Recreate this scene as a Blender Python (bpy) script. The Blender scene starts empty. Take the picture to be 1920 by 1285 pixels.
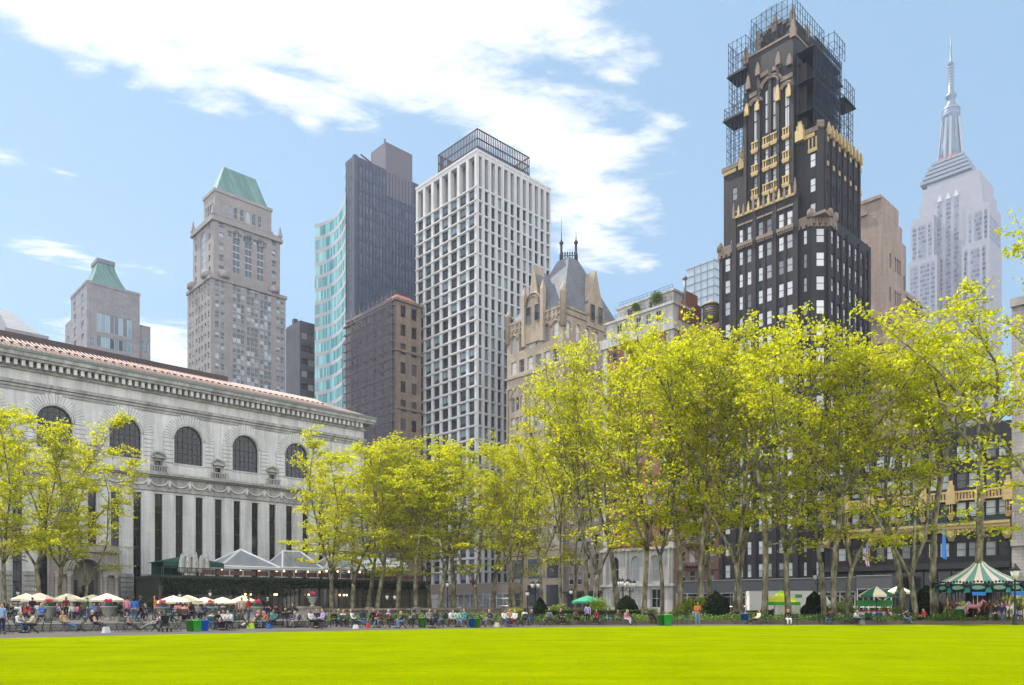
import bpy, bmesh, math, random
from mathutils import Vector, Matrix, Euler, noise as mnoise
random.seed(7)
PI = math.pi
SC = bpy.context.scene
COL = SC.collection
# ---------------------------------------------------------------- camera geometry (photo 1920 x 1285)
F, CX, HY, EYE = 1443.0, 960.0, 1131.0, 1.75
def X_(px, Y): return (px - CX) / F * Y
def Z_(py, Y): return EYE + (HY - py) / F * Y
def py_of(z, Y): return HY - (z - EYE) * F / Y
GA = math.atan2(1443, 1520)           # street grid: u runs away to the right, v away to the left
U = Vector((math.cos(GA), math.sin(GA), 0)); V = Vector((-math.sin(GA), math.cos(GA), 0))
cam = bpy.data.cameras.new('camera'); camo = bpy.data.objects.new('camera', cam); COL.objects.link(camo)
camo.location = (0, 0, EYE); camo.rotation_euler = (PI/2, 0, 0)
cam.sensor_width = 36; cam.lens = 36 * F / 1920; cam.shift_y = (HY - 642.5) / 1920
cam.clip_start = .1; cam.clip_end = 5000
SC.camera = camo
SC.view_settings.view_transform = 'Standard'; SC.view_settings.look = 'None'
SC.view_settings.exposure = EXPO = 1.15; SC.view_settings.gamma = 1
SC.render.resolution_x = 1024; SC.render.resolution_y = 685
cy = SC.cycles
cy.max_bounces = 7; cy.diffuse_bounces = 4; cy.glossy_bounces = 3; cy.transmission_bounces = 4; cy.volume_bounces = 0
cy.transparent_max_bounces = 8
try:
    cy.use_denoising = True; cy.denoiser = 'OPENIMAGEDENOISE'
except Exception: pass
def solve_len(C, d, px):
    "distance s along d from C at which the point is seen in photo column px"
    k = (px - CX) / F
    return (k * C[1] - C[0]) / (d[0] - k * d[1])
# ---------------------------------------------------------------- node helpers / materials
def nt_new(name):
    m = bpy.data.materials.new(name); m.use_nodes = True
    nt = m.node_tree; nt.nodes.clear()
    out = nt.nodes.new('ShaderNodeOutputMaterial')
    return m, nt, out
def N(nt, t, **k):
    n = nt.nodes.new(t)
    for a, b in k.items():
        if a == 'ins':
            for q, v in b.items():
                if isinstance(v, bpy.types.NodeSocket): nt.links.new(v, n.inputs[q])
                else: n.inputs[q].default_value = v
        else: setattr(n, a, b)
    return n
def math_(nt, op, a, b=None, clamp=False):
    n = nt.nodes.new('ShaderNodeMath'); n.operation = op; n.use_clamp = clamp
    for i, v in enumerate((a, b)):
        if v is None: continue
        if isinstance(v, bpy.types.NodeSocket): nt.links.new(v, n.inputs[i])
        else: n.inputs[i].default_value = v
    return n.outputs[0]
def mix_(nt, f, a, b, bt='MIX'):
    n = nt.nodes.new('ShaderNodeMix'); n.data_type = 'RGBA'; n.blend_type = bt
    for i, v in ((0, f), (6, a), (7, b)):
        if isinstance(v, bpy.types.NodeSocket): nt.links.new(v, n.inputs[i])
        else: n.inputs[i].default_value = (tuple(v) + (1,)) if i and len(v) == 3 else v
    return n.outputs[2]
def ramp_(nt, f, stops):
    n = nt.nodes.new('ShaderNodeValToRGB'); nt.links.new(f, n.inputs[0])
    e = n.color_ramp.elements
    while len(e) < len(stops): e.new(.5)
    for q, (p, c) in zip(e, stops):
        q.position = p; q.color = (tuple(c) + (1,)) if not isinstance(c, (int, float)) else (c, c, c, 1)
    return n.outputs[0]
def noise_(nt, vec, scale, detail=4, rough=.55):
    n = N(nt, 'ShaderNodeTexNoise', ins={'Scale': scale, 'Detail': detail, 'Roughness': rough})
    if vec is not None: nt.links.new(vec, n.inputs['Vector'])
    return n.outputs['Fac']
def rnd_(nt):
    g = N(nt, 'ShaderNodeNewGeometry'); o = N(nt, 'ShaderNodeObjectInfo')
    return math_(nt, 'FRACT', math_(nt, 'ADD', g.outputs['Random Per Island'], math_(nt, 'MULTIPLY', o.outputs['Random'], 7.31)))
def prin(nt, out, col, rough=.8, metal=0., spec=.3, bump=None, bstr=.3, bdist=.05):
    p = N(nt, 'ShaderNodeBsdfPrincipled')
    for k, v in (('Base Color', col), ('Roughness', rough), ('Metallic', metal), ('Specular IOR Level', spec)):
        if isinstance(v, bpy.types.NodeSocket): nt.links.new(v, p.inputs[k])
        else: p.inputs[k].default_value = (tuple(v) + (1,)) if k == 'Base Color' and len(v) == 3 else v
    if bump is not None:
        b = N(nt, 'ShaderNodeBump', ins={'Strength': bstr, 'Distance': bdist}); nt.links.new(bump, b.inputs['Height'])
        nt.links.new(b.outputs[0], p.inputs['Normal'])
    nt.links.new(p.outputs[0], out.inputs[0])
    return p
MATS = {}
def flat(name, c, rough=.7, metal=0., var=.12, scale=1.5, spec=.3):
    "plain paint / metal / cloth with slight mottling"
    if name in MATS: return MATS[name]
    m, nt, out = nt_new(name)
    tc = N(nt, 'ShaderNodeTexCoord')
    f = noise_(nt, tc.outputs['Object'], scale, 5)
    col = mix_(nt, f, [x * (1 - var) for x in c], [min(1, x * (1 + var)) for x in c])
    prin(nt, out, col, rough, metal, spec)
    MATS[name] = m; return m
def wallvec(nt):
    tc = N(nt, 'ShaderNodeTexCoord'); s = N(nt, 'ShaderNodeSeparateXYZ'); nt.links.new(tc.outputs['Object'], s.inputs[0])
    c = N(nt, 'ShaderNodeCombineXYZ'); nt.links.new(math_(nt, 'ADD', s.outputs[0], s.outputs[1]), c.inputs[0]); nt.links.new(s.outputs[2], c.inputs[1])
    return c.outputs[0], tc.outputs['Object'], s
def stone(name, c, c2=None, bw=1.2, bh=.5, mortar=.02, jointc=.7, var=.18, streak=.25, rough=.85, bstr=.25, nscale=.25):
    "masonry: courses, block to block tone, broad mottling and vertical weather streaks"
    if name in MATS: return MATS[name]
    m, nt, out = nt_new(name)
    wv, ob, s = wallvec(nt)
    c2 = c2 or [x * .82 for x in c]
    br = N(nt, 'ShaderNodeTexBrick', ins={'Scale': 1., 'Mortar Size': mortar, 'Mortar Smooth': .2, 'Bias': 0., 'Brick Width': bw, 'Row Height': bh,
        'Color1': tuple(c) + (1,), 'Color2': tuple(c2) + (1,), 'Mortar': tuple(x * jointc for x in c) + (1,)})
    nt.links.new(wv, br.inputs['Vector'])
    n1 = noise_(nt, ob, nscale, 6, .6)
    col = mix_(nt, 1., br.outputs['Color'], ramp_(nt, n1, [(.25, 1 - var), (.75, 1 + var * .6)]), 'MULTIPLY')
    mp = N(nt, 'ShaderNodeMapping'); mp.inputs['Scale'].default_value = (1.2, .07, 1); nt.links.new(wv, mp.inputs[0])
    n2 = noise_(nt, mp.outputs[0], 1., 5, .6)
    col = mix_(nt, 1., col, ramp_(nt, n2, [(.35, 1 - streak), (.62, 1.)]), 'MULTIPLY')
    prin(nt, out, col, rough, 0, .25, br.outputs['Fac'], -bstr, .03)
    MATS[name] = m; return m
def glass(name, dark, light, frac=.5, rough=.08, spec=.6, tilt=.03, sky=0.):
    "window panes: each pane its own tone (blinds, and reflected cloud put into the pale colour), slightly uneven reflections"
    if name in MATS: return MATS[name]
    m, nt, out = nt_new(name)
    r = rnd_(nt)
    tc = N(nt, 'ShaderNodeTexCoord')
    f = ramp_(nt, r, [(max(0, frac - .25), 0.), (min(1, frac + .25), 1.)])
    col = mix_(nt, f, dark, light)
    p = prin(nt, out, col, rough, 0, spec)
    g = N(nt, 'ShaderNodeNewGeometry')
    wn = N(nt, 'ShaderNodeTexWhiteNoise', noise_dimensions='1D'); nt.links.new(r, wn.inputs['W'])
    nz = N(nt, 'ShaderNodeTexNoise', ins={'Scale': .8, 'Detail': 2}); nt.links.new(tc.outputs['Object'], nz.inputs['Vector'])
    v = N(nt, 'ShaderNodeVectorMath', operation='ADD'); nt.links.new(wn.outputs['Color'], v.inputs[0]); nt.links.new(nz.outputs['Color'], v.inputs[1])
    v2 = N(nt, 'ShaderNodeVectorMath', operation='SUBTRACT'); nt.links.new(v.outputs[0], v2.inputs[0]); v2.inputs[1].default_value = (1, 1, 1)
    v3 = N(nt, 'ShaderNodeVectorMath', operation='SCALE'); nt.links.new(v2.outputs[0], v3.inputs[0]); v3.inputs['Scale'].default_value = tilt
    v4 = N(nt, 'ShaderNodeVectorMath', operation='ADD'); nt.links.new(v3.outputs[0], v4.inputs[0]); nt.links.new(g.outputs['Normal'], v4.inputs[1])
    v5 = N(nt, 'ShaderNodeVectorMath', operation='NORMALIZE'); nt.links.new(v4.outputs[0], v5.inputs[0])
    nt.links.new(v5.outputs[0], p.inputs['Normal'])
    MATS[name] = m; return m
def leafmat(name, a, b, trans=.45, transcol=None):
    if name in MATS: return MATS[name]
    m, nt, out = nt_new(name)
    r = rnd_(nt)
    g = N(nt, 'ShaderNodeTexCoord'); n1 = noise_(nt, g.outputs['Object'], .35, 3)
    f = math_(nt, 'ADD', math_(nt, 'MULTIPLY', r, .6), math_(nt, 'MULTIPLY', n1, .5), True)
    col = mix_(nt, f, a, b)
    d = N(nt, 'ShaderNodeBsdfPrincipled', ins={'Roughness': .55, 'Specular IOR Level': .2}); nt.links.new(col, d.inputs['Base Color'])
    t = N(nt, 'ShaderNodeBsdfTranslucent')
    nt.links.new(mix_(nt, 1., col, transcol or (1.15, 1.05, .6), 'MULTIPLY'), t.inputs['Color'])
    mx = N(nt, 'ShaderNodeMixShader', ins={0: trans}); nt.links.new(d.outputs[0], mx.inputs[1]); nt.links.new(t.outputs[0], mx.inputs[2])
    nt.links.new(mx.outputs[0], out.inputs[0])
    MATS[name] = m; return m
# ---------------------------------------------------------------- mesh builder
class MB:
    def __init__(s): s.v = []; s.f = []; s.m = []; s.sm = []
    def face(s, pts, mi=0, smooth=False):
        b = len(s.v); s.v += [tuple(p) for p in pts]; s.f.append(tuple(range(b, b + len(pts)))); s.m.append(mi); s.sm.append(smooth)
    def box(s, x0, y0, z0, x1, y1, z1, mi=0, skip=''):
        if x0 > x1: x0, x1 = x1, x0
        if y0 > y1: y0, y1 = y1, y0
        if z0 > z1: z0, z1 = z1, z0
        b = len(s.v)
        s.v += [(x0,y0,z0),(x1,y0,z0),(x1,y1,z0),(x0,y1,z0),(x0,y0,z1),(x1,y0,z1),(x1,y1,z1),(x0,y1,z1)]
        for k, q in (('b',(0,3,2,1)),('t',(4,5,6,7)),('s',(0,1,5,4)),('e',(1,2,6,5)),('n',(2,3,7,6)),('w',(3,0,4,7))):
            if k in skip: continue
            s.f.append(tuple(b + i for i in q)); s.m.append(mi); s.sm.append(False)
    def obox(s, c, r, w, d, z0, z1, mi=0):
        "box centred at c (x,y), width w along direction r, depth d across"
        r = Vector((r[0], r[1])).normalized(); n = Vector((-r.y, r.x)); c = Vector((c[0], c[1]))
        s.prism([c - r*w/2 - n*d/2, c + r*w/2 - n*d/2, c + r*w/2 + n*d/2, c - r*w/2 + n*d/2], z0, z1, mi)
    def prism(s, poly, z0, z1, mi=0, top=True, poly2=None):
        "vertical prism, counter-clockwise outline; poly2 = outline at the top"
        n = len(poly); b = len(s.v); q = poly2 or poly
        s.v += [(p[0], p[1], z0) for p in poly] + [(p[0], p[1], z1) for p in q]
        for i in range(n):
            j = (i + 1) % n; s.f.append((b + i, b + j, b + n + j, b + n + i)); s.m.append(mi); s.sm.append(False)
        if top:
            s.f.append(tuple(b + n + i for i in range(n))); s.m.append(mi); s.sm.append(False)
            s.f.append(tuple(b + i for i in reversed(range(n)))); s.m.append(mi); s.sm.append(False)
    def tube(s, pts, rads, n=6, mi=0, caps=True, smooth=True):
        pts = [Vector(p) for p in pts]
        if not isinstance(rads, (list, tuple)): rads = [rads] * len(pts)
        b = len(s.v); up = None
        for i, p in enumerate(pts):
            t = (pts[min(i + 1, len(pts) - 1)] - pts[max(i - 1, 0)])
            if t.length < 1e-9: t = Vector((0, 0, 1))
            t.normalize()
            if up is None:
                a = Vector((1, 0, 0)) if abs(t.x) < .9 else Vector((0, 1, 0)); up = a.cross(t).normalized()
            else:
                up = (up - t * up.dot(t)); up = up.normalized() if up.length > 1e-6 else Vector((1, 0, 0))
            w = t.cross(up)
            for k in range(n):
                a = 2 * PI * k / n; s.v.append(tuple(p + (up * math.cos(a) + w * math.sin(a)) * rads[i]))
        for i in range(len(pts) - 1):
            for k in range(n):
                l = (k + 1) % n
                s.f.append((b + i*n + k, b + i*n + l, b + (i+1)*n + l, b + (i+1)*n + k)); s.m.append(mi); s.sm.append(smooth)
        if caps:
            s.f.append(tuple(b + k for k in reversed(range(n)))); s.m.append(mi); s.sm.append(False)
            e = b + (len(pts) - 1) * n; s.f.append(tuple(e + k for k in range(n))); s.m.append(mi); s.sm.append(False)
    def bar(s, a, b_, w, mi=0): s.tube([a, b_], w / 1.4142, 4, mi, True, False)
    def lathe(s, prof, n=16, c=(0, 0), mi=0, smooth=True, mif=None):
        b = len(s.v)
        for r, z in prof:
            for k in range(n):
                a = 2 * PI * k / n; s.v.append((c[0] + r * math.cos(a), c[1] + r * math.sin(a), z))
        for i in range(len(prof) - 1):
            for k in range(n):
                l = (k + 1) % n
                s.f.append((b + i*n + k, b + i*n + l, b + (i+1)*n + l, b + (i+1)*n + k)); s.m.append(mif(k, i) if mif else mi); s.sm.append(smooth)
        s.f.append(tuple(b + k for k in reversed(range(n)))); s.m.append(mi); s.sm.append(False)
        e = b + (len(prof) - 1) * n; s.f.append(tuple(e + k for k in range(n))); s.m.append(mi); s.sm.append(False)
    def ball(s, c, r, n=8, mi=0, sz=1.):
        prof = [(max(1e-3, r * math.sin(PI * i / n)), c[2] - r * sz * math.cos(PI * i / n)) for i in range(n + 1)]
        s.lathe(prof, n + 2, (c[0], c[1]), mi)
    def mesh(s, name, mats):
        me = bpy.data.meshes.new(name); me.from_pydata(s.v, [], s.f)
        for m in (mats if isinstance(mats, (list, tuple)) else [mats]): me.materials.append(m)
        me.polygons.foreach_set('material_index', s.m); me.polygons.foreach_set('use_smooth', s.sm)
        me.update(); return me
    def build(s, name, mats, parent=None, loc=(0, 0, 0), rz=0.):
        return link(name, s.mesh(name, mats), parent, loc, rz)
def link(name, me, parent=None, loc=(0, 0, 0), rz=0.):
    o = bpy.data.objects.new(name, me); COL.objects.link(o)
    o.location = loc; o.rotation_euler = (0, 0, rz)
    if parent is not None: o.parent = parent
    return o
def tag(o, label=None, cat=None, group=None, kind=None):
    if label: o['label'] = label
    if cat: o['category'] = cat
    if group: o['group'] = group
    if kind: o['kind'] = kind
    return o
def empty(name, label, cat, loc=(0, 0, 0), rz=0., group=None):
    o = bpy.data.objects.new(name, None); COL.objects.link(o); o.empty_display_size = .5
    o.location = loc; o.rotation_euler = (0, 0, rz)
    return tag(o, label, cat, group)
KIDS = {}
def kids(o): return [c for c in o.children]
def dup(root, loc, rz=0., label=None, group=None, sc=1.):
    r = root.copy(); COL.objects.link(r); r.location = loc; r.rotation_euler = (0, 0, rz)
    r.scale = (sc, sc, sc) if isinstance(sc, (int, float)) else sc
    if label: r['label'] = label
    if group: r['group'] = group
    for ch in list(root.children):
        c = ch.copy(); COL.objects.link(c); c.parent = r
        for g in ch.children:
            d = g.copy(); COL.objects.link(d); d.parent = c
    return r
# ---------------------------------------------------------------- sky, sun, haze
SUN_AZ = math.radians(55)      # to the left of straight ahead
SUN_EL = math.radians(54)
sdir = Vector((-math.sin(SUN_AZ) * math.cos(SUN_EL), math.cos(SUN_AZ) * math.cos(SUN_EL), math.sin(SUN_EL)))
sl = bpy.data.lights.new('sun', 'SUN'); sl.energy = 3.8; sl.angle = math.radians(.5); sl.color = (1, .94, .84)
so = bpy.data.objects.new('sun', sl); COL.objects.link(so); so.rotation_euler = sdir.to_track_quat('Z', 'Y').to_euler()
wd = bpy.data.worlds.new('World'); SC.world = wd; wd.use_nodes = True
nt = wd.node_tree; nt.nodes.clear()
wo = nt.nodes.new('ShaderNodeOutputWorld'); bg = nt.nodes.new('ShaderNodeBackground')
sk = N(nt, 'ShaderNodeTexSky', sky_type='NISHITA'); sk.sun_disc = False
sk.sun_elevation = SUN_EL; sk.sun_rotation = -SUN_AZ
sk.air_density = 1.0; sk.dust_density = .35; sk.ozone_density = 1.5; sk.altitude = 50
tc = N(nt, 'ShaderNodeTexCoord'); sp = N(nt, 'ShaderNodeSeparateXYZ'); nt.links.new(tc.outputs['Generated'], sp.inputs[0])
zz = math_(nt, 'MAXIMUM', sp.outputs[2], .02)
cl = N(nt, 'ShaderNodeCombineXYZ')
nt.links.new(math_(nt, 'DIVIDE', sp.outputs[0], zz), cl.inputs[0]); nt.links.new(math_(nt, 'DIVIDE', sp.outputs[1], zz), cl.inputs[1])
CV = cl.outputs[0]
# cloud banks of a flat layer overhead: (photo column, row) of centre, half length, half width, turn, strength
def plane_pt(px, py): return ((px - CX) / (HY - py), F / (HY - py))
banks = []
def bank(p, q, wid, st=1.):
    a = plane_pt(*p); b = plane_pt(*q)
    cx, cyy = (a[0] + b[0]) / 2, (a[1] + b[1]) / 2
    banks.append((cx, cyy, math.hypot(b[0] - a[0], b[1] - a[1]) / 2 + wid, wid, math.atan2(b[1] - a[1], b[0] - a[0]), st))
bank((-140, -70), (150, 25), .14, 1.45); bank((60, -20), (330, 125), .10, 1.25); bank((150, -60), (560, 70), .15, 1.35); bank((480, 10), (840, 110), .16, 1.4)
bank((360, 90), (600, 190), .07, .95); bank((640, -20), (980, 40), .13, 1.3); bank((760, 120), (1040, 240), .12, 1.3)
bank((930, 180), (1110, 330), .13, 1.25); bank((1030, 300), (1160, 410), .10, 1.2); bank((1060, 420), (1170, 480), .10, 1.0)
bank((60, 460), (170, 490), .07, .95); bank((215, 495), (290, 505), .035, .7); bank((-20, 285), (40, 300), .05, .8)
bank((100, 322), (140, 330), .02, .6); bank((260, 640), (360, 690), .30, 1.1); bank((1230, 215), (1265, 235), .03, .55)
bank((1150, 60), (1230, 300), .06, .42); bank((560, 200), (600, 250), .03, .6); bank((900, -120), (300, -200), .2, .9)
bank((-500, 300), (-900, 150), .3, 1.); bank((2300, 200), (2700, -100), .25, .9)
tot = None
for (a, b, l, w, th, st) in banks:
    v = N(nt, 'ShaderNodeVectorMath', operation='SUBTRACT'); nt.links.new(CV, v.inputs[0]); v.inputs[1].default_value = (a, b, 0)
    r = N(nt, 'ShaderNodeVectorRotate', rotation_type='Z_AXIS', ins={'Angle': -th}); nt.links.new(v.outputs[0], r.inputs['Vector'])
    s_ = N(nt, 'ShaderNodeVectorMath', operation='MULTIPLY'); nt.links.new(r.outputs[0], s_.inputs[0]); s_.inputs[1].default_value = (1 / l, 1 / w, 0)
    ln = N(nt, 'ShaderNodeVectorMath', operation='LENGTH'); nt.links.new(s_.outputs[0], ln.inputs[0])
    g = math_(nt, 'MULTIPLY', math_(nt, 'MAXIMUM', math_(nt, 'SUBTRACT', 1.5, ln.outputs['Value']), 0.), st)
    tot = g if tot is None else math_(nt, 'MAXIMUM', tot, g)
# behind the camera: unseen bright cloud added for fill light and window reflections
nb = noise_(nt, CV, .9, 6, .55)
bk_ = math_(nt, 'MULTIPLY', sp.outputs[1], -3., True)
back = math_(nt, 'MULTIPLY', bk_, math_(nt, 'MULTIPLY', nb, 3.0))
tot = math_(nt, 'MAXIMUM', tot, back)
mp = N(nt, 'ShaderNodeMapping'); mp.inputs['Rotation'].default_value = (0, 0, -.6); mp.inputs['Scale'].default_value = (.75, 1.25, 1); nt.links.new(CV, mp.inputs[0])
n1 = N(nt, 'ShaderNodeTexNoise', ins={'Scale': 4.2, 'Detail': 9, 'Roughness': .62, 'Distortion': .35}); nt.links.new(mp.outputs[0], n1.inputs['Vector'])
n2 = noise_(nt, mp.outputs[0], 17., 6, .6)
den = math_(nt, 'ADD', tot, math_(nt, 'MULTIPLY', math_(nt, 'SUBTRACT', n1.outputs['Fac'], .5), 4.0))
den = math_(nt, 'ADD', den, math_(nt, 'MULTIPLY', math_(nt, 'SUBTRACT', n2, .5), 1.5))
den = math_(nt, 'MULTIPLY', den, math_(nt, 'MINIMUM', math_(nt, 'MULTIPLY', tot, 5.), 1.))
fac = N(nt, 'ShaderNodeMapRange', interpolation_type='SMOOTHSTEP', ins={'From Min': .22, 'From Max': 1.5}); nt.links.new(den, fac.inputs['Value'])
shade = N(nt, 'ShaderNodeMapRange', ins={'From Min': .9, 'From Max': 2.2, 'To Min': 1., 'To Max': .88}); nt.links.new(den, shade.inputs['Value'])
SKY_S = .10
bright = math_(nt, 'MULTIPLY', shade.outputs[0], math_(nt, 'ADD', 1., math_(nt, 'MULTIPLY', bk_, 1.15)))
cw = N(nt, 'ShaderNodeVectorMath', operation='SCALE'); cw.inputs[0].default_value = (5.2, 5.25, 5.35); nt.links.new(bright, cw.inputs['Scale'])
skyc = mix_(nt, .78, sk.outputs[0], (1.46, 2.42, 3.42))
nt.links.new(mix_(nt, math_(nt, 'MULTIPLY', fac.outputs[0], .96), skyc, cw.outputs[0]), bg.inputs[0])
bg.inputs[1].default_value = SKY_S
nt.links.new(bg.outputs[0], wo.inputs[0])
HAZE = .00017
if HAZE:
    m, nt_, out = nt_new('haze_air')
    pv = N(nt_, 'ShaderNodeVolumePrincipled', ins={'Color': (.80, .88, 1, 1), 'Density': HAZE, 'Anisotropy': .3}); nt_.links.new(pv.outputs[0], out.inputs['Volume'])
    h = MB(); h.box(-700, -120, -1.6, 900, 950, 420); hz = h.build('haze', m); tag(hz, 'thin pale blue air between the park and far towers', 'haze', kind='stuff')
# ---------------------------------------------------------------- building kit
TREE_TOP = [(-50, 720), (0, 725), (90, 760), (200, 800), (262, 960), (300, 1040), (500, 1000), (520, 900), (560, 850), (640, 815), (800, 830), (950, 830), (1000, 810),
            (1040, 720), (1090, 650), (1150, 630), (1230, 640), (1290, 600), (1400, 600), (1480, 640), (1530, 660), (1600, 640), (1680, 620), (1740, 590), (1800, 560), (1850, 500), (1920, 440)]
def treetop(px):
    for (a, b), (c, d) in zip(TREE_TOP, TREE_TOP[1:]):
        if a <= px <= c: return b + (d - b) * (px - a) / (c - a)
    return 600
SPLIT = {'terracotta_crest', 'gold_ornament', 'column', 'pier', 'niche_hood', 'pinnacle', 'quoin', 'pilaster', 'gable', 'shop_window', 'attic_pedestal', 'wing', 'flue', 'arch_voussoir', 'terrace_panel', 'storefront', 'chimney', 'roof_spire', 'mast_fin', 'window_crown', 'rusticated_base'}
def build_split(m, name, mats, parent, most=100):
    "each separate piece of a builder (islands that touch count as one piece) becomes a part of its own"
    par = list(range(len(m.v)))
    def fd(a):
        while par[a] != a: par[a] = par[par[a]]; a = par[a]
        return a
    for f in m.f:
        for i in f[1:]: par[fd(i)] = fd(f[0])
    isl = {}
    for k, f in enumerate(m.f): isl.setdefault(fd(f[0]), []).append(k)
    L = []
    for fs in isl.values():
        vs = {i for k in fs for i in m.f[k]}
        L.append([[min(m.v[i][d] for i in vs) - .04 for d in range(3)], [max(m.v[i][d] for i in vs) + .04 for d in range(3)], fs])
    ch = True
    while ch:
        ch = False; out = []
        for b in L:
            for c in out:
                if all(b[0][d] <= c[1][d] and c[0][d] <= b[1][d] for d in range(3)):
                    c[0] = [min(x, y) for x, y in zip(b[0], c[0])]; c[1] = [max(x, y) for x, y in zip(b[1], c[1])]; c[2] += b[2]; ch = True; break
            else: out.append(b)
        L = out
    L.sort(key=lambda b: -sum(b[1][d] - b[0][d] for d in range(3)))
    groups = [b[2] for b in L[:most]]
    if len(L) > most: groups.append([k for b in L[most:] for k in b[2]])
    for gi, fs in enumerate(groups):
        q = MB(); mp = {}
        for k in fs:
            for i in m.f[k]:
                if i not in mp: mp[i] = len(q.v); q.v.append(m.v[i])
            q.f.append(tuple(mp[i] for i in m.f[k])); q.m.append(m.m[k]); q.sm.append(m.sm[k])
        o = q.build(name, mats, parent)
        if gi == most: o['kind'] = 'stuff'
WIN_CACHE = {}
def win_mesh(w, h, arch, style, mats, depth, split):
    """one window: origin at lower left in the wall plane, y runs inward; returns (frame mesh, pane mesh or None)"""
    key = (round(w, 2), round(h, 2), arch, style, mats[0].name, mats[1].name, round(depth, 2), split)
    if key in WIN_CACHE: return WIN_CACHE[key]
    fr = MB(); pn = MB() if split else fr
    pm = 0 if split else 1
    y0, y1, yp = depth - .10, depth - .02, depth - .05
    t = .06 if style != 'slim' else .04
    t = max(t, min(.10, w * .05))
    zt = h - (w / 2 if arch else 0)
    fr.box(0, y0, 0, t, y1, zt); fr.box(w - t, y0, 0, w, y1, zt); fr.box(t, y0, 0, w - t, y1, t)
    if not arch: fr.box(t, y0, h - t, w - t, y1, h)
    else:
        n = 10
        for i in range(n):
            a0, a1 = PI * i / n, PI * (i + 1) / n; c = w / 2
            P = lambda a, r, y: (c + r * math.cos(a), y, zt + r * math.sin(a))
            fr.face([P(a0, c, y0), P(a0, c - t, y0), P(a1, c - t, y0), P(a1, c, y0)][::-1])
    if style == 'sash': fr.box(t, y0 - .02, h * .5 - .035, w - t, y1, h * .5 + .035)
    elif style == 'sashlow':
        fr.box(t, y0 - .02, h * .30, w - t, y1, h * .36); fr.box(w * .48, y0, h * .36, w * .52, y1, h - t)
        fr.box(t, y0 + .01, t, w - t, y1 - .02, h * .30)
    elif style == 'pair': fr.box(w * .5 - .04, y0, t, w * .5 + .04, y1, h - t); fr.box(t, y0 - .02, h * .5 - .03, w * .5 - .04, y1, h * .5 + .03); fr.box(w * .5 + .04, y0 - .02, h * .5 - .03, w - t, y1, h * .5 + .03)
    elif style == 'bars':
        k = max(2, round(h / 2.9))
        for i in range(1, k): fr.box(t, y0, h * i / k - .12, w - t, y1, h * i / k + .12)
        fr.box(w * .5 - .03, y0 + .02, t, w * .5 + .03, y1 - .01, h - t)
    elif style == 'grid':
        for i in range(1, 6): fr.box(w * i / 6 - (.07 if i in (2, 4) else .035), y0, t, w * i / 6 + (.07 if i in (2, 4) else .035), y1, zt if not arch else zt + math.sqrt(max(0, (w/2)**2 - (w*i/6 - w/2)**2)))
        for i in range(1, 7):
            z = h * i / 7; e = 0 if z < zt else w/2 - math.sqrt(max(0, (w/2)**2 - (z - zt)**2))
            if i in (2, 4): fr.box(max(t, e), y0 - .015, z - .05, w - max(t, e), y1, z + .05)
            else: fr.box(max(t, e), y0 + .01, z - .03, w - max(t, e), y1 - .01, z + .03)
    elif style == 'strip':
        k = max(2, round(w / 1.6))
        for i in range(1, k): fr.box(w * i / k - .04, y0, t, w * i / k + .04, y1, h - t)
    if arch:
        n = 12
        pn.face([(0, yp, 0), (w, yp, 0)] + [(w/2 + w/2 * math.cos(PI * i / n), yp, zt + w/2 * math.sin(PI * i / n)) for i in range(n + 1)], pm)
    elif style in ('sash',) and not split:
        pn.face([(0, yp, 0), (w, yp, 0), (w, yp, h/2), (0, yp, h/2)], pm); pn.face([(0, yp, h/2), (w, yp, h/2), (w, yp, h), (0, yp, h)], pm)
    elif style == 'strip':
        k = max(2, round(w / 1.6))
        for i in range(k): pn.face([(w*i/k, yp, 0), (w*(i+1)/k, yp, 0), (w*(i+1)/k, yp, h), (w*i/k, yp, h)], pm)
    else: pn.face([(0, yp, 0), (w, yp, 0), (w, yp, h), (0, yp, h)], pm)
    r = (fr.mesh('window', mats[:1] if split else mats), pn.mesh('pane', mats[1]) if split else None, fr, pn)
    WIN_CACHE[key] = r; return r
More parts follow.
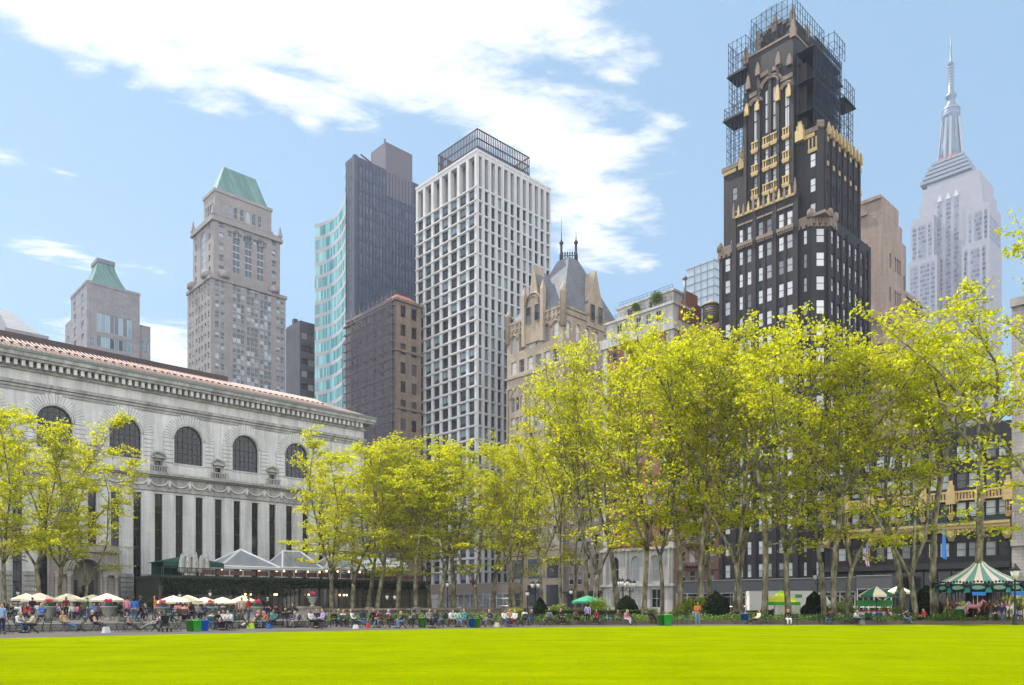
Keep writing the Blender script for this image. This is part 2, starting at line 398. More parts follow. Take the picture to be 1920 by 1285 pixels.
class Bld:
    def __init__(s, name, label, px=None, Y=None, rz=GA, loc=None, group=None, cat='building'):
        s.loc = Vector(loc) if loc else Vector((X_(px, Y), Y, 0)); s.rz = rz
        s.r = Vector((math.cos(rz), math.sin(rz), 0)); s.q = Vector((-math.sin(rz), math.cos(rz), 0))
        s.root = empty(name, label, cat, s.loc, rz, group)
        s.mb = {}; s.wins = []
    def to_u(s, px, at=(0, 0)):
        return solve_len(s.w(at[0], at[1]), s.r, px)
    def to_v(s, px, at=(0, 0)):
        return solve_len(s.w(at[0], at[1]), s.q, px)
    def w(s, x, y, z=0): return s.loc + s.r * x + s.q * y + Vector((0, 0, z))
    def zat(s, py, x=0, y=0): return Z_(py, s.w(x, y)[1])
    def M(s, part, mats=None):
        if part not in s.mb: s.mb[part] = (MB(), mats)
        return s.mb[part][0]
    def facade(s, m, P0, r, W, z0, z1, holes=(), depth=.3, mi=0, mats=None, rev=None):
        r = Vector(r).normalized(); n = Vector((r.y, -r.x))
        P = lambda a, z, d=0.: (P0[0] + r.x*a - n.x*d, P0[1] + r.y*a - n.y*d, z)
        holes = [h if len(h) > 4 else tuple(h) + (False, 'sash') for h in holes]
        holes = [h for h in holes if h[0] > .01 and h[1] < W - .01 and h[2] >= z0 and h[3] <= z1]
        zs = sorted({round(z, 4) for h in holes for z in (h[2], h[3])} | {z0, z1})
        rv = mi if rev is None else rev
        for a, b in zip(zs, zs[1:]):
            mid = (a + b) / 2; x = 0.
            for h in sorted(h for h in holes if h[2] < mid < h[3]):
                if h[0] > x + 1e-4: m.face([P(x, a), P(h[0], a), P(h[0], b), P(x, b)], mi)
                x = h[1]
            if W > x + 1e-4: m.face([P(x, a), P(W, a), P(W, b), P(x, b)], mi)
        for (a, b, c, d, arch, st) in holes:
            w = b - a; zt = d - (w/2 if arch else 0)
            m.face([P(a, c), P(a, c, depth), P(a, zt, depth), P(a, zt)][::-1], rv); m.face([P(b, c), P(b, c, depth), P(b, zt, depth), P(b, zt)], rv)
            m.face([P(a, c), P(b, c), P(b, c, depth), P(a, c, depth)], rv)
            if not arch: m.face([P(a, d), P(a, d, depth), P(b, d, depth), P(b, d)], rv)
            else:
                k = 10; A = lambda i, e=0.: P(a + w/2 + w/2 * math.cos(PI*i/k), zt + w/2 * math.sin(PI*i/k), e)
                for i in range(k):
                    m.face([A(i), A(i+1), A(i+1, depth), A(i, depth)], rv)
                    cpt = P(b, d) if i < k/2 else P(a, d)
                    m.face([A(i), cpt, A(i+1)], mi)
                m.face([A(k//2), P(b, d), P(a, d)][:3], mi)
            if st != 'none': s.wins.append((P(a, c), math.atan2(r.y, r.x), w, d - c, arch, st, depth, mats))
    def section(s, m, x0, y0, x1, y1, z0, z1, north=(), west=(), depth=.3, mi=0, mats=None, roof=True, rev=None, rmi=None):
        s.facade(m, (x0, y1), (0, -1), y1 - y0, z0, z1, north, depth, mi, mats, rev)
        s.facade(m, (x0, y0), (1, 0), x1 - x0, z0, z1, west, depth, mi, mats, rev)
        m.face([(x1, y0, z0), (x1, y1, z0), (x1, y1, z1), (x1, y0, z1)], mi); m.face([(x1, y1, z0), (x0, y1, z0), (x0, y1, z1), (x1, y1, z1)], mi)
        if roof: m.face([(x0, y0, z1), (x1, y0, z1), (x1, y1, z1), (x0, y1, z1)], mi if rmi is None else rmi)
    def finish(s, mats, wmats, minpx=5.0, maxparts=100, tt=True, extra=()):
        for k, (m, mm) in s.mb.items():
            if k in SPLIT: build_split(m, k, mm or mats, s.root)
            else: m.build(k, mm or mats, s.root)
        L = []
        for (p, a, w, h, arch, st, dep, wm) in s.wins:
            q = s.w(*p)
            if q[1] < 1: continue
            r = Matrix.Rotation(s.rz + a, 3, 'Z') @ Vector((1, 0, 0))
            q2 = q + r * w; px0 = CX + F * q[0] / q[1]; px1 = CX + F * q2[0] / q2[1]
            hp = F * h / q[1]; py = py_of(q[2] + h, q[1])
            vis = px1 > 0 and px0 < 1920 and (not tt or py < treetop((px0 + px1) / 2) + 6)
            L.append((0 if vis else 1, -abs(px1 - px0) * hp, abs(px1 - px0) * .533, p, a, w, h, arch, st, dep, wm or wmats))
        L.sort(key=lambda t: t[:2])
        for (nv, ar, pw, p, a, w, h, arch, st, dep, wm) in L[:maxparts]:
            if nv: continue
            me, pn, _, _ = win_mesh(w, h, arch, st, wm, dep, pw > minpx)
            o = link('window', me, s.root, p, a)
            if pn: link('pane', pn, o)
        rest = [t for i, t in enumerate(L) if i >= maxparts or t[0]]
        groups = {}
        for t in rest: groups.setdefault((t[10][0].name, t[10][1].name), []).append(t)
        for gk, ts in groups.items():
            big = MB()
            for (nv, ar, pw, p, a, w, h, arch, st, dep, wm) in ts:
                _, _, fr, pn = win_mesh(w, h, arch, st, wm, dep, False)
                b = len(big.v); ca, sa = math.cos(a), math.sin(a)
                big.v += [(p[0] + x*ca - y*sa, p[1] + x*sa + y*ca, p[2] + z) for x, y, z in fr.v]
                big.f += [tuple(b + i for i in f) for f in fr.f]; big.m += fr.m; big.sm += fr.sm
            o = big.build('windows' if False else 'window', ts[0][10], s.root); o['kind'] = 'stuff'
        return s
def cols(n, W, w, m0=0., m1=None):
    m1 = m0 if m1 is None else m1; p = (W - m0 - m1) / n
    return [(m0 + p * (i + .5) - w/2, m0 + p * (i + .5) + w/2) for i in range(n)]
def rows(z0, pitch, n, h, sill=.9): return [(z0 + i*pitch + sill, z0 + i*pitch + sill + h) for i in range(n)]
def grid(cs, rs, arch=False, style='sash'): return [(a, b, c, d, arch, style) for a, b in cs for c, d in rs]
def band(m, x0, y0, x1, y1, z0, z1, o, mi=0): m.box(x0 - o, y0 - o, z0, x1 + o, y1 + o, z1, mi)
W_DARK = glass('dark_glass', (.012, .014, .018), (.10, .11, .12), .7)
W_MIX = glass('mixed_glass', (.015, .018, .022), (.45, .46, .47), .72, .1)
W_BLIND = glass('blind_glass', (.16, .17, .18), (.62, .63, .64), .3, .12)
W_BLUE = glass('blue_glass', (.03, .06, .09), (.16, .26, .33), .5, .05, .8)
FR_W = flat('frame_white', (.55, .56, .56), .5); FR_D = flat('frame_dark', (.03, .03, .032), .45); FR_G = flat('frame_grey', (.2, .2, .2), .5)
# ================================================================ THE BUILDINGS
# ---- far left: tower with slate pyramid, its lower floors behind the library
b = Bld('pyramid_tower', 'grey tower with low slate pyramid roof at the far left edge', 10, 330)
wu, wv = b.to_u(90), b.to_v(-70); H = b.zat(616)
lav = stone('lilac_stone', (.29, .275, .30), bw=2.4, bh=1.2, streak=.15)
slate = stone('slate_roof', (.20, .21, .24), bw=.9, bh=.5, streak=.1)
m = b.M('wall'); b.section(m, 0, 0, wu, wv, 60, H, grid(cols(6, wv, 2.2, 3), rows(64, 4, 13, 2)), grid(cols(4, wu, 3.4, 3), [(H-6.6, H-5)]) + grid(cols(6, wu, 2.2, 2), rows(64, 4, 12, 2)))
band(m, 0, 0, wu, wv, H-1.2, H+.4, .25)
rf = b.M('roof', slate); cx, cyy = wu*.5, wv*.5
zt = Z_(583, b.w(cx, cyy)[1])
rf.prism([(1.5, 1.5), (wu-1.5, 1.5), (wu-1.5, wv-1.5), (1.5, wv-1.5)], H+.3, zt, poly2=[(cx-2.4, cyy-3), (cx+2.4, cyy-3), (cx+2.4, cyy+3), (cx-2.4, cyy+3)])
b.finish(lav, (FR_G, W_DARK), maxparts=60)

# ---- tower with the hipped verdigris roof
cop = stone('verdigris', (.15, .27, .25), (.12, .235, .225), bw=.8, bh=30, mortar=.06, jointc=.75, streak=.35, rough=.6)
b = Bld('setback_tower', 'lilac office tower with small hipped verdigris roof and curved glass bays', 163, 300)
wu, wv = b.to_u(262), b.to_v(133); H = b.zat(527)
m = b.M('wall', lav)
hw = [(wu*.18, wu*.84, H-18.5, H-11.2, False, 'strip')] + grid([(wu*.18, wu*.84)], [(H-24.6, H-20.2), (H-30.6, H-26.2), (H-37.2, H-32.2), (H-44.5, H-40), (H-51, H-46.6)], style='strip')
hw += grid([(1.0, wu*.14)], rows(H-51, 6.4, 5, 3.4, .6), style='pair')
b.section(m, 0, 0, wu, wv, 60, H, grid(cols(2, wv, 3.4, .6), rows(H-60, 5.2, 11, 3.6)), hw)
band(m, 0, 0, wu, wv, H-.6, H+.5, .2)
wing = b.M('wing', lav); wl = b.to_u(284); hwg = b.zat(612, wl, 0)
b.section(wing, wu, 1.2, wl, wv*.9, 60, hwg, (), grid(cols(1, wl-wu, 3.2), rows(hwg-46, 7, 6, 3.4), style='pair'))
vl = b.to_v(110); hl = b.zat(607, 0, vl)
b.section(wing, 2.5, wv, wu*.8, vl, 60, hl, grid(cols(2, vl-wv, 2), rows(hl-40, 4.4, 8, 2.4)), ())
t = b.M('truss_gable', flat('truss_white', (.62, .60, .62), .5))
a0, a1, zb = wu*.18, wu*.84, H-38.6
mid = (a0+a1)/2; zz0 = zb - 1.6
t.bar((a0, -.35, zz0), (a1, -.35, zz0), .8)
t.bar((a0, -.35, zz0+.2), (mid, -.35, zz0+8), .8); t.bar((mid, -.35, zz0+8), (a1, -.35, zz0+.2), .8)
t.tube([(mid + 3.4*math.cos(PI*i/10), -.4, zz0+.3 + 5.4*math.sin(PI*i/10)) for i in range(11)], .42, 4)
rf = b.M('roof', cop)
rx0, ry0, rx1, ry1 = wu*.10, wv*.15, wu*.85, wv*.95
cx0, cy0 = (rx0+rx1)/2, (ry0+ry1)/2; zt = Z_(503, b.w(cx0, cy0)[1])
n_ = 5
def sc_(k): return [(cx0+(rx0-cx0)*k, cy0+(ry0-cy0)*k), (cx0+(rx1-cx0)*k, cy0+(ry0-cy0)*k), (cx0+(rx1-cx0)*k, cy0+(ry1-cy0)*k), (cx0+(rx0-cx0)*k, cy0+(ry1-cy0)*k)]
ks = [1, .84, .70, .58, .48, .42]
for i in range(n_): rf.prism(sc_(ks[i]), H+.4+(zt-H)*i/n_, H+.4+(zt-H)*(i+1)/n_, top=(i == n_-1), poly2=sc_(ks[i+1]))
cr = b.M('roof_coping', slate); cr.prism(sc_(.46), zt+.41, zt+2.0)
b.finish(lav, (FR_W, W_BLUE), maxparts=80)

# ---- tall stepped stone tower with green copper roof
tan = stone('hazed_tower_stone', (.30, .27, .265), (.265, .24, .235), bw=1.6, bh=.6, streak=.18)  # tan stone cooled so its colour carries some of the distance haze
b = Bld('crowned_tower', 'tall tan stone tower with a steep green copper roof above the library', 400, 290)
wu, wv = b.to_u(525), b.to_v(362); H1 = b.zat(408)
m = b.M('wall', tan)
zlow = b.zat(520); e = 1.6
# shaft
Wn, Ww = wv+2*e, wu+2*e
cw = [( Ww*a, Ww*a+1.5) for a in (.055, .125)] + [(Ww*a, Ww*a+1.5) for a in (.28, .335, .385, .465, .52, .57, .645, .70, .75)] + [(Ww*a, Ww*a+1.5) for a in (.87, .93)]
cn = [(Wn*a, Wn*a+1.5) for a in (.08, .20, .36, .48, .60, .74, .87)]
nr = int((zlow-55)/3.9)
b.section(m, -e, -e, wu+e, wv+e, 55, zlow, grid(cn, rows(zlow-3.9*nr-.5, 3.9, nr, 2.3)), grid(cw[:2]+cw[-2:], rows(zlow-3.9*nr-.5, 3.9, nr, 2.3)) + grid(cw[2:-2], rows(zlow-3.9*nr-.5, 3.9, nr, 3.2)))
# middle with tall arches
z2 = zlow
aw = [(wu*a, wu*a+wu*.11, z2+4, z2+20.5, True, 'bars') for a in (.28, .46, .64)]
aw += grid([(wu*.08, wu*.08+1.9), (wu*.87, wu*.87+1.9)], rows(z2+2, 4.2, 6, 2.3)) + grid(cols(8, wu, 1.6, wu*.2), [(H1-5, H1-3)])
an = [(wv*.38, wv*.62, z2+4, z2+20.5, True, 'bars')] + grid([(wv*.1, wv*.1+1.5), (wv*.78, wv*.78+1.5)], rows(z2+2, 4.2, 6, 2.3))
b.section(m, 0, 0, wu, wv, z2, H1, an, aw, depth=.5)
band(m, -e, -e, wu+e, wv+e, zlow-1.2, zlow, .5); band(m, 0, 0, wu, wv, H1-1.0, H1, .9); band(m, 0, 0, wu, wv, H1, H1+1.3, .5)
o_ = b.M('pinnacle', tan)
for (x, y) in ((0, wv), (wu, 0), (0, 0), (wu, wv)): o_.prism([(x-.8, y-.8), (x+.8, y-.8), (x+.8, y+.8), (x-.8, y+.8)], H1+1.3, H1+5.4, poly2=[(x-.1, y-.1), (x+.1, y-.1), (x+.1, y+.1), (x-.1, y+.1)])
for k in range(2):
    for (x, y) in ((-e, wv*(.15+.7*k)), (wu*(.13+.74*k), -e)): o_.lathe([(1.9, zlow), (1.9, zlow+1.6), (1.3, zlow+2.6), (.1, zlow+3.4)], 8, (x, y))
# crown
x0, y0 = wu*.05, wv*.10
x1 = b.to_u(509, (0, y0)) ; y1 = b.to_v(382, (x0, 0)); H2 = b.zat(358, x0, y0)
b.section(m, x0, y0, x1, y1, H1+1, H2, grid(cols(4, y1-y0, 1.6, 1.5), [(H2-8.2, H2-3.6)], True), grid(cols(6, x1-x0, 1.7, (x1-x0)*.2, (x1-x0)*.16), [(H2-8.6, H2-3.4)], True))
band(m, x0, y0, x1, y1, H2, H2+1.2, .35); band(m, x0, y0, x1, y1, H1+2.4, H1+3.2, .5)
rf = b.M('roof', cop)
zr = Z_(333, b.w((x0+x1)/2, (y0+y1)/2)[1])
rf.prism([(x0+.8, y0+.8), (x1-.8, y0+.8), (x1-.8, y1-.8), (x0+.8, y1-.8)], H2+.6, zr+1.5, poly2=[(x0+(x1-x0)*.24, y0+(y1-y0)*.42), (x0+(x1-x0)*.80, y0+(y1-y0)*.42), (x0+(x1-x0)*.80, y0+(y1-y0)*.58), (x0+(x1-x0)*.24, y0+(y1-y0)*.58)])
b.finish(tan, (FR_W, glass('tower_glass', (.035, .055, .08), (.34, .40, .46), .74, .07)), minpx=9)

# ---- small dark block left of the curved glass
dk = stone('dark_slab', (.085, .092, .115), bw=3, bh=3.6, streak=.1)
b = Bld('dark_block', 'plain dark grey block wedged between tan tower and curved glass', 562, 255)
wu, wv = b.to_u(592), b.to_v(536); H = b.zat(603)
m = b.M('wall', dk); b.section(m, 0, 0, wu, wv, 40, H, (), grid(cols(2, wu, 2.4, .8), rows(H-40, 4.2, 9, 2.2)))
m.box(2, wv-2, H, 3.4, wv-.6, H+3.6)
vl = b.to_v(526); b.section(m, 3, wv, wu*.8, vl, 40, b.zat(690, 3, vl), grid([(.5, vl-wv-.5)], rows(50, 4, 6, 2.4)), ())
m.box(.2, .2, H-.3, wu-.2, wv-.2, H+.5)
b.finish(dk, (FR_G, W_MIX))

# ---- dark slab with curved glass front
dg = glass('slab_glass', (.050, .066, .11), (.075, .095, .15), .5, .15, .5, .02)
b = Bld('slab_tower', 'dark slab tower with mullioned edge and taller rooftop bulkhead', 665, 228)
wu, wv = b.to_u(785), b.to_v(648); H = b.zat(291)
m = b.M('wall', flat('slab_dark', (.060, .070, .105), .5)); 
fl = int((H-40)/3.7)
b.section(m, 0, 0, wu, wv, 30, H, (), grid(cols(1, wu, wu-2.0, 1.4, .3), rows(H-3.7*(fl)-2.2, 3.7, fl, 2.5), style='strip'), depth=.12)
m.box(-.25, -.25, 30, .9, .9, H+.15)
mu = b.M('mullion', flat('mullion_pale', (.22, .235, .27), .4, .3))
for i in range(5): mu.box(-.28, .9 + (wv-1.2)*i/4.6, 30, -.02, 1.1 + (wv-1.2)*i/4.6, H-.4)
sp_ = b.M('spandrel', flat('spandrel_dark', (.055, .068, .11), .35))
for i in range(fl): sp_.box(-.14, 1.2, H-3.7*i-1.6, -.01, wv-.05, H-3.7*i-.2)
mw = b.M('west_mullion', flat('mullion_dark', (.055, .068, .105), .4))
for i in range(19): mw.box(1.4 + (wu-1.8)*i/18, -.14, 30, 1.55 + (wu-1.8)*i/18, -.02, H-.4)
pb = b.M('bulkhead', flat('bulkhead_grey', (.12, .115, .14), .7))
pu = b.to_u(723); pe = b.to_u(773); pz = b.zat(266, pu, 0); pb.box(pu, -.03, H-8, pe, wv*1.6, pz)
pb.box(pu-.2, .2, pz, pu+.2, .6, pz+1)
cr = b.M('window_cleaning_crane', FR_D); cr.bar((pu*.42, wv*.5, H), (pu*.42, wv*.5, H+1.6), .5); cr.bar((pu*.72, wv*.3, H+.6), (pu*.40, wv*.7, H+3.4), .35)
b.finish(dk, (flat('slab_frame', (.055, .066, .105), .4), dg), maxparts=60, minpx=500)

b = Bld('curved_tower', 'concave tower of teal glass and pale bands beside dark slab', 590, 248, rz=0)
def bz(t):
    p0, p1, p2 = Vector((0, 0)), Vector((X_(633, 243)-b.loc[0], -3.)), Vector((X_(648, 230.5)-b.loc[0], -17.5))
    return p0*(1-t)**2 + p1*2*t*(1-t) + p2*t*t
NS = 14; cp = [bz(i/NS) for i in range(NS+1)]
H = Z_(421, 248); FH = 4.15
nfl = int((H-25)/FH)
tg = glass('teal_glass', (.06, .20, .22), (.22, .46, .47), .55, .06, .8, .04)
sb = b.M('spandrel_band', flat('band_pale', (.36, .345, .37), .6, var=.05)); bk = b.M('wall', dk)
for i in range(nfl+1):
    z = H - i*FH
    for k in range(NS):
        p, q = cp[k], cp[k+1]; n = Vector((q.y-p.y, p.x-q.x)).normalized()*.03
        sb.face([(p.x, p.y, z-1.15), (q.x, q.y, z-1.15), (q.x, q.y, z), (p.x, p.y, z)]); sb.face([(p.x, p.y, z-1.15), (p.x-n.x, p.y-n.y, z-1.15), (q.x-n.x, q.y-n.y, z-1.15), (q.x, q.y, z-1.15)])
        sb.face([(p.x, p.y, z), (q.x, q.y, z), (q.x-n.x, q.y-n.y, z), (p.x-n.x, p.y-n.y, z)])
for i in range(nfl):
    z = H - i*FH; g = MB()
    for k in range(NS):
        p, q = cp[k], cp[k+1]; n = Vector((q.y-p.y, p.x-q.x)).normalized()*.025
        for j in range(2):
            s0, s1 = p.lerp(q, j/2), p.lerp(q, (j+1)/2); jit = random.uniform(-.01, .01)
            g.face([(s0.x-n.x, s0.y-n.y, z-FH), (s1.x-n.x, s1.y-n.y, z-FH), (s1.x-n.x*(1+jit), s1.y-n.y*(1+jit), z-1.15), (s0.x-n.x, s0.y-n.y, z-1.15)])
    o = g.build('window', tg, b.root)
for (z0, z1) in ((20, H-.1),):
    pts = [(p.x + .5*(0 if i else 0), p.y + .10) for i, p in enumerate(cp)] + [(cp[-1].x+6, cp[-1].y+20), (0, 18)]
    bk.prism(pts, z0, z1)
b.finish(dk, (FR_W, tg))

# ---- brown stone block behind scaffold netting, red mansard
brn = stone('brown_stone', (.25, .19, .155), (.20, .155, .13), bw=1., bh=.45, streak=.3)
b = Bld('netted_building', 'brown stone building with red mansard, one side under dark scaffold netting', 742, 207)
wu, wv = b.to_u(790), b.to_v(652); H = b.zat(556)
m = b.M('wall', brn)
nr = int((H-20)/5.1)
b.section(m, 0, 0, wu, wv, 0, H, grid(cols(6, wv, 1.7, 1), rows(H-5.1*nr-.8, 5.1, nr, 3.1)), grid(cols(2, wu, 1.7, .6), rows(H-5.1*nr-.8, 5.1, nr, 3.1)), depth=.35)
for k, zc in enumerate((H-1, H-14.5, H-30, H-46)): band(m, 0, 0, wu, wv, zc, zc+.7, .35+.2*(k == 0))
rf = b.M('roof', stone('red_mansard', (.33, .11, .075), bw=.5, bh=.4)); rf.prism([(.5, .5), (wu-.5, .5), (wu-.5, wv*.4), (.5, wv*.4)], H+.2, b.zat(541), poly2=[(2.5, 3), (wu-2, 3), (wu-2, wv*.3), (2.5, wv*.3)])
sc = b.M('scaffold', flat('scaffold_steel', (.17, .165, .175), .5, .5))
for i in range(12):
    y = -.2 + (wv+.4)*i/11; sc.bar((-1.5, y, 0), (-1.5, y, H+1.2), .09); sc.bar((-.4, y, 0), (-.4, y, H+1.2), .07)
for k in range(int(H/2.4)): sc.box(-1.6, -.3, k*2.4, -.3, wv+.3, k*2.4+.08)
for k in range(int(H/2.4)):
    for i in range(0, 11, 2):
        y0 = -.2 + (wv+.4)*i/11; sc.bar((-1.55, y0, k*2.4), (-1.55, y0+(wv+.4)/11, k*2.4+2.4), .05)
for zc, dz in ((H-1, 0), (H-14.5, 0)): pass
mn, ntn, on = nt_new('debris_net')
tcn = N(ntn, 'ShaderNodeTexCoord'); wvv = noise_(ntn, tcn.outputs['Object'], .22, 5, .65)
dn = N(ntn, 'ShaderNodeBsdfDiffuse', ins={'Color': (.10, .095, .115, 1)}); tr = N(ntn, 'ShaderNodeBsdfTransparent')
mxn = N(ntn, 'ShaderNodeMixShader'); ntn.links.new(ramp_(ntn, wvv, [(.3, .34), (.7, .68)]), mxn.inputs[0]); ntn.links.new(tr.outputs[0], mxn.inputs[1]); ntn.links.new(dn.outputs[0], mxn.inputs[2]); ntn.links.new(mxn.outputs[0], on.inputs[0])
MATS['debris_net'] = mn
nn = b.M('netting', mn); nn.face([(-1.75, wv+.4, 0), (-1.75, -.5, 0), (-1.75, -.5, H+.6), (-1.75, wv*.55, H-1.0), (-1.75, wv+.4, H-7.5)])
b.finish(brn, (FR_D, W_DARK))

# ---- white grid tower
wht = stone('white_precast', (.54, .535, .54), (.52, .515, .52), bw=3.7, bh=3.35, mortar=.01, jointc=.85, streak=.10, var=.06)
b = Bld('grid_tower', 'white gridded high rise with dark red rooftop screen', 893.5, 198)
wu, wv = b.to_u(1032.5), b.to_v(780); H = b.zat(279)
FHb = 3.42; zl = H - 9.6; nr = int((zl-5)/FHb)
m = b.M('wall', wht)
pw = wv/7; cn = [(pw*i+.5+(.25 if i == 0 else 0), pw*(i+1)-.5-(.35 if i == 6 else 0)) for i in range(7)]
pw2 = wu/12; cw = [(pw2*i+.54+.3*(i == 0), pw2*(i+1)-.46) for i in range(12)]
b.section(m, 0, 0, wu, wv, 0, zl, grid(cn, [(zl-FHb*(k+1)+.35, zl-FHb*k-.3) for k in range(nr)], style='sashlow'), grid(cw, [(zl-FHb*(k+1)+.3, zl-FHb*k-.25) for k in range(nr)], style='slim'), depth=.55, roof=False, mats=(FR_D, glass('grid_glass', (.014, .024, .032), (.22, .30, .34), .74, .06, .7)))
b.section(m, 0, 0, wu, wv, zl, H, grid(cn, [(zl+.35, H-1.5)], style='none'), grid(cw[:-1], [(zl+.35, H-1.5)], style='none') + [(cw[-1][0], cw[-1][1], zl+.35, H-1.5, False, 'none')], depth=1.3)
lg = b.M('loggia_glass', glass('loggia_glass', (.03, .05, .065), (.10, .17, .21), .5, .1, .7)); 
for i in range(7): lg.box(2.2, wv-cn[i][1]+.5, zl+.4, 2.3, wv-cn[i][0]-.1, H-3.4)
lg.box(2.2, .4, zl+.4, 2.25, wv-.4, zl+1.8)
for i in range(12): lg.box(cw[i][0], 1.2, zl+.3, cw[i][1], 1.28, H-1.5)
cor = b.M('loggia_core', flat('core_grey', (.32, .31, .31), .8)); cor.box(2.4, 1.4, zl, wu-.3, wv-.3, H-1.5)
lp = b.M('floor_band', wht)
for k in range(nr+1):
    z = zl-FHb*k; lp.box(-.22, -.05, z-.16, -.003, wv+.1, z+.18)
    lp.box(-.1, -.10, z-.12, wu, -.003, z+.10)
ps = b.M('pier', wht)
for i in range(12): ps.box(pw2*i-.18+.35*(i == 0), -.24, 0, pw2*i+.22+.3*(i == 0), -.004, H-.4)
band(m, 0, 0, wu, wv, H-.5, H+.1, .12)
sx0, sy0 = .9, .7; sy1 = b.to_v(822, (sx0, 0)); sx1 = b.to_u(992, (0, sy0)); zt = b.zat(241, sx0, sy0)
rs = b.M('rooftop_screen', flat('screen_maroon', (.05, .026, .03), .5, .2))
for (ax, L_, f) in (('y', sy1-sy0, lambda t: (sx0, sy0+t)), ('x', sx1-sx0, lambda t: (sx0+t, sy0)), ('y', sy1-sy0, lambda t: (sx1, sy0+t)), ('x', sx1-sx0, lambda t: (sx0+t, sy1))):
    k = int(L_/.62)
    for i in range(k+1):
        x, y = f(L_*i/k); rs.box(x-.09, y-.09, H, x+.09, y+.09, zt)
    for z in (zt-.2, zt-2.6, H+1.2):
        p, q = f(0), f(L_); rs.box(min(p[0], q[0])-.1, min(p[1], q[1])-.1, z, max(p[0], q[0])+.1, max(p[1], q[1])+.1, z+.25)
pl = b.M('rooftop_plant', flat('plant_blue_grey', (.13, .16, .2), .6)); pl.box(sx0+2, sy0+2, H, sx1-2, sy1-2, H+2.6); pl.box(sx0+8, sy0+4, H+2.6, sx1-5, sy1-4, H+4.2)
b.finish(wht, (FR_D, W_DARK), minpx=4)

# ---- gabled brownstone
gst = stone('gabled_stone', (.43, .35, .27), (.38, .31, .24), bw=.9, bh=.42, streak=.15)
b = Bld('gabled_building', 'buff stone building with steep gables, slate pyramid roof and spired ridge', 1056, 176)
wu, wv = b.to_u(1166), b.to_v(951); H = b.zat(570)    # wall head at the corner
m = b.M('wall', gst)
zc1 = b.zat(634); z3 = b.zat(716)
c6 = cols(6, wv, 1.75, .9, .9); c9 = [(wv*(j/3) + wv*(.075 + .085*i), wv*(j/3) + wv*(.075 + .085*i) + 1.25) for j in range(3) for i in range(3)]
hN = grid(c6, [(b.zat(626)-1.9, b.zat(606))], True) 
zA = b.zat(598); 
hN = [(a, c, zA-3.0-1.0, zA, True, 'sash') for a, c in c6] + [(a, c, zA-9.2, zA-6.2, False, 'sash') for a, c in c6]
zB = z3
hN += [(a, c, zB-4.0, zB-.5, True, 'sash') for a, c in c9]
for k in range(1, 9): hN += [(a, c, zB-.9-4.55*k-3.3, zB-.9-4.55*k, False, 'sash') for a, c in c9 if zB-.9-4.55*k-3.3 > 12]
zT = zA + 6.6
hN += [(a, c, zT-2.9, zT, False, 'sash') for a, c in [(wv*.10, wv*.10+1.5), (wv*.20, wv*.20+1.5), (wv*.42, wv*.42+1.6), (wv*.53, wv*.53+1.6), (wv*.76, wv*.76+1.6), (wv*.87, wv*.87+1.6)]]
cW = [(wu*(.05+.155*i), wu*(.05+.155*i)+1.5) for i in range(6)]
hW = [(a, c, zA-4.0, zA, True, 'sash') for a, c in cW] + [(a, c, zA-9.2, zA-6.2, False, 'sash') for a, c in cW] + [(a, c, zT-2.6, zT+.2, False, 'sash') for a, c in cW[1:]] + [(a, c, zB-4-4.55*k, zB-.7-4.55*k, k == 0, 'sash') for a, c in cW for k in range(8)]
b.section(m, 0, 0, wu, wv, 0, H, hN, hW, depth=.45, mats=(flat('sash_tan', (.42, .38, .33), .6), glass('gabled_glass', (.05, .06, .07), (.60, .61, .62), .38, .12)))
tr_ = b.M('string_course', stone('gabled_trim', (.40, .33, .26), bw=2, bh=1, streak=.35))
for z, h, o in ((zA+1.4, .45, .28), (zA-10.4, .55, .4), (zB+1.6, .5, .25)): band(tr_, 0, 0, wu, wv, z, z+h, o)
for i in range(4): tr_.box(-.42, wv-wv*i/3-.55+(.4 if i == 3 else 0), 8, -.01, wv-wv*i/3+.35+(.4 if i == 3 else -.5 if i == 0 else 0), zB+1.5)
for a, c in c6:
    y = wv-(a+c)/2; tr_.tube([(-.12, y+1.25*math.cos(PI*i/8), zA-1.0+1.3*math.sin(PI*i/8)) for i in range(9)], .16, 4)
for j in range(3):
    y = wv - wv*(j/3+.2); tr_.tube([(-.10, y+2.5*math.cos(PI*i/10), zB-1.0+2.6*math.sin(PI*i/10)) for i in range(11)], .2, 4)
for i in range(14):
    y = .5+(wv-1)*i/13
    if abs(y-wv*.52) > 3.0: tr_.box(-.3, y-.3, H-2.6, -.01, y+.3, H-.7)
band(tr_, 0, 0, wu, wv, H-.6, H, .3)
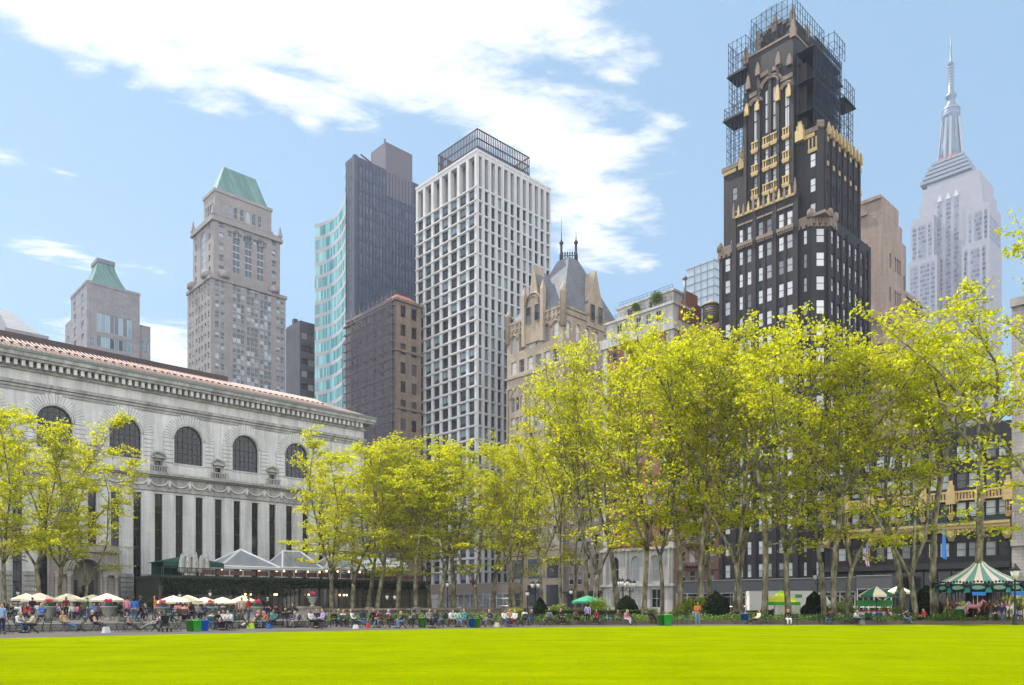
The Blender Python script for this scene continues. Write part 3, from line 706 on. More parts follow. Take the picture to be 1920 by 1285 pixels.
# gables
def gable(mb, along, c, wid, zb, zp, thick, face, mi=0):
    pts = [(c-wid/2, zb), (c+wid/2, zb), (c+wid/2, zb+3.4), (c, zp), (c-wid/2, zb+3.4)]
    f = (lambda a, d, z: (d, a, z)) if along == 'y' else (lambda a, d, z: (a, d, z))
    A = [f(a, face, z) for a, z in pts]; B_ = [f(a, face+thick, z) for a, z in pts]
    if along == 'x': A, B_ = A, B_
    mb.face(A[::-1] if along == 'y' else A, mi); mb.face(B_, mi)
    for i in range(5): mb.face([A[i], A[(i+1) % 5], B_[(i+1) % 5], B_[i]], mi)
gb = b.M('gable', gst)
gy = wv*.50; gz = Z_(497, b.w(0, gy)[1])
gable(gb, 'y', gy, 5.8, H-6.5, gz, 3.5, -.35)
for s_ in (-1, 1): gb.prism([(-.75, gy+s_*3.1-.5), (.3, gy+s_*3.1-.5), (.3, gy+s_*3.1+.5), (-.75, gy+s_*3.1+.5)], H-7, H+5.3); gb.prism([(-.75, gy+s_*3.1-.5), (.3, gy+s_*3.1-.5), (.3, gy+s_*3.1+.5), (-.75, gy+s_*3.1+.5)], H+5.3, H+7.6, poly2=[(-.25, gy+s_*3.1-.05), (-.2, gy+s_*3.1-.05), (-.2, gy+s_*3.1+.05), (-.25, gy+s_*3.1+.05)])
for s_ in (-1, 1): b.facade(gb, (-.66, gy+s_*1.45+.8), (0, -1), 1.62, H-1.9, H+2.1, [(.05, 1.57, H-1.8, H+2.0, False, 'sash')], .2, mats=(FR_D, W_DARK))
tr_.tube([(-.5, gy+2.5*math.cos(PI*i/10), H+2.4+2.7*math.sin(PI*i/10)) for i in range(11)], .22, 4)
tr_.tube([(-.45, gy+1.8*math.cos(PI*i/10), H+2.4+1.9*math.sin(PI*i/10)) for i in range(11)], .16, 4)
gx = b.to_u(1116); gable(gb, 'x', gx, 6.4, H-3, Z_(508, b.w(gx, 0)[1]), 3.2, -.3)
for k in (-1, 1): b.facade(gb, (gx+k*1.4-.75, -.56), (1, 0), 1.52, H-1.6, H+2.4, [(.05, 1.47, H-1.5, H+2.3, False, 'sash')], .2, mats=(FR_D, W_DARK))
for (x, y, h) in ((.1, .1, 5.2), (.1, wv-.3, 3.2), (wu-.3, .1, 4.5)): gb.lathe([(.75, H-5), (.75, H+h*.5), (.95, H+h*.55), (.6, H+h*.75), (.05, H+h)], 8, (x, y))
rf = b.M('roof', slate)
px_, py_ = wu*.30, wv*.20; qx, qy = wu*.62, wv*.95
zr = Z_(488, b.w(wu*.33, wv*.33)[1])
rf.prism([(.4, .3), (wu-.4, .3), (wu-.4, wv*.72), (.4, wv*.72)], H-.1, zr, poly2=[(wu*.30, wv*.22), (wu*.46, wv*.22), (wu*.46, wv*.42), (wu*.30, wv*.42)])
rf.prism([(.4, wv*.72), (wu-.4, wv*.72), (wu-.4, wv-.3), (.4, wv-.3)], H-.1, H+4.5, poly2=[(3, wv*.73), (wu-3, wv*.73), (wu-3, wv*.8), (3, wv*.8)])
for (gx_, ax) in ((gy, 'y'), (gx, 'x')):
    w2 = 2.7
    if ax == 'y': A = [(0, gx_-w2, H+3), (0, gx_+w2, H+3), (0, gx_, gz-.9)]; B_ = [(wu*.3, gx_-w2*.4, H+3), (wu*.3, gx_+w2*.4, H+3), (wu*.3, gx_, gz-.9)]
    else: A = [(gx_-w2, 0, H+2.8), (gx_+w2, 0, H+2.8), (gx_, 0, H+7)]; B_ = [(gx_-w2, wv*.25, H+2.8), (gx_+w2, wv*.25, H+2.8), (gx_, wv*.25, H+7)]
    rf.face([A[0], A[2], B_[2], B_[0]]); rf.face([A[1], B_[1], B_[2], A[2]])
sp1 = b.M('roof_spire', FR_D)
for k, (x, y) in enumerate(((wu*.33, wv*.38), (wu*.44, wv*.24))):
    hh = 10.5 if k == 0 else 7.5
    sp1.lathe([(.45, zr-.2), (.45, zr+1.6), (.28, zr+2.0), (.28, zr+4), (.5, zr+4.2), (.5, zr+4.5), (.12, zr+5.2), (.03, zr+hh)], 8, (x, y))
for i in range(6):
    t = (i+.5)/6; x, y = wu*.33+(wu*.11)*t, wv*.38-wv*.14*t; sp1.lathe([(.12, zr), (.12, zr+1.6), (.22, zr+1.9), (.03, zr+2.4)], 6, (x, y))
sp1.bar((wu*.33, wv*.38, zr+1.3), (wu*.44, wv*.24, zr+1.3), .14)
st_ = b.M('storefront', flat('storefront_glass', (.03, .035, .04), .12, 0, .3, 2, .7))
for i in range(3): st_.box(-.08, wv-wv*(i/3+.28), 7.6, .1, wv-wv*(i/3+.06), 12.2); st_.box(-.08, wv-wv*(i/3+.29), 1.0, .1, wv-wv*(i/3+.05), 6)
b.finish(gst, (FR_D, W_DARK), minpx=5)
# ---- low brown house between gabled building and quoined building (seen through the trees)
P40 = Vector((X_(1545, 132), 132, 0))                   # corner of the black tower on the street line
def on40(px): return P40 + V * solve_len(P40, V, px)
t0, t1 = solve_len(P40, V, 1058), solve_len(P40, V, 1131)
b = Bld('brown_house', 'low dark brown stone house behind the trees beside the gabled building', loc=P40 + V*t1)
wv = t0 - t1
dbr = stone('dark_brown_stone', (.22, .17, .15), bw=.8, bh=.4)
m = b.M('wall', dbr); b.section(m, 0, .02, 16, wv-.02, 0, 26, grid(cols(4, wv, 1.4, .8), rows(5, 4.2, 5, 2.5)), (), depth=.35)
band(m, 0, 0, 16, wv, 4.4, 5, .3); band(m, 0, 0, 16, wv, 25.4, 26.3, .5)
sf = b.M('shop_window', MATS['storefront_glass']); sf.box(-.06, 1, .8, .1, wv*.45, 3.8); sf.box(-.06, wv*.55, .8, .1, wv-1, 3.8)
aw = b.M('cornice_shelf', FR_D); aw.box(-1.6, .3, 4.0, -.02, wv-.3, 4.3)
b.finish(dbr, (FR_W, W_MIX), tt=False)

# ---- red brick house with white quoins and terraced white roof storeys
brick = stone('red_brick', (.27, .115, .085), (.22, .095, .07), bw=.3, bh=.09, mortar=.012, jointc=1.3, streak=.25)
wst = stone('white_stone', (.52, .50, .47), (.47, .455, .43), bw=1.1, bh=.5, streak=.4)
t2 = solve_len(P40, V, 1262)
b = Bld('quoined_building', 'red brick apartment house with white quoins and terraced white rooftop storeys', loc=P40 + V*t2)
wv = t1 - t2; wu = b.to_u(1313); H = b.zat(597)
m = b.M('wall', brick)
cq = [(wv*a, wv*a+1.35) for a in (.13, .30, .48, .64, .80)]
b.section(m, 0, 0.02, wu, wv-.02, 13, H, grid(cq, rows(13.4, 3.9, int((H-14)/3.9), 2.2)), grid(cols(3, wu, 1.1, 2), rows(14, 3.9, 11, 1.8)), depth=.35)
bs = b.M('stone_base', wst); b.section(bs, -.15, 0.01, wu, wv-.01, 0, 13, [(wv*a, wv*a+2.2, 6.2, 11.6, True, 'sash') for a in (.12, .42, .70)] + [(wv*a, wv*a+2.6, .8, 4.6, False, 'pair') for a in (.12, .42, .70)], (), depth=.5)
for z, o in ((5.2, .4), (12.7, .5)): band(bs, -.15, 0, wu, wv, z, z+.5, o)
for a in (.03, .33, .62, .93): bs.box(-.5, wv*a-.3+.3, 5.7, -.14, wv*a+.5, 12.7)
q = b.M('quoin', wst)
for y in (0.0, wv-1.5):
    for k in range(int((H-13)/1.1)):
        d = .25 if k % 2 else 0; q.box(-.16, y+(d if y else 0)-.0, 13+k*1.1+.02, -.002, y+1.5-(0 if y else d), 13+(k+1)*1.1-.02)
for k in range(int((H-13)/1.1)): q.box(.0, -.14, 13+k*1.1+.02, 1.1+.3*(k % 2), .0, 13+(k+1)*1.1-.02)
ts = b.M('terrace_storey', wst)
band(ts, 0, 0.0, 9, wv, H-2.2, H-.2, .5); 
ry = wv
b.section(ts, .3, 0.2, wu*.7, wv-.6, H-.2, H+3.1, [(wv*a, wv*a+1.3, H+.6, H+2.6, False, 'pair') for a in (.16, .30, .44, .58, .72)], (), depth=.25)
band(ts, .3, .2, wu*.7, wv-.6, H+3.1, H+3.6, .35)
b.section(ts, 1.8, 1.2, wu*.65, wv*.86, H+3.6, H+6.4, [(wv*a, wv*a+1.5, H+4.0, H+5.9, False, 'pair') for a in (.14, .30, .46, .62)], (), depth=.25)
band(ts, 1.8, 1.2, wu*.65, wv*.86, H+6.4, H+6.8, .3)
rl = b.M('terrace_rail', FR_D)
for (x, y0, y1, z) in ((.1, .4, wv-.8, H+3.6), (1.9, 1.4, wv*.84, H+6.8)):
    for zz in (z+.5, z+1.): rl.bar((x, y0, zz), (x, y1, zz), .06)
    for i in range(14): yy = y0+(y1-y0)*i/13; rl.bar((x, yy, z), (x, yy, z+1), .05)
ch = b.M('chimney', brick); ch.box(4.5, -.02, H-.1, wu+.5, 1.3, H+5.0); ch.box(wu*.55, .5, H, wu*.98, 2.4, H+7.2); ch.box(2.2, .02, H, 4.3, .9, H+3.5)
fl_ = b.M('flue', FR_G); fl_.tube([(5.2, .7, H+5), (5.2, .7, H+9.5)], .32, 8); fl_.lathe([(.5, H+9.5), (.5, H+9.9), (.1, H+10.3)], 8, (5.2, .7))
b.finish(brick, (FR_W, W_MIX), minpx=6)
QB = b
# ---- brown brick house carrying the water tank
t3 = solve_len(P40, V, 1349)
b = Bld('loft_building', 'brown brick house between quoined building and black tower', loc=P40 + V*(t3+.1))
wv = t2 - t3 - .2; H = Z_(606, b.loc[1])
bb = stone('brown_brick', (.20, .115, .09), (.17, .10, .08), bw=.3, bh=.09, mortar=.012, jointc=1.3)
m = b.M('wall', bb); b.section(m, .3, 0, 16, wv, 0, H, grid(cols(4, wv, 1.3, .8), rows(5, 3.9, int((H-8)/3.9), 2.2)), grid(cols(3, 15.7, 1.2, 2), rows(40, 3.9, 4, 2)), depth=.3)
band(m, .3, 0, 16, wv, H-.8, H+.3, .2); band(m, .3, 0, 16, wv, 8.2, 8.8, .2)
sf = b.M('shop_window', MATS['storefront_glass']); sf.box(.2, .6, .8, .5, wv-.6, 3.6)
for k in range(6):
    fe = b.M('fire_escape', FR_D); z = 9+k*3.9; fe.box(-.9, wv*.25, z, .28, wv*.75, z+.06)
    for i in range(9): fe.bar((-.88, wv*.25+wv*.5*i/8, z), (-.88, wv*.25+wv*.5*i/8, z+.95), .03)
    fe.bar((-.88, wv*.25, z+.95), (-.88, wv*.75, z+.95), .05); fe.bar((-.4, wv*.3, z), (-.4, wv*.7, z+3.9), .12)
b.finish(bb, (FR_W, W_MIX))
wt = empty('water_tank', 'round wooden rooftop water tank with conical cap beside the black tower', 'water tank', (X_(1333, 160), 160, 0))
tk = MB(); zb, zt = Z_(606, 160), Z_(575, 160); R_ = 1.7
tk.lathe([(R_, zb), (R_*.97, zt)], 18); 
tk.build('tank', stone('tank_wood', (.30, .25, .22), bw=.2, bh=9, mortar=.02), wt)
c_ = MB(); c_.lathe([(R_+.25, zt), (R_*.5, zt+.9), (.1, zt+1.3)], 18); c_.build('cap', flat('tank_cap', (.42, .30, .18)), wt)
h_ = MB()
for k in range(7): h_.lathe([(R_+.04, zb+.25+k*.5), (R_+.05, zb+.31+k*.5)], 18)
h_.build('hoop', FR_D, wt)
l_ = MB()
for k in range(4): a = PI/4+k*PI/2; l_.bar((1.3*math.cos(a), 1.3*math.sin(a), 40), (1.3*math.cos(a), 1.3*math.sin(a), zb), .25)
l_.build('stand', FR_D, wt)
# ---- distant glass tower sliver
b = Bld('glass_tower', 'sliver of a pale glass tower just left of the black tower', 1340, 330)
wu = b.to_u(1372); H = b.zat(484); m = b.M('wall', flat('pale_glass', (.35, .42, .48), .15, 0, .1, 2, .7)); m.prism([(0, 0), (wu, 0), (wu, 14), (0, 14)], 0, H)
mu = b.M('mullion', flat('mullion_pale', (.2, .22, .26)))
for i in range(30): mu.box(-.2, -.2, H-1-i*3.6, wu, 14.2, H-.6-i*3.6)
for i in range(4): mu.box(-.25, 3.2*i+.3, 0, -.02, 3.2*i+.5, H-.2)
b.finish(FR_G, (FR_W, W_BLUE))

# ================= the black and gold tower
blk = stone('black_brick', (.030, .027, .031), (.024, .022, .026), bw=.5, bh=.16, mortar=.012, jointc=1.25, streak=.25, rough=.6)
gold = flat('gold_terracotta', (.46, .335, .16), .5, .25, .3, 3.)
gpale = flat('weathered_terracotta', (.20, .155, .125), .7, 0, .3, 2.)
b = Bld('black_tower', 'black brick tower with gold crown ornaments and scaffolding at its top', loc=P40)
AR = b
wv, wu = b.to_v(1350), b.to_u(1633); CHF = 2.3
ARG = glass('tower_sash_glass', (.10, .11, .13), (.66, .67, .69), .28, .1, .6)  # pale panes: blinds, and the reflected bright sky put into the colour
ARM = (FR_D, ARG); PT = 4.14
def cN(a, c, x=0): return (wv - b.to_v(a, (x, 0)), wv - b.to_v(c, (x, 0)))
ZR = 71.0
m = b.M('wall', blk)
Zp = 69.0; Zc = 74.6
rws = [(ZR-2.45-PT*k, ZR-PT*k) for k in range(1, 16)]
pav = [cN(1359.5, 1369), cN(1506.5, 1518)]
cen = [cN(p, q_, -.6) for p, q_ in ((1386, 1395), (1401, 1409.5), (1422, 1432), (1437.5, 1448), (1460, 1470.5), (1475.5, 1486))]
yc0, yc1 = b.to_v(1492, (-.6, 0)), b.to_v(1377, (-.6, 0))
b.facade(m, (0, wv), (0, -1), wv-CHF, 0, Zp, grid(pav, rws), .18, mats=ARM)
chw = CHF*1.4142; b.facade(m, (0, CHF), (1, -1), chw, 0, Zp, grid([(chw/2-.7, chw/2+.7)], rws), .18, mats=ARM)
cwW = [(wu-CHF)*a for a in (.03, .17, .31, .45, .59, .73, .87)]
b.facade(m, (CHF, 0), (1, 0), wu-CHF, 0, Zp, grid([(a, a+1.15) for a in cwW], rws), .3, mats=ARM)
m.face([(0, CHF, Zp), (CHF, 0, Zp), (wu, 0, Zp), (wu, wv, Zp), (0, wv, Zp)]); m.face([(wu, 0, 0), (wu, wv, 0), (wu, wv, Zp), (wu, 0, Zp)]); m.face([(wu, wv, 0), (0, wv, 0), (0, wv, Zp), (wu, wv, Zp)])
# projecting central bay
b.facade(m, (-.6, yc1), (0, -1), yc1-yc0, 0, Zc, [(a-(wv-yc1), c-(wv-yc1), z0, z1, False, 'sash') for a, c in cen for z0, z1 in [(ZR-2.45, ZR)] + rws], .16, mats=ARM)
m.face([(-.6, yc0, 0), (1.2, yc0, 0), (1.2, yc0, Zc), (-.6, yc0, Zc)]); m.face([(1.2, yc1, 0), (-.6, yc1, 0), (-.6, yc1, Zc), (1.2, yc1, Zc)]); m.face([(-.6, yc0, Zc), (1.2, yc0, Zc), (1.2, yc1, Zc), (-.6, yc1, Zc)])
pil = b.M('pilaster', blk)
for k in range(4):
    y = yc0 + (yc1-yc0)*k/3; pil.box(-.8, y-.45, 0, -.61, y+.45, Zc-.3)
for k in range(3):
    y = yc0 + (yc1-yc0)*(k+.5)/3; pil.box(-.68, y-.22, 0, -.61, y+.22, Zc-1.6)
for y in (CHF+.3, wv-.3, wv-3.0): pil.box(-.22, y-.35, 0, -.005, y+.35, Zp-2.2)
for i, a in enumerate(cwW + [wu-CHF-.5]):
    x = CHF+a-.95; pil.box(x-.3, -.28, 0, x+.3, -.005, Zp-2.2+(1 if i % 2 else 0))
# shaft
x0, y0 = 1.0, .9; y1 = b.to_v(1357, (x0, 0)); x1 = b.to_u(1614, (0, y0)); Zs = 84.2; CH2 = .9
sh = b.M('shaft_wall', blk)
def c2(a, c, x=x0): return (y1 - b.to_v(a, (x, 0)), y1 - b.to_v(c, (x, 0)))
rs2 = [(Zs-3.9-4.35*k-2.35, Zs-3.9-4.35*k) for k in range(4)]
b.facade(sh, (x0, y1), (0, -1), y1-y0-CH2, Zp-.5, Zs, grid([c2(1373, 1382), c2(1519, 1529)], rs2), .18, mats=ARM)
b.facade(sh, (x0, y0+CH2), (1, -1), CH2*1.4142, Zp-.5, Zs+.8, (), .3)
b.facade(sh, (x0+CH2, y0), (1, 0), x1-x0-CH2, Zp-.5, Zs, grid([(.8+2.35*i, 1.75+2.35*i) for i in range(6)], rs2), .3, mats=ARM)
sh.face([(x0, y0+CH2, Zs), (x0+CH2, y0, Zs), (x1, y0, Zs), (x1, y1, Zs), (x0, y1, Zs)]); sh.face([(x1, y0, Zp), (x1, y1, Zp), (x1, y1, Zs), (x1, y0, Zs)]); sh.face([(x1, y1, Zp), (x0, y1, Zp), (x0, y1, Zs), (x1, y1, Zs)])
for i in range(7): pil.box(x0+CH2+.2+2.35*i, y0-.3, Zp, x0+CH2+.65+2.35*i, y0-.005, Zs-.2+1.4*(i % 2))
# crown block
kx = .35; ky0, ky1 = b.to_v(1487, (kx, 0)), b.to_v(1399, (kx, 0)); kx1 = x1-2.2; Zk = 103.0
kr = b.M('crown_wall', blk)
def c3(a, c): return (ky1 - b.to_v(a, (kx, 0)), ky1 - b.to_v(c, (kx, 0)))
k4 = [c3(1413, 1421), c3(1434, 1442), c3(1448.5, 1456.5), c3(1471, 1479.5)]
r3 = [(Zs-3.9-4.35*k-2.35, Zs-3.9-4.35*k) for k in range(-1, 3)]
hl = grid(k4, [z for z in r3 if z[0] > Zp+.5 and z[1] < Zs+2]) + [(a, c, 86.8+.5*(i in (1, 2)), 94.0+1.2*(i in (1, 2)), True, 'bars') for i, (a, c) in enumerate(k4)]
b.facade(kr, (kx, ky1), (0, -1), ky1-ky0, Zp-.4, Zk, hl, .25, mats=ARM)
for P0, r, W_ in (((kx, ky0), (1, 0), kx1-kx), ((kx1, ky0), (0, 1), ky1-ky0), ((kx1, ky1), (-1, 0), kx1-kx)): b.facade(kr, P0, r, W_, Zp-.4, Zk)
kr.face([(kx, ky0, Zk), (kx1, ky0, Zk), (kx1, ky1, Zk), (kx, ky1, Zk)])
# narrower shoulder on each side of the crown
kr.box(kx+2.0, ky1, Zs, kx1-1.5, ky1+1.6, 98); kr.box(kx+1.6, ky0-1.7, Zs, kx1-1.5, ky0, 97.5)
for c in (0, k4[0][1]+.35, (k4[1][1]+k4[2][0])/2, k4[2][1]+.35, ky1-ky0):
    y = ky1-c; pil.box(kx-.45, y-.3, Zp+4, kx-.005, y+.3, 98.5 if c not in (0, ky1-ky0) else 94.5)
tx0, ty0, tx1, ty1 = kx+1.6, ky0+.9, kx1-2.4, ky1-1.6
for P0, r, W_ in (((tx0, ty1), (0, -1), ty1-ty0), ((tx0, ty0), (1, 0), tx1-tx0), ((tx1, ty0), (0, 1), ty1-ty0), ((tx1, ty1), (-1, 0), tx1-tx0)): b.facade(kr, P0, r, W_, Zk, 107.2)
kr.face([(tx0, ty0, 107.2), (tx1, ty0, 107.2), (tx1, ty1, 107.2), (tx0, ty1, 107.2)])
# terracotta
g = b.M('gold_ornament', gold); w_ = b.M('terracotta_crest', gpale)
def fin(mb, x, y, z0, z1, w=.5):
    h = z1-z0
    for (a, c, k) in ((0, .55, 1.), (.45, .8, .72), (.7, 1., .42)): mb.box(x-w*k*.6, y-w*k, z0+h*a, x+w*k*.6, y+w*k, z0+h*c)
def finp(mb, px, pt, pb, x=0., w=.5):
    y = b.to_v(px, (x, 0)); Yd = b.w(x, y)[1]; fin(mb, x, y, Z_(pb, Yd), Z_(pt, Yd), w)
finp(g, 1500, 229, 266, .4, .75); finp(g, 1392, 278, 318, .6, .65)
for px, pt, pb in ((1479, 158, 182), (1458, 160, 190), (1420, 190, 208), (1400, 195, 218)): finp(g, px, pt, pb, -.1, .42)
for px, pt, pb in ((1459, 98, 122), (1480, 101, 122), (1421, 118, 142), (1403, 143, 168)): finp(w_, px, pt, pb, -.15, .42)
# arches over the crown windows
for a, c, zb in ((k4[1][0]-.5, k4[2][1]+.5, 95.4), (k4[0][0]-.4, k4[0][1]+.4, 93.4), (k4[3][0]-.4, k4[3][1]+.4, 93.4)):
    r = (c-a)/2; yc = ky1-(a+c)/2
    for j, (rr, xx) in enumerate(((r, -.30), (r+.5, -.22))):
        w_.tube([(kx+xx, yc+rr*math.cos(PI*i/10), zb+rr*.85*math.sin(PI*i/10)) for i in range(11)], .26, 4)
    w_.box(kx-.3, yc-r-.3, zb+r*.85+.9, kx-.02, yc+r+.3, zb+r*.85+1.7)
# crest arch on the top block
yc = (ty0+ty1)/2; hw_ = (ty1-ty0)/2
for i in range(11):
    a = PI*i/10; w_.box(tx0-.3, yc+hw_*math.cos(a)-.35, 103.4+4.0*math.sin(a)-.2, tx0-.02, yc+hw_*math.cos(a)+.35, 103.4+4.0*math.sin(a)+.5)
for (x, y, z) in ((tx0, ty0, 108.9), (tx0, yc, 109.2), (tx0, ty1, 108), (tx1, ty0, 108), (kx, ky0, 105.2), (kx, ky1, 105), ((tx0+tx1)/2, ty0, 108.4)): fin(w_, x, y, z-3.2, z, .5)
band(w_, kx, ky0, kx1, ky1, Zk-.25, Zk+.1, .12)
w_.box(kx+1.4, ky1+.3, 101, kx+2.8, ky1+1.6, 104.4)
# parapets of the shaft
for (ya, yb) in ((y0+CH2, y0+CH2+3.6), (y1-3.0, y1+.1)):
    g.box(x0-.18, ya+.3, Zs-1.0, x0-.01, yb, Zs-.3); w_.box(x0-.3, ya-.2, Zs-.25, x0+.3, yb+.2, Zs+.55)
yv = b.to_v(1524, (x0, 0)); g.box(x0-.22, yv-.8, Zs-3.7, x0-.01, yv+.8, Zs-3.0); g.box(x0-.2, yv-.75, Zs-2.9, x0-.01, yv-.55, Zs-1.2); g.box(x0-.2, yv+.55, Zs-2.9, x0-.01, yv+.75, Zs-1.2); g.box(x0-.2, yv-.1, Zs-2.9, x0-.01, yv+.1, Zs-1.2)
for k in range(3):   # shaped top of the chamfer
    d = .25*k; w_.tube([(x0+CH2*t_, y0+CH2*(1-t_), Zs+.6+.35*k) for t_ in (0, .5, 1)], .35, 5)
for (a, c) in k4:    # gold balconettes between the windows
    y = ky1-(a+c)/2
    for k, zz in enumerate((Zs+.9-.2, Zs-3.5, Zs-7.9)):
        mb = g if k < 3 else w_
        mb.box(kx-.55, y-.75, zz, kx-.01, y+.75, zz+.22); mb.box(kx-.5, y-.68, zz+1.35, kx-.01, y+.68, zz+1.6)
        for j in (-.6, -.1, .4): mb.box(kx-.45, y+j, zz+.22, kx-.05, y+j+.2, zz+1.35)
        mb.prism([(kx-.5, y-.6), (kx-.01, y-.6), (kx-.01, y+.6), (kx-.5, y+.6)][::1], zz-.5, zz, poly2=[(kx-.55, y-.7), (kx-.01, y-.7), (kx-.01, y+.7), (kx-.55, y+.7)])
for i in range(10): fin(g, x0+CH2+1.2+1.5*i, y0-.35, Zs-.6, Zs+1.6, .35)
for i in range(7):
    for zz in (Zs-1.0, Zs-5.3): g.box(x0+CH2+.9+2.35*i, y0-.16, zz-.5, x0+CH2+1.7+2.35*i, y0-.01, zz+.3)
# gold cresting over the central bay
for i in range(13):
    y = yc0+(yc1-yc0)*i/12; fin(g if i % 2 else w_, -.85, y, Zc-1.1, Zc+(.9 if i % 4 else 1.7), .22)
g.box(-.9, yc0, Zc-1.25, -.62, yc1, Zc-.8)
for (a, c) in cen:
    y = wv-(a+c)/2; w_.box(-.85, y-.75, ZR+.65, -.61, y+.75, ZR+1.0); w_.box(-1.0, y-.8, ZR-3.2, -.61, y+.8, ZR-2.6)
    for j in range(4): w_.box(-.95, y-.7+.38*j, ZR-3.7, -.65, y-.5+.38*j, ZR-3.2)
# shaped parapet of the pavilions
for P0, r, W_ in (((0, CHF+.2), (0, 1), 3.0), ((0, wv-3.0), (0, 1), 3.0), ((0, CHF), (1, -1), chw), ((CHF, 0), (1, 0), 2.2)):
    r = Vector(r).normalized()
    p = Vector(P0); 
    for j in range(int(W_/.5)+1):
        q_ = p + r*min(W_, .5*j); w_.box(q_.x-.3, q_.y-.3, Zp-1.9+.5*(j % 2), q_.x+.3, q_.y+.3, Zp-.4)
    e_ = p + r*W_
    w_.box(min(p.x, e_.x)-.32, min(p.y, e_.y)-.32, Zp-.4, max(p.x, e_.x)+.12, max(p.y, e_.y)+.12, Zp+.12)
    for q_ in (p, e_): w_.lathe([(.55, Zp-.4), (.6, Zp+.6), (.4, Zp+1.1), (.05, Zp+1.4)], 8, (q_.x, q_.y))
# scaffolding
sf = b.M('scaffolding', flat('scaffold_blue', (.030, .038, .055), .5, .4))
def cage(x0, y0, x1, y1, z0, z1, st=1.25, hz=1.9, sides='nswe', plat=True):
    if plat: sf.box(x0-.1, y0-.1, z0-.18, x1+.1, y1+.1, z0); sf.box(x0-.25, y0-.25, z0-.5, x1+.25, y1+.25, z0-.35)
    L = []
    if 'n' in sides: L.append(((x0, y0), (x0, y1)))
    if 's' in sides: L.append(((x1, y0), (x1, y1)))
    if 'w' in sides: L.append(((x0, y0), (x1, y0)))
    if 'e' in sides: L.append(((x0, y1), (x1, y1)))
    for (p, q_) in L:
        n_ = max(1, round(math.dist(p, q_)/st)); k = max(1, round((z1-z0)/hz))
        for i in range(n_+1):
            x, y = p[0]+(q_[0]-p[0])*i/n_, p[1]+(q_[1]-p[1])*i/n_; sf.bar((x, y, z0), (x, y, z1+random.uniform(0, .35)), .09)
            if i < n_:
                x2, y2 = p[0]+(q_[0]-p[0])*(i+1)/n_, p[1]+(q_[1]-p[1])*(i+1)/n_
                for j in range(k): 
                    if (i+j) % 2 == 0: sf.bar((x, y, z0+(z1-z0)*j/k), (x2, y2, z0+(z1-z0)*(j+1)/k), .05)
        for j in range(1, k+1): z = z0+(z1-z0)*j/k; sf.bar((p[0], p[1], z), (q_[0], q_[1], z), .07)
cage(tx0-1.2, ty0-.6, tx1+.4, ty1+.8, 104.0, 109.8, 1.0, 1.5, plat=False)
cage(kx-.5, ky1-.2, kx+3, ky1+3.4, 101.2, 107.0, .9, 1.5); cage(kx-.3, ky1+.2, kx+2.8, ky1+3.4, 93.6, 100.6, .9, 1.5, plat=False)
cage(kx-.6, ky1+.2, kx+3, ky1+4.2, 93.2, 95.0, .9, .9); cage(kx-.4, ky1+.6, kx+2.8, ky1+3.8, Zs+.2, 92.8, .9, 1.5, plat=False)
cage(kx1-5.6, ky0-2.0, kx1+.4, ky0-.2, 99.8, 104.0, .9, 1.4); cage(kx1-3.2, ky0-2.2, kx1+1.4, ky0+1.0, 104.5, 107.8, plat=False)
cage(kx1-2.4, ky0-3.8, kx1+1.8, ky0-1.6, 95.4, 98.6, .9, 1.4); cage(kx1-2.0, ky0-3.6, kx1+1.6, ky0-1.8, Zs+.2, 95, .9, 1.5, plat=False)
cage(kx+.4, ky0-3.6, kx1-4, ky0-.6, Zs+.1, 99.2, 1.6, 2.2, 'we', False)
for z in (88, 93.4, 98.9): sf.box(kx+.2, ky0-3.8, z, kx1-4, ky0-.3, z+.12); sf.box(kx+.2, ky0-3.9, z+.9, kx1-4, ky0-3.8, z+1.0); sf.box(kx+.2, ky0-3.9, z+1.4, kx1-4, ky0-3.8, z+1.5)
mn2, nt2, on2 = nt_new('blue_net')
tc2 = N(nt2, 'ShaderNodeTexCoord'); f2 = noise_(nt2, tc2.outputs['Object'], .5, 5, .65)
d2 = N(nt2, 'ShaderNodeBsdfDiffuse', ins={'Color': (.026, .034, .055, 1)}); r2 = N(nt2, 'ShaderNodeBsdfTransparent')
x2_ = N(nt2, 'ShaderNodeMixShader'); nt2.links.new(ramp_(nt2, f2, [(.3, .45), (.7, .85)]), x2_.inputs[0]); nt2.links.new(r2.outputs[0], x2_.inputs[1]); nt2.links.new(d2.outputs[0], x2_.inputs[2]); nt2.links.new(x2_.outputs[0], on2.inputs[0])
ne = b.M('netting', mn2)
mn3, nt3, on3 = nt_new('fine_net'); d3 = N(nt3, 'ShaderNodeBsdfDiffuse', ins={'Color': (.03, .04, .06, 1)}); r3 = N(nt3, 'ShaderNodeBsdfTransparent'); x3_ = N(nt3, 'ShaderNodeMixShader', ins={0: .22}); nt3.links.new(r3.outputs[0], x3_.inputs[1]); nt3.links.new(d3.outputs[0], x3_.inputs[2]); nt3.links.new(x3_.outputs[0], on3.inputs[0])
nd = b.M('crown_net', mn3)
ne.face([(kx+.2, ky0-3.75, Zs), (kx1-4, ky0-3.75, Zs), (kx1-4, ky0-3.75, 100.5), (kx+.2, ky0-3.75, 100.5)])
for i in range(8):
    a0, a1 = i/8, (i+1)/8; L_ = ty1-ty0+1.9; f_ = lambda t: 110.0 - 2.4*(2*t-1)**2*(1 if t > .5 else 1.6)
    nd.face([(tx0-1.65, ty0-.9+L_*a0, 104.0), (tx0-1.65, ty0-.9+L_*a1, 104.0), (tx0-1.65, ty0-.9+L_*a1, f_(a1)), (tx0-1.65, ty0-.9+L_*a0, f_(a0))])
b.finish(blk, ARM, minpx=4.2)

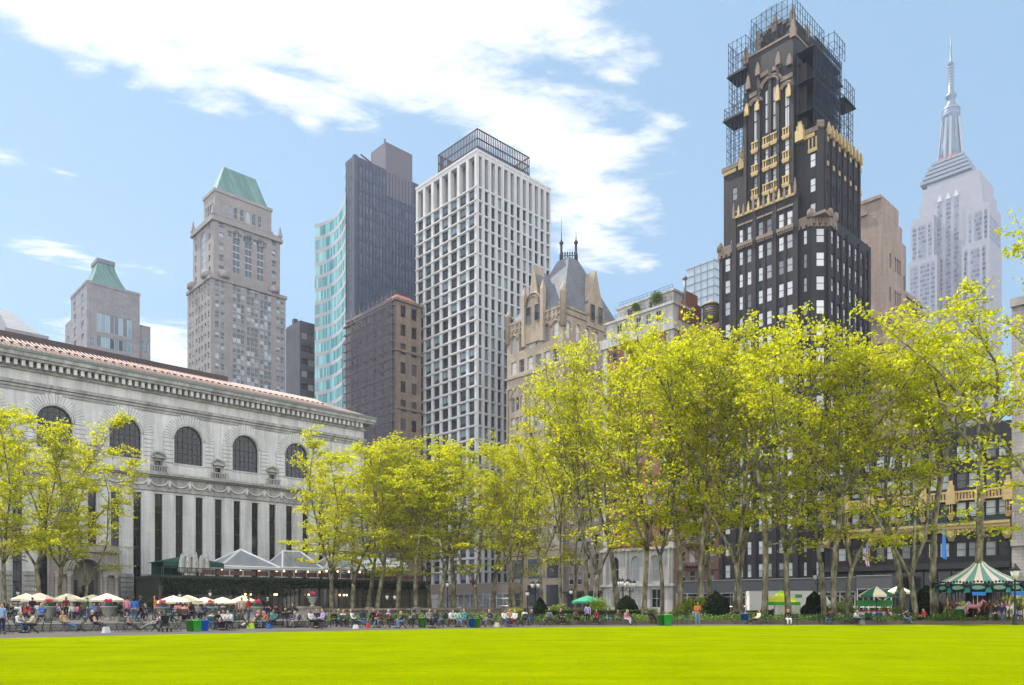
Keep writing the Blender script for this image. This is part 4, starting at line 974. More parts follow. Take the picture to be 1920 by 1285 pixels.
# ---- annex with the gold cornice
b = Bld('gold_trimmed_annex', 'low black building with gold cornice and balustrade behind the right hand trees', loc=AR.w(.25, -.03))
wl = -solve_len(b.loc, -V, 1897); AL = -wl
L_ = solve_len(b.loc, -V, 1897); H = 28.5
m = b.M('wall', blk); nb_ = 7; bw_ = L_/nb_
hn = []
for i in range(nb_):
    for (o, w) in ((bw_*.14, 1.35), (bw_*.56, 1.35)):
        for z in (14.8, 19.2, 23.4): hn.append((bw_*i+o, bw_*i+o+w, z, z+2.3, False, 'sash'))
        hn.append((bw_*i+o, bw_*i+o+w, 8.8, 11.0, False, 'sash'))
b.facade(m, (0, 0), (0, -1), L_, 0, H, hn, .35, mats=(FR_D, glass('annex_glass', (.05, .055, .06), (.50, .53, .53), .45, .12)))
b.facade(m, (0, -L_), (1, 0), 16, 0, H); m.face([(0, -L_, H), (16, -L_, H), (16, 0, H), (0, 0, H)])
g = b.M('gold_cornice', gold)
g.box(-.9, -L_+.1, 13.5, -.01, -.1, 13.9); g.box(-.65, -L_+.1, 13.0, -.01, -.1, 13.49); g.box(-.35, -L_+.1, 12.5, -.01, -.1, 12.99)
for i in range(nb_*6): y = -L_*(i+.5)/(nb_*6); g.box(-.55, y-.14, 12.55, -.36, y+.14, 12.98)
for i in range(nb_+1):
    y = -min(L_-.5, max(.5, bw_*i)); g.prism([(-.35, y-.3), (-.02, y-.3), (-.02, y+.3), (-.35, y+.3)], 11.2, 12.0, poly2=[(-.75, y-.55), (-.02, y-.55), (-.02, y+.55), (-.75, y+.55)]); g.box(-.72, y-.5, 12.0, -.02, y+.5, 12.9); g.box(-.8, y-.2, 11.7, -.6, y+.2, 12.6)
g2 = b.M('gold_balustrade', gold)
g2.box(-.5, -L_+.1, 17.25, -.01, -.1, 17.5); g2.box(-.55, -L_+.1, 18.45, -.05, -.1, 18.75)
for i in range(nb_*9): y = -L_*(i+.5)/(nb_*9); g2.box(-.42, y-.15, 17.5, -.12, y+.15, 18.45)
pt_ = b.M('pilaster', blk)
for i in range(nb_+1):
    y = -min(L_-.35, max(.35, bw_*i)); pt_.box(-.3, y-.35, 13.95, -.005, y+.35, 28)
    fin(g2, -.4, y, 16.8, 20.4, .62)
    for s_ in (-.16, .16): g2.tube([(-.5, y+s_, 15.2), (-.5, y+s_, 17.0)], .09, 5)
    g2.prism([(-.5, y-.25), (-.05, y-.25), (-.05, y+.25), (-.5, y+.25)], 14.4, 15.2, poly2=[(-.75, y-.5), (-.05, y-.5), (-.05, y+.5), (-.75, y+.5)])
gr = b.M('green_balcony_rail', flat('green_rail', (.06, .14, .13)))
for i in range(nb_):
    gr.box(-.55, -bw_*(i+1)+.6, 14.0, -.5, -bw_*i-.6, 14.06); gr.box(-.55, -bw_*(i+1)+.6, 15.0, -.5, -bw_*i-.6, 15.06)
    for j in range(12): y = -bw_*i-.6-(bw_-1.2)*j/11; gr.bar((-.52, y, 14), (-.52, y, 15), .03)
pn_ = b.M('storefront', flat('storefront_black', (.014, .015, .016), .15, 0, .2, 1, .6))
for i in range(nb_*2): pn_.box(-.12, -bw_*(i+1)/2+.12, .6, -.003, -bw_*i/2-.12, 6.6)
band_ = b.M('fascia', FR_D); band_.box(-.7, -L_+.1, 7.0, -.01, -.1, 7.9)
b.finish(blk, (FR_D, W_BLIND), tt=False, minpx=5)
ANX = b; ANXL = L_

# ---- pale stone building cut by the right edge
b = Bld('edge_building', 'pale stone building cut off by the right edge behind the carousel', loc=ANX.w(0, -L_-.06))
pst = stone('pale_course_stone', (.40, .36, .34), (.36, .33, .31), bw=1.6, bh=.5, mortar=.03, jointc=.6)
m = b.M('wall', pst); b.facade(m, (-.3, 0), (0, -1), 16, 0, 46, grid(cols(4, 16, 1.6, 2.4), rows(10, 4.4, 7, 2.5)), .4)
b.facade(m, (15, 0), (-1, 0), 15.3, 0, 46); m.face([(-.3, -16, 46), (15, -16, 46), (15, 0, 46), (-.3, 0, 46)]); m.box(-.7, -16, 10, -.31, .05, 10.9); m.box(-.9, -16, 44.6, -.31, .05, 45.8)
b.finish(pst, (FR_D, W_DARK), tt=False, maxparts=20)

# ---- brown stone office block right of the black tower
bst = stone('rosy_stone', (.36, .275, .235), (.32, .245, .21), bw=1.3, bh=.5, streak=.25)
b = Bld('stepped_building', 'rosy brown stone block with stepped parapet right of the black tower', 1655, 172)
wv = b.to_v(1600); H = b.zat(368); x1 = b.to_u(1685); x2 = b.to_u(1692); x3 = b.to_u(1699); x4 = b.to_u(1728)
m = b.M('wall', bst)
hw2 = [(x3*a, x3*a+.95, z, z+3.4, False, 'sash') for z in (H-14.8, H-22.4) for a in (.28, .50, .60, .70)] + [(x3*.88, x3*.88+1.0, z, z+3.4, False, 'sash') for z in (H-17.5, H-25)]
hw2 += [(x3*a, x3*a+.9, H-31, H-29.2, False, 'sash') for a in (.12, .35, .55, .66, .77, .9)] + [(x3*a, x3*a+1.1, H-43, H-37.5, False, 'sash') for a in (.12, .32, .5, .62, .74, .88)]
b.section(m, 0, 0, x3, wv, 0, H-6.8, grid([(wv*.3, wv*.3+1.3)], [(H-13, H-9.5), (H-20, H-16.5)]), hw2, depth=.45)
m.box(.05, 0.05, H-6.81, x2, wv*.92, H-3.4); m.box(.02, .02, H-3.41, x1, wv*.8, H)
m.box(-.35, .3, H-.3, x1+.2, wv*.8+.2, H+.45); m.box(-.4, wv*.5, H-3.0, x1*.2, wv*.95, H-2.3)
b.section(m, x3, .1, x4, wv, 0, b.zat(545, x3, 0), (), [((x4-x3)*a, (x4-x3)*a+1., z, z+2.4, False, 'sash') for a in (.2, .45, .7) for z in (52, 58)])
for z, o in ((H-26.6, .25), (H-27.6, .45), (H-33, .3), (H-34.5, .5), (H-35.2, .3)): m.box(-o, -o, z, x3+.05, -.003, z+.5); m.box(-o, 0, z, -.003, wv, z+.5)
zc = b.zat(548, x3, 0); m.box(x3-.2, -.7, zc-3.2, x4+.5, wv, zc-2.2); m.box(x3-.2, -.3, zc-1.1, x4+.3, wv, zc-.6)
b.finish(bst, (FR_D, W_DARK))

# ---- the great stepped limestone tower with its mast
lim = stone('limestone', (.315, .31, .355), (.30, .295, .34), bw=3, bh=1.5, streak=.08, var=.08)  # stone tinted blue-grey: distance haze put into its colour
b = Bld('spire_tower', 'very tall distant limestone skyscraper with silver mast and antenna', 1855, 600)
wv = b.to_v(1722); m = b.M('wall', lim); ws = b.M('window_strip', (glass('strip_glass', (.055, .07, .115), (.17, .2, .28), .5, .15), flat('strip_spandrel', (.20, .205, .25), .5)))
def strips(x, ylist, z0, z1, w=1.7, pitch=3.75):
    for y in ylist:
        k = int((z1-z0)/pitch)
        for i in range(k):
            z = z0+i*pitch
            ws.face([(x-.06, y+w/2, z), (x-.06, y-w/2, z), (x-.06, y-w/2, z+2.1), (x-.06, y+w/2, z+2.1)], 0); ws.face([(x-.05, y+w/2, z+2.1), (x-.05, y-w/2, z+2.1), (x-.05, y-w/2, z+pitch), (x-.05, y+w/2, z+pitch)], 1)
def stripsw(y, xlist, z0, z1, w=1.7, pitch=3.75):
    for x in xlist:
        for i in range(int((z1-z0)/pitch)):
            z = z0+i*pitch
            ws.face([(x-w/2, y-.06, z), (x+w/2, y-.06, z), (x+w/2, y-.06, z+2.1), (x-w/2, y-.06, z+2.1)], 0); ws.face([(x-w/2, y-.05, z+2.1), (x+w/2, y-.05, z+2.1), (x+w/2, y-.05, z+pitch), (x-w/2, y-.05, z+pitch)], 1)
wu = b.to_u(1877)
mx = 5.; ym0, ym1 = b.to_v(1841, (mx, 0)), b.to_v(1724, (mx, 0)); Hm = b.zat(358, mx, ym1)
Hm2 = b.zat(322, mx+2, ym0)
b.section(m, mx, ym0, wu+14, ym1, 0, Hm-11); b.section(m, mx+1.5, ym0+2, wu+12, ym1-2, Hm-11, Hm)
m.box(mx+3, ym0+5, Hm, wu+10, ym1-5, Hm+3)
Y3 = [b.to_v(px, (mx, 0)) for px in (1760, 1764, 1776, 1780, 1791, 1795)]
strips(mx, Y3, 100, Hm-15, 2.1)
gc = b.M('window_crown', flat('aluminium', (.42, .43, .47), .5, .2))
for k in range(3):
    y = (Y3[2*k]+Y3[2*k+1])/2; gc.prism([(mx-.4, y-2), (mx, y-2), (mx, y+2), (mx-.4, y+2)], Hm-15, Hm-10, poly2=[(mx-.3, y-.3), (mx, y-.3), (mx, y+.3), (mx-.3, y+.3)])
Hr = b.zat(377, 0, 0); yr = b.to_v(1811); b.section(m, 0, 0, wu, yr, 0, Hr); strips(0, [yr*a for a in (.14, .17, .36, .44, .52, .6, .82)], 100, Hr-4)
stripsw(0, [wu*(.1+.11*i) for i in range(8)], 100, Hr-6)
Hr2 = b.zat(446, -4, 0); yr2 = b.to_v(1803, (-4, 0)); b.section(m, -4, -1, wu-2, yr2, 0, Hr2); strips(-4, [yr2*a for a in (.12, .17, .36, .44, .52, .6, .82, .87)], 100, Hr2-3)
m.box(2, yr*.3, Hr, 8, yr*.8, Hr+5)
yl0, yl1 = b.to_v(1751), b.to_v(1707.5); Hl = b.zat(416, 0, yl1); b.section(m, 0, yl0, wu, yl1, 0, Hl); strips(0, [yl0+(yl1-yl0)*a for a in (.14, .2, .38, .46, .54, .62, .8, .87)], 100, Hl-4)
yl2, yl3 = b.to_v(1757, (-4, 0)), b.to_v(1703, (-4, 0)); Hl2 = b.zat(494, -4, yl3); b.section(m, -4, yl2, wu, yl3, 0, Hl2); strips(-4, [yl2+(yl3-yl2)*a for a in (.12, .18, .3, .38, .46, .54, .7, .78, .88)], 100, Hl2-4)
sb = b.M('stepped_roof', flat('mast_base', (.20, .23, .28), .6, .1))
cyM = b.to_v(1783, (22, 0)); cxM = 22.; sd = b.M('window_band', flat('band_dark', (.06, .075, .10), .3))
for k, (r, z0, z1) in enumerate(((19, Hm+3, Hm+7), (17.5, Hm+7, Hm+11), (16, Hm+11, Hm+15), (14, Hm+15, Hm+19), (12, Hm+19, Hm+23))):
    sb.box(cxM-r*.8, cyM-r, z0+1.7, cxM+r*.8, cyM+r, z1); sd.box(cxM-r*.8+.9, cyM-r+.9, z0, cxM+r*.8-.9, cyM+r-.9, z0+1.69)
Yc = b.w(cxM, cyM)[1]; ZM = lambda py: Z_(py, Yc)
ms = b.M('mast', flat('mast_metal', (.13, .17, .23), .45, .3)); pxm = Yc/F
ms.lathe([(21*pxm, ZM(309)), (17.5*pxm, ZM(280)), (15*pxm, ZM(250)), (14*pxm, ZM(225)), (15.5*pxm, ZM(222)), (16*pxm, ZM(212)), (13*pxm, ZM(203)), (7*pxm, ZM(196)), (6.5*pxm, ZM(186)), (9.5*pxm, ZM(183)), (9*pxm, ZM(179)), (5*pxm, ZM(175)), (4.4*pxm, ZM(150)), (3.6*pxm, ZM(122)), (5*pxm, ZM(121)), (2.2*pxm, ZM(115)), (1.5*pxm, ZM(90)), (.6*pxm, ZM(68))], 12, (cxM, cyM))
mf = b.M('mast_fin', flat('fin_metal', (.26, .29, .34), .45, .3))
for k in range(4):
    a = k*PI/2+.0; 
    for s_ in (-.22, .22): mf.bar((cxM+21*pxm*math.cos(a+s_), cyM+21*pxm*math.sin(a+s_), ZM(308)), (cxM+14*pxm*math.cos(a+s_), cyM+14*pxm*math.sin(a+s_), ZM(226)), 1.5)
rg = b.M('mast_ring', flat('ring_dark', (.2, .24, .29), .5))
for py in (219, 214, 209): rg.lathe([(15.8*pxm, ZM(py)), (15.9*pxm, ZM(py-2))], 12, (cxM, cyM))
for k in range(8): rg.bar((cxM+16*pxm*math.cos(k*PI/4), cyM+16*pxm*math.sin(k*PI/4), ZM(268)), (cxM+15*pxm*math.cos(k*PI/4), cyM+15*pxm*math.sin(k*PI/4), ZM(230)), .9)
for k in range(9): rg.lathe([(5.0*pxm, ZM(172-5.4*k)), (5.0*pxm, ZM(170-5.4*k))], 8, (cxM, cyM))
rd = b.M('red_banner', flat('red_banner', (.55, .09, .06))); rd.box(cxM-21*pxm, cyM-6, ZM(307), cxM-20*pxm, cyM+6, ZM(301))
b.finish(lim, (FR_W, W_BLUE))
# ================================================================ the marble library
LIB0 = Vector((X_(682, 150), 150, 0)); LU = U.copy()
marb = stone('marble', (.62, .615, .61), (.585, .58, .575), bw=1.5, bh=.62, mortar=.012, jointc=.75, streak=.28, var=.14)
marbd = stone('weathered_marble', (.42, .41, .39), (.38, .37, .35), bw=1.5, bh=.5, mortar=.015, jointc=.7, streak=.45, var=.25)
b = Bld('library', 'long pale marble library with arched windows and a red tiled roof', loc=LIB0 - LU*86)
LB = b; LW = 86.; TT = lambda t: LW - t       # t = metres left of the far corner
zs = 1.2
m = b.M('wall', marb)
def lp(py, px): 
    s = solve_len(LIB0, -LU, px); return Z_(py, 150 - LU.y*s)
hol = []
for k in range(-1, 24):
    t = 41.6 - 3.24*(k-6) if False else 41.6 + 3.24*(8-k)
    if 4.5 < t < 84: hol.append((TT(t)-.6, TT(t)+.6, 1.9, 19.3, False, 'bars'))
ARC = [14.2 + 9.72*k for k in range(-1, 8)]
ARC = [t for t in ARC if 8 < t < 82]
for t in ARC: hol.append((TT(t)-2.35, TT(t)+2.35, 24.5, 30.8, True, 'grid'))
NI = [t+4.86 for t in ARC]
for t in NI: hol.append((TT(t)-.55, TT(t)+.55, 22.95, 24.6 , False, 'slim'))
LG = glass('library_glass', (.006, .008, .011), (.028, .034, .042), .6, .09, .5, .05)
b.facade(m, (0, 0), (1, 0), LW, 0, 36.2, hol, .55, mats=(flat('bronze_frame', (.035, .032, .032), .5, .3), LG))
b.facade(m, (LW, 0), (0, 1), 40, 0, 36.2); m.face([(0, 0, 36.2), (LW, 0, 36.2), (LW, 40, 36.2), (0, 40, 36.2)]); m.face([(0, 40, 0), (0, 0, 0), (0, 0, 36.2), (0, 40, 36.2)])
# rusticated base between the slits
ru = b.M('rusticated_base', marbd)
xs = sorted([h for h in hol if h[5] == 'bars'], key=lambda h: h[0]); segs = []; x = 0
for h in xs: segs.append((x, h[0]-.05)); x = h[1]+.05
segs.append((x, LW))
for (a, c) in segs:
    for k in range(7): ru.box(a, -.32, .55+k*.74, c, -.005, .55+k*.74+.62)
    ru.box(a, -.45, 5.75, c, -.005, 6.3)
    if c-a > 1: pass
pq = b.M('quoin', marbd)
for (a, c) in ((LW-3.4, LW+.25), (LW-9.0, LW-7.8)):
    for k in range(int(15/.74)): pq.box(a, -.28, 6.35+k*.64, c, -.005, 6.35+k*.64+.54)
pf = b.M('pilaster', marb)
for (a, c) in segs:
    if c-a < 3: pf.box(a+.22, -.16, 6.35, c-.22, -.005, 19.6)
# frieze with swags
fz = b.M('frieze', marbd); fz.box(0, -.3, 19.75, LW, -.005, 20.05); fz.box(0, -.12, 20.06, LW, -.005, 21.95); fz.box(0, -.55, 21.96, LW, -.005, 22.2); fz.box(0, -.95, 22.2, LW+.5, -.005, 22.6)
sw = b.M('swag', marb)
for i in range(int(LW/3.24)):
    c = TT(41.6) % 3.24 + 3.24*i
    sw.tube([(c+1.35*math.cos(PI*k/8+PI), -.22, 21.5+.95*math.sin(PI*k/8+PI)) for k in range(9)], .15, 5); sw.lathe([(.1, 20.3), (.32, 20.7), (.32, 21.2), (.1, 21.7)], 6, (c+1.62, -.2))
pd = b.M('attic_pedestal', marb)
for t in ARC:
    pd.box(TT(t)-3.6, -.22, 22.62, TT(t)+3.6, -.005, 24.3); pd.box(TT(t)-2.5, -.34, 24.3, TT(t)+2.5, -.005, 24.48)
    for k in range(3): pd.box(TT(t)-3.2+2.2*k, -.27, 22.9, TT(t)-1.3+2.2*k, -.225, 24.0)
vo = b.M('arch_voussoir', marb)
for t in ARC:
    c, zt, r0, r1 = TT(t), 30.8-2.35, 2.62, 4.0
    n_ = 26
    for k in range(n_):
        a0, a1 = PI*(k+.07)/n_, PI*(k+.93)/n_; rr = r1 + (.12 if k % 2 else 0)
        P = [(c+r*math.cos(a), zt+r*math.sin(a)) for r, a in ((r0, a0), (rr, a0), (rr, a1), (r0, a1))]
        vo.face([(x, -.2, z) for x, z in P][::-1]); 
        for i in range(4): (xa, za), (xb, zb) = P[i], P[(i+1) % 4]; vo.face([(xa, -.2, za), (xb, -.2, zb), (xb, 0, zb), (xa, 0, za)])
    for s_ in (-1, 1):
        for k in range(6): vo.box(c+s_*r0, -.2, 24.5+k*.66+.03, c+s_*(r1+(.12 if k % 2 else 0)), -.004, 24.5+k*.66+.60)
    vo.tube([(c+2.47*math.cos(PI*k/16), -.1, zt+2.47*math.sin(PI*k/16)) for k in range(17)], .14, 4); 
    for s_ in (-1, 1): vo.box(c+s_*2.36, -.16, 24.5, c+s_*2.6, -.004, zt)
ni = b.M('niche_hood', marbd)
for t in NI:
    c = TT(t); ni.box(c-1.15, -.6, 24.95, c+1.15, -.005, 25.2); ni.tube([(c+1.0*math.cos(PI*k/8), -.3, 25.2+.75*math.sin(PI*k/8)) for k in range(9)], .22, 5); ni.box(c-.75, -.2, 22.65, c-.56, -.005, 24.95); ni.box(c+.56, -.2, 22.65, c+.75, -.005, 24.95)
    ni.box(c-1.3, -.8, 22.62, c+1.3, -.2, 22.75)
    for k in range(7): ni.box(c-1.15+.36*k, -.75, 22.75, c-1.0+.36*k, -.6, 23.55)
    ni.box(c-1.3, -.82, 23.55, c+1.3, -.55, 23.72)
# mouldings and cornice
co = b.M('cornice', marbd)
for z, h, o in ((32.3, .35, .18), (32.75, .35, .3), (33.2, .5, .45)): co.box(0, -o, z, LW+o, -.005, z+h)
co.box(0, -.35, 35.2, LW+.35, -.005, 35.55); co.box(0, -1.5, 36.45, LW+1.5, 2, 36.85); co.box(0, -1.75, 36.86, LW+1.75, 2.2, 37.5)
dn = b.M('dentil', marb)
for i in range(int(LW/.95)): dn.box(.95*i, -1.2, 35.6, .95*i+.45, -.02, 36.43)
vg = b.M('eave_gutter', flat('gutter_green', (.16, .19, .17), .6, 0, .3)); vg.box(0, -1.9, 37.45, LW+1.9, -1.3, 37.85)
# tile roof
tile = stone('roof_tile', (.30, .22, .195), (.26, .19, .17), bw=.45, bh=.6, mortar=.05, jointc=.5, streak=.1)
rf = b.M('roof', tile)
z0, z1, d1 = 37.8, 41.5, 7.
rf.face([(0, -1.5, z0), (LW+1.5, -1.5, z0), (LW-6.5, d1, z1), (0, d1, z1)]); rf.face([(LW+1.5, -1.5, z0), (LW+1.5, 40, z0), (LW-6.5, 40, z1), (LW-6.5, d1, z1)]); rf.face([(0, d1, z1), (LW-6.5, d1, z1), (LW-6.5, 40, z1), (0, 40, z1)])
rb = b.M('roof_rib', flat('tile_rib', (.36, .26, .225), .8, 0, .25, 4))
for i in range(int(LW/.62)):
    x = .62*i+.2
    if x < LW-7: rb.tube([(x, -1.5, z0+.08), (x, d1, z1+.08)], .13, 5, smooth=True)
sg = b.M('snow_guard', FR_D)
for i in range(int(LW/1.05)):
    x = 1.05*i+.3
    if x < LW-7: sg.box(x, 2.0, z0+(z1-z0)*.42, x+.5, 2.3, z0+(z1-z0)*.42+.32)
rd_ = b.M('ridge_parapet', flat('ridge_dark', (.075, .055, .055), .8)); rd_.box(0, d1, z1-.2, TT(24), d1+9, z1+1.0)
b.finish(marb, (FR_D, W_DARK), minpx=3, tt=False, maxparts=60)

# ---- entrance pavilion with the seated statue
b = Bld('shrine', 'stone arched shrine with columns and pediment against the library wall', loc=LB.w(TT(53.9), -3.2), cat='monument')
sw_ = 8.6; shr = stone('shrine_stone', (.38, .34, .30), (.34, .31, .28), bw=1.2, bh=.5, streak=.35)
m = b.M('wall', shr)
b.facade(m, (0, 0), (1, 0), sw_, 0, 9.3, [(2.5, 6.1, 1.0, 8.2, True, 'none')], 2.2); b.facade(m, (sw_, 0), (0, 1), 3.1, 0, 9.3); b.facade(m, (0, 3.1), (0, -1), 3.1, 0, 9.3); m.face([(0, 0, 9.3), (sw_, 0, 9.3), (sw_, 3.1, 9.3), (0, 3.1, 9.3)])
m.face([(2.4, 2.2, .9), (6.2, 2.2, .9), (6.2, 2.2, 8.4), (2.4, 2.2, 8.4)])
m.box(-.3, -.5, 9.3, sw_+.3, 3.1, 9.7); m.box(-.1, -.3, 9.7, sw_+.1, 3.0, 10.3); m.box(-.2, -.6, 5.9, 2.3, -.005, 6.4); m.box(6.3, -.6, 5.9, sw_+.2, -.005, 6.4)
m.box(-.4, -1.0, 0, sw_+.4, -.005, 1.0)
arh = b.M('archivolt', shr)
for r in (1.95, 2.3, 2.65): arh.tube([(4.3+r*math.cos(PI*k/14), -.12-.05*(r < 2), 6.4+r*math.sin(PI*k/14)) for k in range(15)], .2, 5)
for x in (.35, 1.9, 6.7, 8.25):
    c_ = b.M('column'+'' , shr); c_.lathe([(.42, 1.0), (.42, 1.2), (.33, 1.3), (.29, 5.3), (.4, 5.6), (.42, 5.9)], 12, (x, -.3))
dk_ = b.M('door_or_niche_shade', flat('niche_shade', (.05, .045, .04), .6)); dk_.box(2.9, 1.9, 1.0, 3.5, 2.15, 5.2); dk_.box(5.1, 1.9, 1.0, 5.7, 2.15, 5.2)  # no real doors here: dark panels stand in for shade inside the niche
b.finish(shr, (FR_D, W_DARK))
SHR = b
# ================================================================ ground
def sheet(name, poly, z, mat, kind='structure', skirt=0.):
    m = MB(); m.face([(x, y, z) for x, y in poly])
    if skirt:
        n = len(poly)
        for i in range(n):
            (a, b_), (c, d) = poly[i], poly[(i+1) % n]; m.face([(a, b_, z-skirt), (c, d, z-skirt), (c, d, z), (a, b_, z)])
    o = m.build(name, mat); tag(o, kind=kind); return o
gm, gnt, gout = nt_new('gravel_ground')
tc_ = N(gnt, 'ShaderNodeTexCoord'); gn = noise_(gnt, tc_.outputs['Object'], .5, 6); gn2 = noise_(gnt, tc_.outputs['Object'], 9., 3)
prin(gnt, gout, mix_(gnt, 1., ramp_(gnt, gn, [(.3, (.05, .046, .041)), (.7, (.085, .078, .07))]), ramp_(gnt, gn2, [(.3, .75), (.7, 1.1)]), 'MULTIPLY'), .95)
g = sheet('ground', [(-690, -110), (890, -110), (890, 940), (-690, 940)], 0, gm); g['label'] = 'pale gravel and paved ground of the park'
# lawn
lm, lnt, lout = nt_new('lawn_grass')
tc_ = N(lnt, 'ShaderNodeTexCoord')
mp_ = N(lnt, 'ShaderNodeMapping'); mp_.inputs['Rotation'].default_value = (0, 0, -.55); mp_.inputs['Scale'].default_value = (.05, .8, 1); lnt.links.new(tc_.outputs['Object'], mp_.inputs[0])
st1 = noise_(lnt, mp_.outputs[0], 1., 4, .6); n2_ = noise_(lnt, tc_.outputs['Object'], .35, 6, .65); n3_ = noise_(lnt, tc_.outputs['Object'], 5., 9, .82)
cA = ramp_(lnt, st1, [(.2, (.138, .185, .0)), (.8, (.198, .240, .0))])
cB = mix_(lnt, 1., cA, ramp_(lnt, n2_, [(.3, .82), (.7, 1.1)]), 'MULTIPLY')
cC = mix_(lnt, 1., cB, ramp_(lnt, n3_, [(.3, .78), (.7, 1.14)]), 'MULTIPLY')
prin(lnt, lout, cC, 1., 0, 0., n3_, .15, .02)
LAWN_EDGE = [(-60, 21), (-42, 28), (-24.3, 37.0), (-18, 41.8), (-10.5, 46.8), (-3, 51.0), (5, 54.6), (14, 57.6), (24, 59.3), (37.6, 60.6), (60, 61.5), (85, 60), (85, -60), (-60, -60)]
lw = MB(); lw.face([(x, y, .06) for x, y in LAWN_EDGE])
for (a, b_), (c, d) in zip(LAWN_EDGE, LAWN_EDGE[1:]+LAWN_EDGE[:1]): lw.face([(a, b_, 0), (c, d, 0), (c, d, .06), (a, b_, .06)][::-1])
lo = lw.build('lawn', lm); tag(lo, 'wide bright green mown lawn', kind='structure')
# blades in the nearest part of the lawn
gb_ = MB(); rnd = random.Random(5)
for i in range(26000):
    y = 12.5 + 14 * rnd.random()**1.5; x = (rnd.random()*2-1)*.70*y + 0
    h = rnd.uniform(.010, .022); w = .004+.0003*y; a = rnd.random()*PI; lx, ly = rnd.gauss(0, .3)*h, rnd.gauss(0, .3)*h
    if y > 60 or (x < -10 and y > 36+ (x+24)*.6): continue
    dx, dy = math.cos(a)*w, math.sin(a)*w
    gb_.face([(x-dx, y-dy, .058), (x+dx, y+dy, .058), (x+lx, y+ly, .06+h)])
go = gb_.build('grass', leafmat('grass_blade', (.145, .20, .0), (.19, .235, .001), .25)); tag(go, 'short mown grass blades on the lawn', 'grass', kind='stuff')
# 40th street: roadway and kerb along the building line
def along(P, a, b_): return (P + V*a + U*b_)
def strip(name, a0, a1, b0, b1, z, mat, skirt=0.):
    c = [along(P40, a0, b0), along(P40, a0, b1), along(P40, a1, b1), along(P40, a1, b0)]
    return sheet(name, [(p.x, p.y) for p in c], z, mat, skirt=skirt)
asp = flat('asphalt', (.05, .05, .052), .9, 0, .2, 3.); pav = stone('pavement_slab', (.30, .29, .275), bw=1.5, bh=1.5)
strip('road', -60, 150, -15.5, -4.6, .03, asp); strip('pavement', -60, 150, -4.6, 0, .15, pav, .15); strip('park_pavement', -60, 150, -20, -15.5, .15, pav, .15)
# raised terrace before the library with its broad steps
stm = stone('step_stone', (.17, .155, .14), (.14, .13, .12), bw=1.4, bh=.5, streak=.3)
E1, E2 = Vector((-29.0, 38.6)), Vector((-13.2, 48.4)); ed = (E2-E1).normalized(); en = Vector((-ed.y, ed.x))
stp = MB()
for k in range(3):
    o = en*(7.0+.5*k); A = E1-ed*40+o; B_ = E2+ed*4+o; C_ = E2+ed*4+en*9; D_ = E1-ed*40+en*9
    stp.prism([A, B_, C_, D_], .15*k+.001*k, .15*(k+1))
so_ = stp.build('steps', stm); tag(so_, 'broad shallow stone steps up to the library terrace', kind='structure')
tr2 = MB(); A = E1-ed*40+en*8.9; B_ = E2+ed*4+en*8.9
tr2.prism([A, B_, B_+en*4, Vector((-20, 86)), Vector((-12, 128)), Vector((-50, 130)), Vector((-110, 60))], 0, .456)
to_ = tr2.build('terrace', gm); tag(to_, 'gravel terrace in front of the library', kind='structure')
# ================================================================ trees
def barkmat():
    m, nt, out = nt_new('plane_bark')
    tc = N(nt, 'ShaderNodeTexCoord'); mp = N(nt, 'ShaderNodeMapping'); mp.inputs['Scale'].default_value = (1, 1, .4); nt.links.new(tc.outputs['Object'], mp.inputs[0])
    n1 = noise_(nt, mp.outputs[0], 3.2, 3, .5); n2 = noise_(nt, mp.outputs[0], 1.1, 2, .5)
    c = ramp_(nt, n1, [(.36, (.085, .072, .045)), (.46, (.19, .165, .10)), (.56, (.24, .22, .14)), (.66, (.36, .33, .24))])
    c = mix_(nt, 1., c, ramp_(nt, n2, [(.3, .65), (.7, 1.1)]), 'MULTIPLY')
    prin(nt, out, c, .85, 0, .2, n1, .3, .03); MATS['plane_bark'] = m; return m
BARK = barkmat()
LEAF = leafmat('plane_leaf', (.27, .32, .010), (.66, .64, .020), .62, (1.1, 1.08, .4))
def leafq(mb, c, s, rnd, up=.9):
    n = Vector((rnd.gauss(0, 1), rnd.gauss(0, 1), rnd.gauss(0, 1) + up)); n.normalize()
    a = n.orthogonal().normalized(); a = Matrix.Rotation(rnd.random()*6.283, 3, n) @ a; b_ = n.cross(a)
    l, w = s, s*rnd.uniform(.55, .8)
    f = n*s*rnd.uniform(-.15, .25)
    mb.face([c - a*l*.5, c + b_*w*.5 + f, c + a*l*.5, c - b_*w*.5 + f])
def grow(p, d, L, r0, r1, n, rnd, wob, upb):
    pts = [p.copy()]; rad = [r0]; d = d.normalized()
    for i in range(n):
        d = (d + Vector((rnd.gauss(0, wob), rnd.gauss(0, wob), rnd.gauss(0, wob*.5) + upb))).normalized()
        p = p + d*(L/n); pts.append(p.copy()); rad.append(r0 + (r1-r0)*(i+1)/n)
    return pts, rad, d
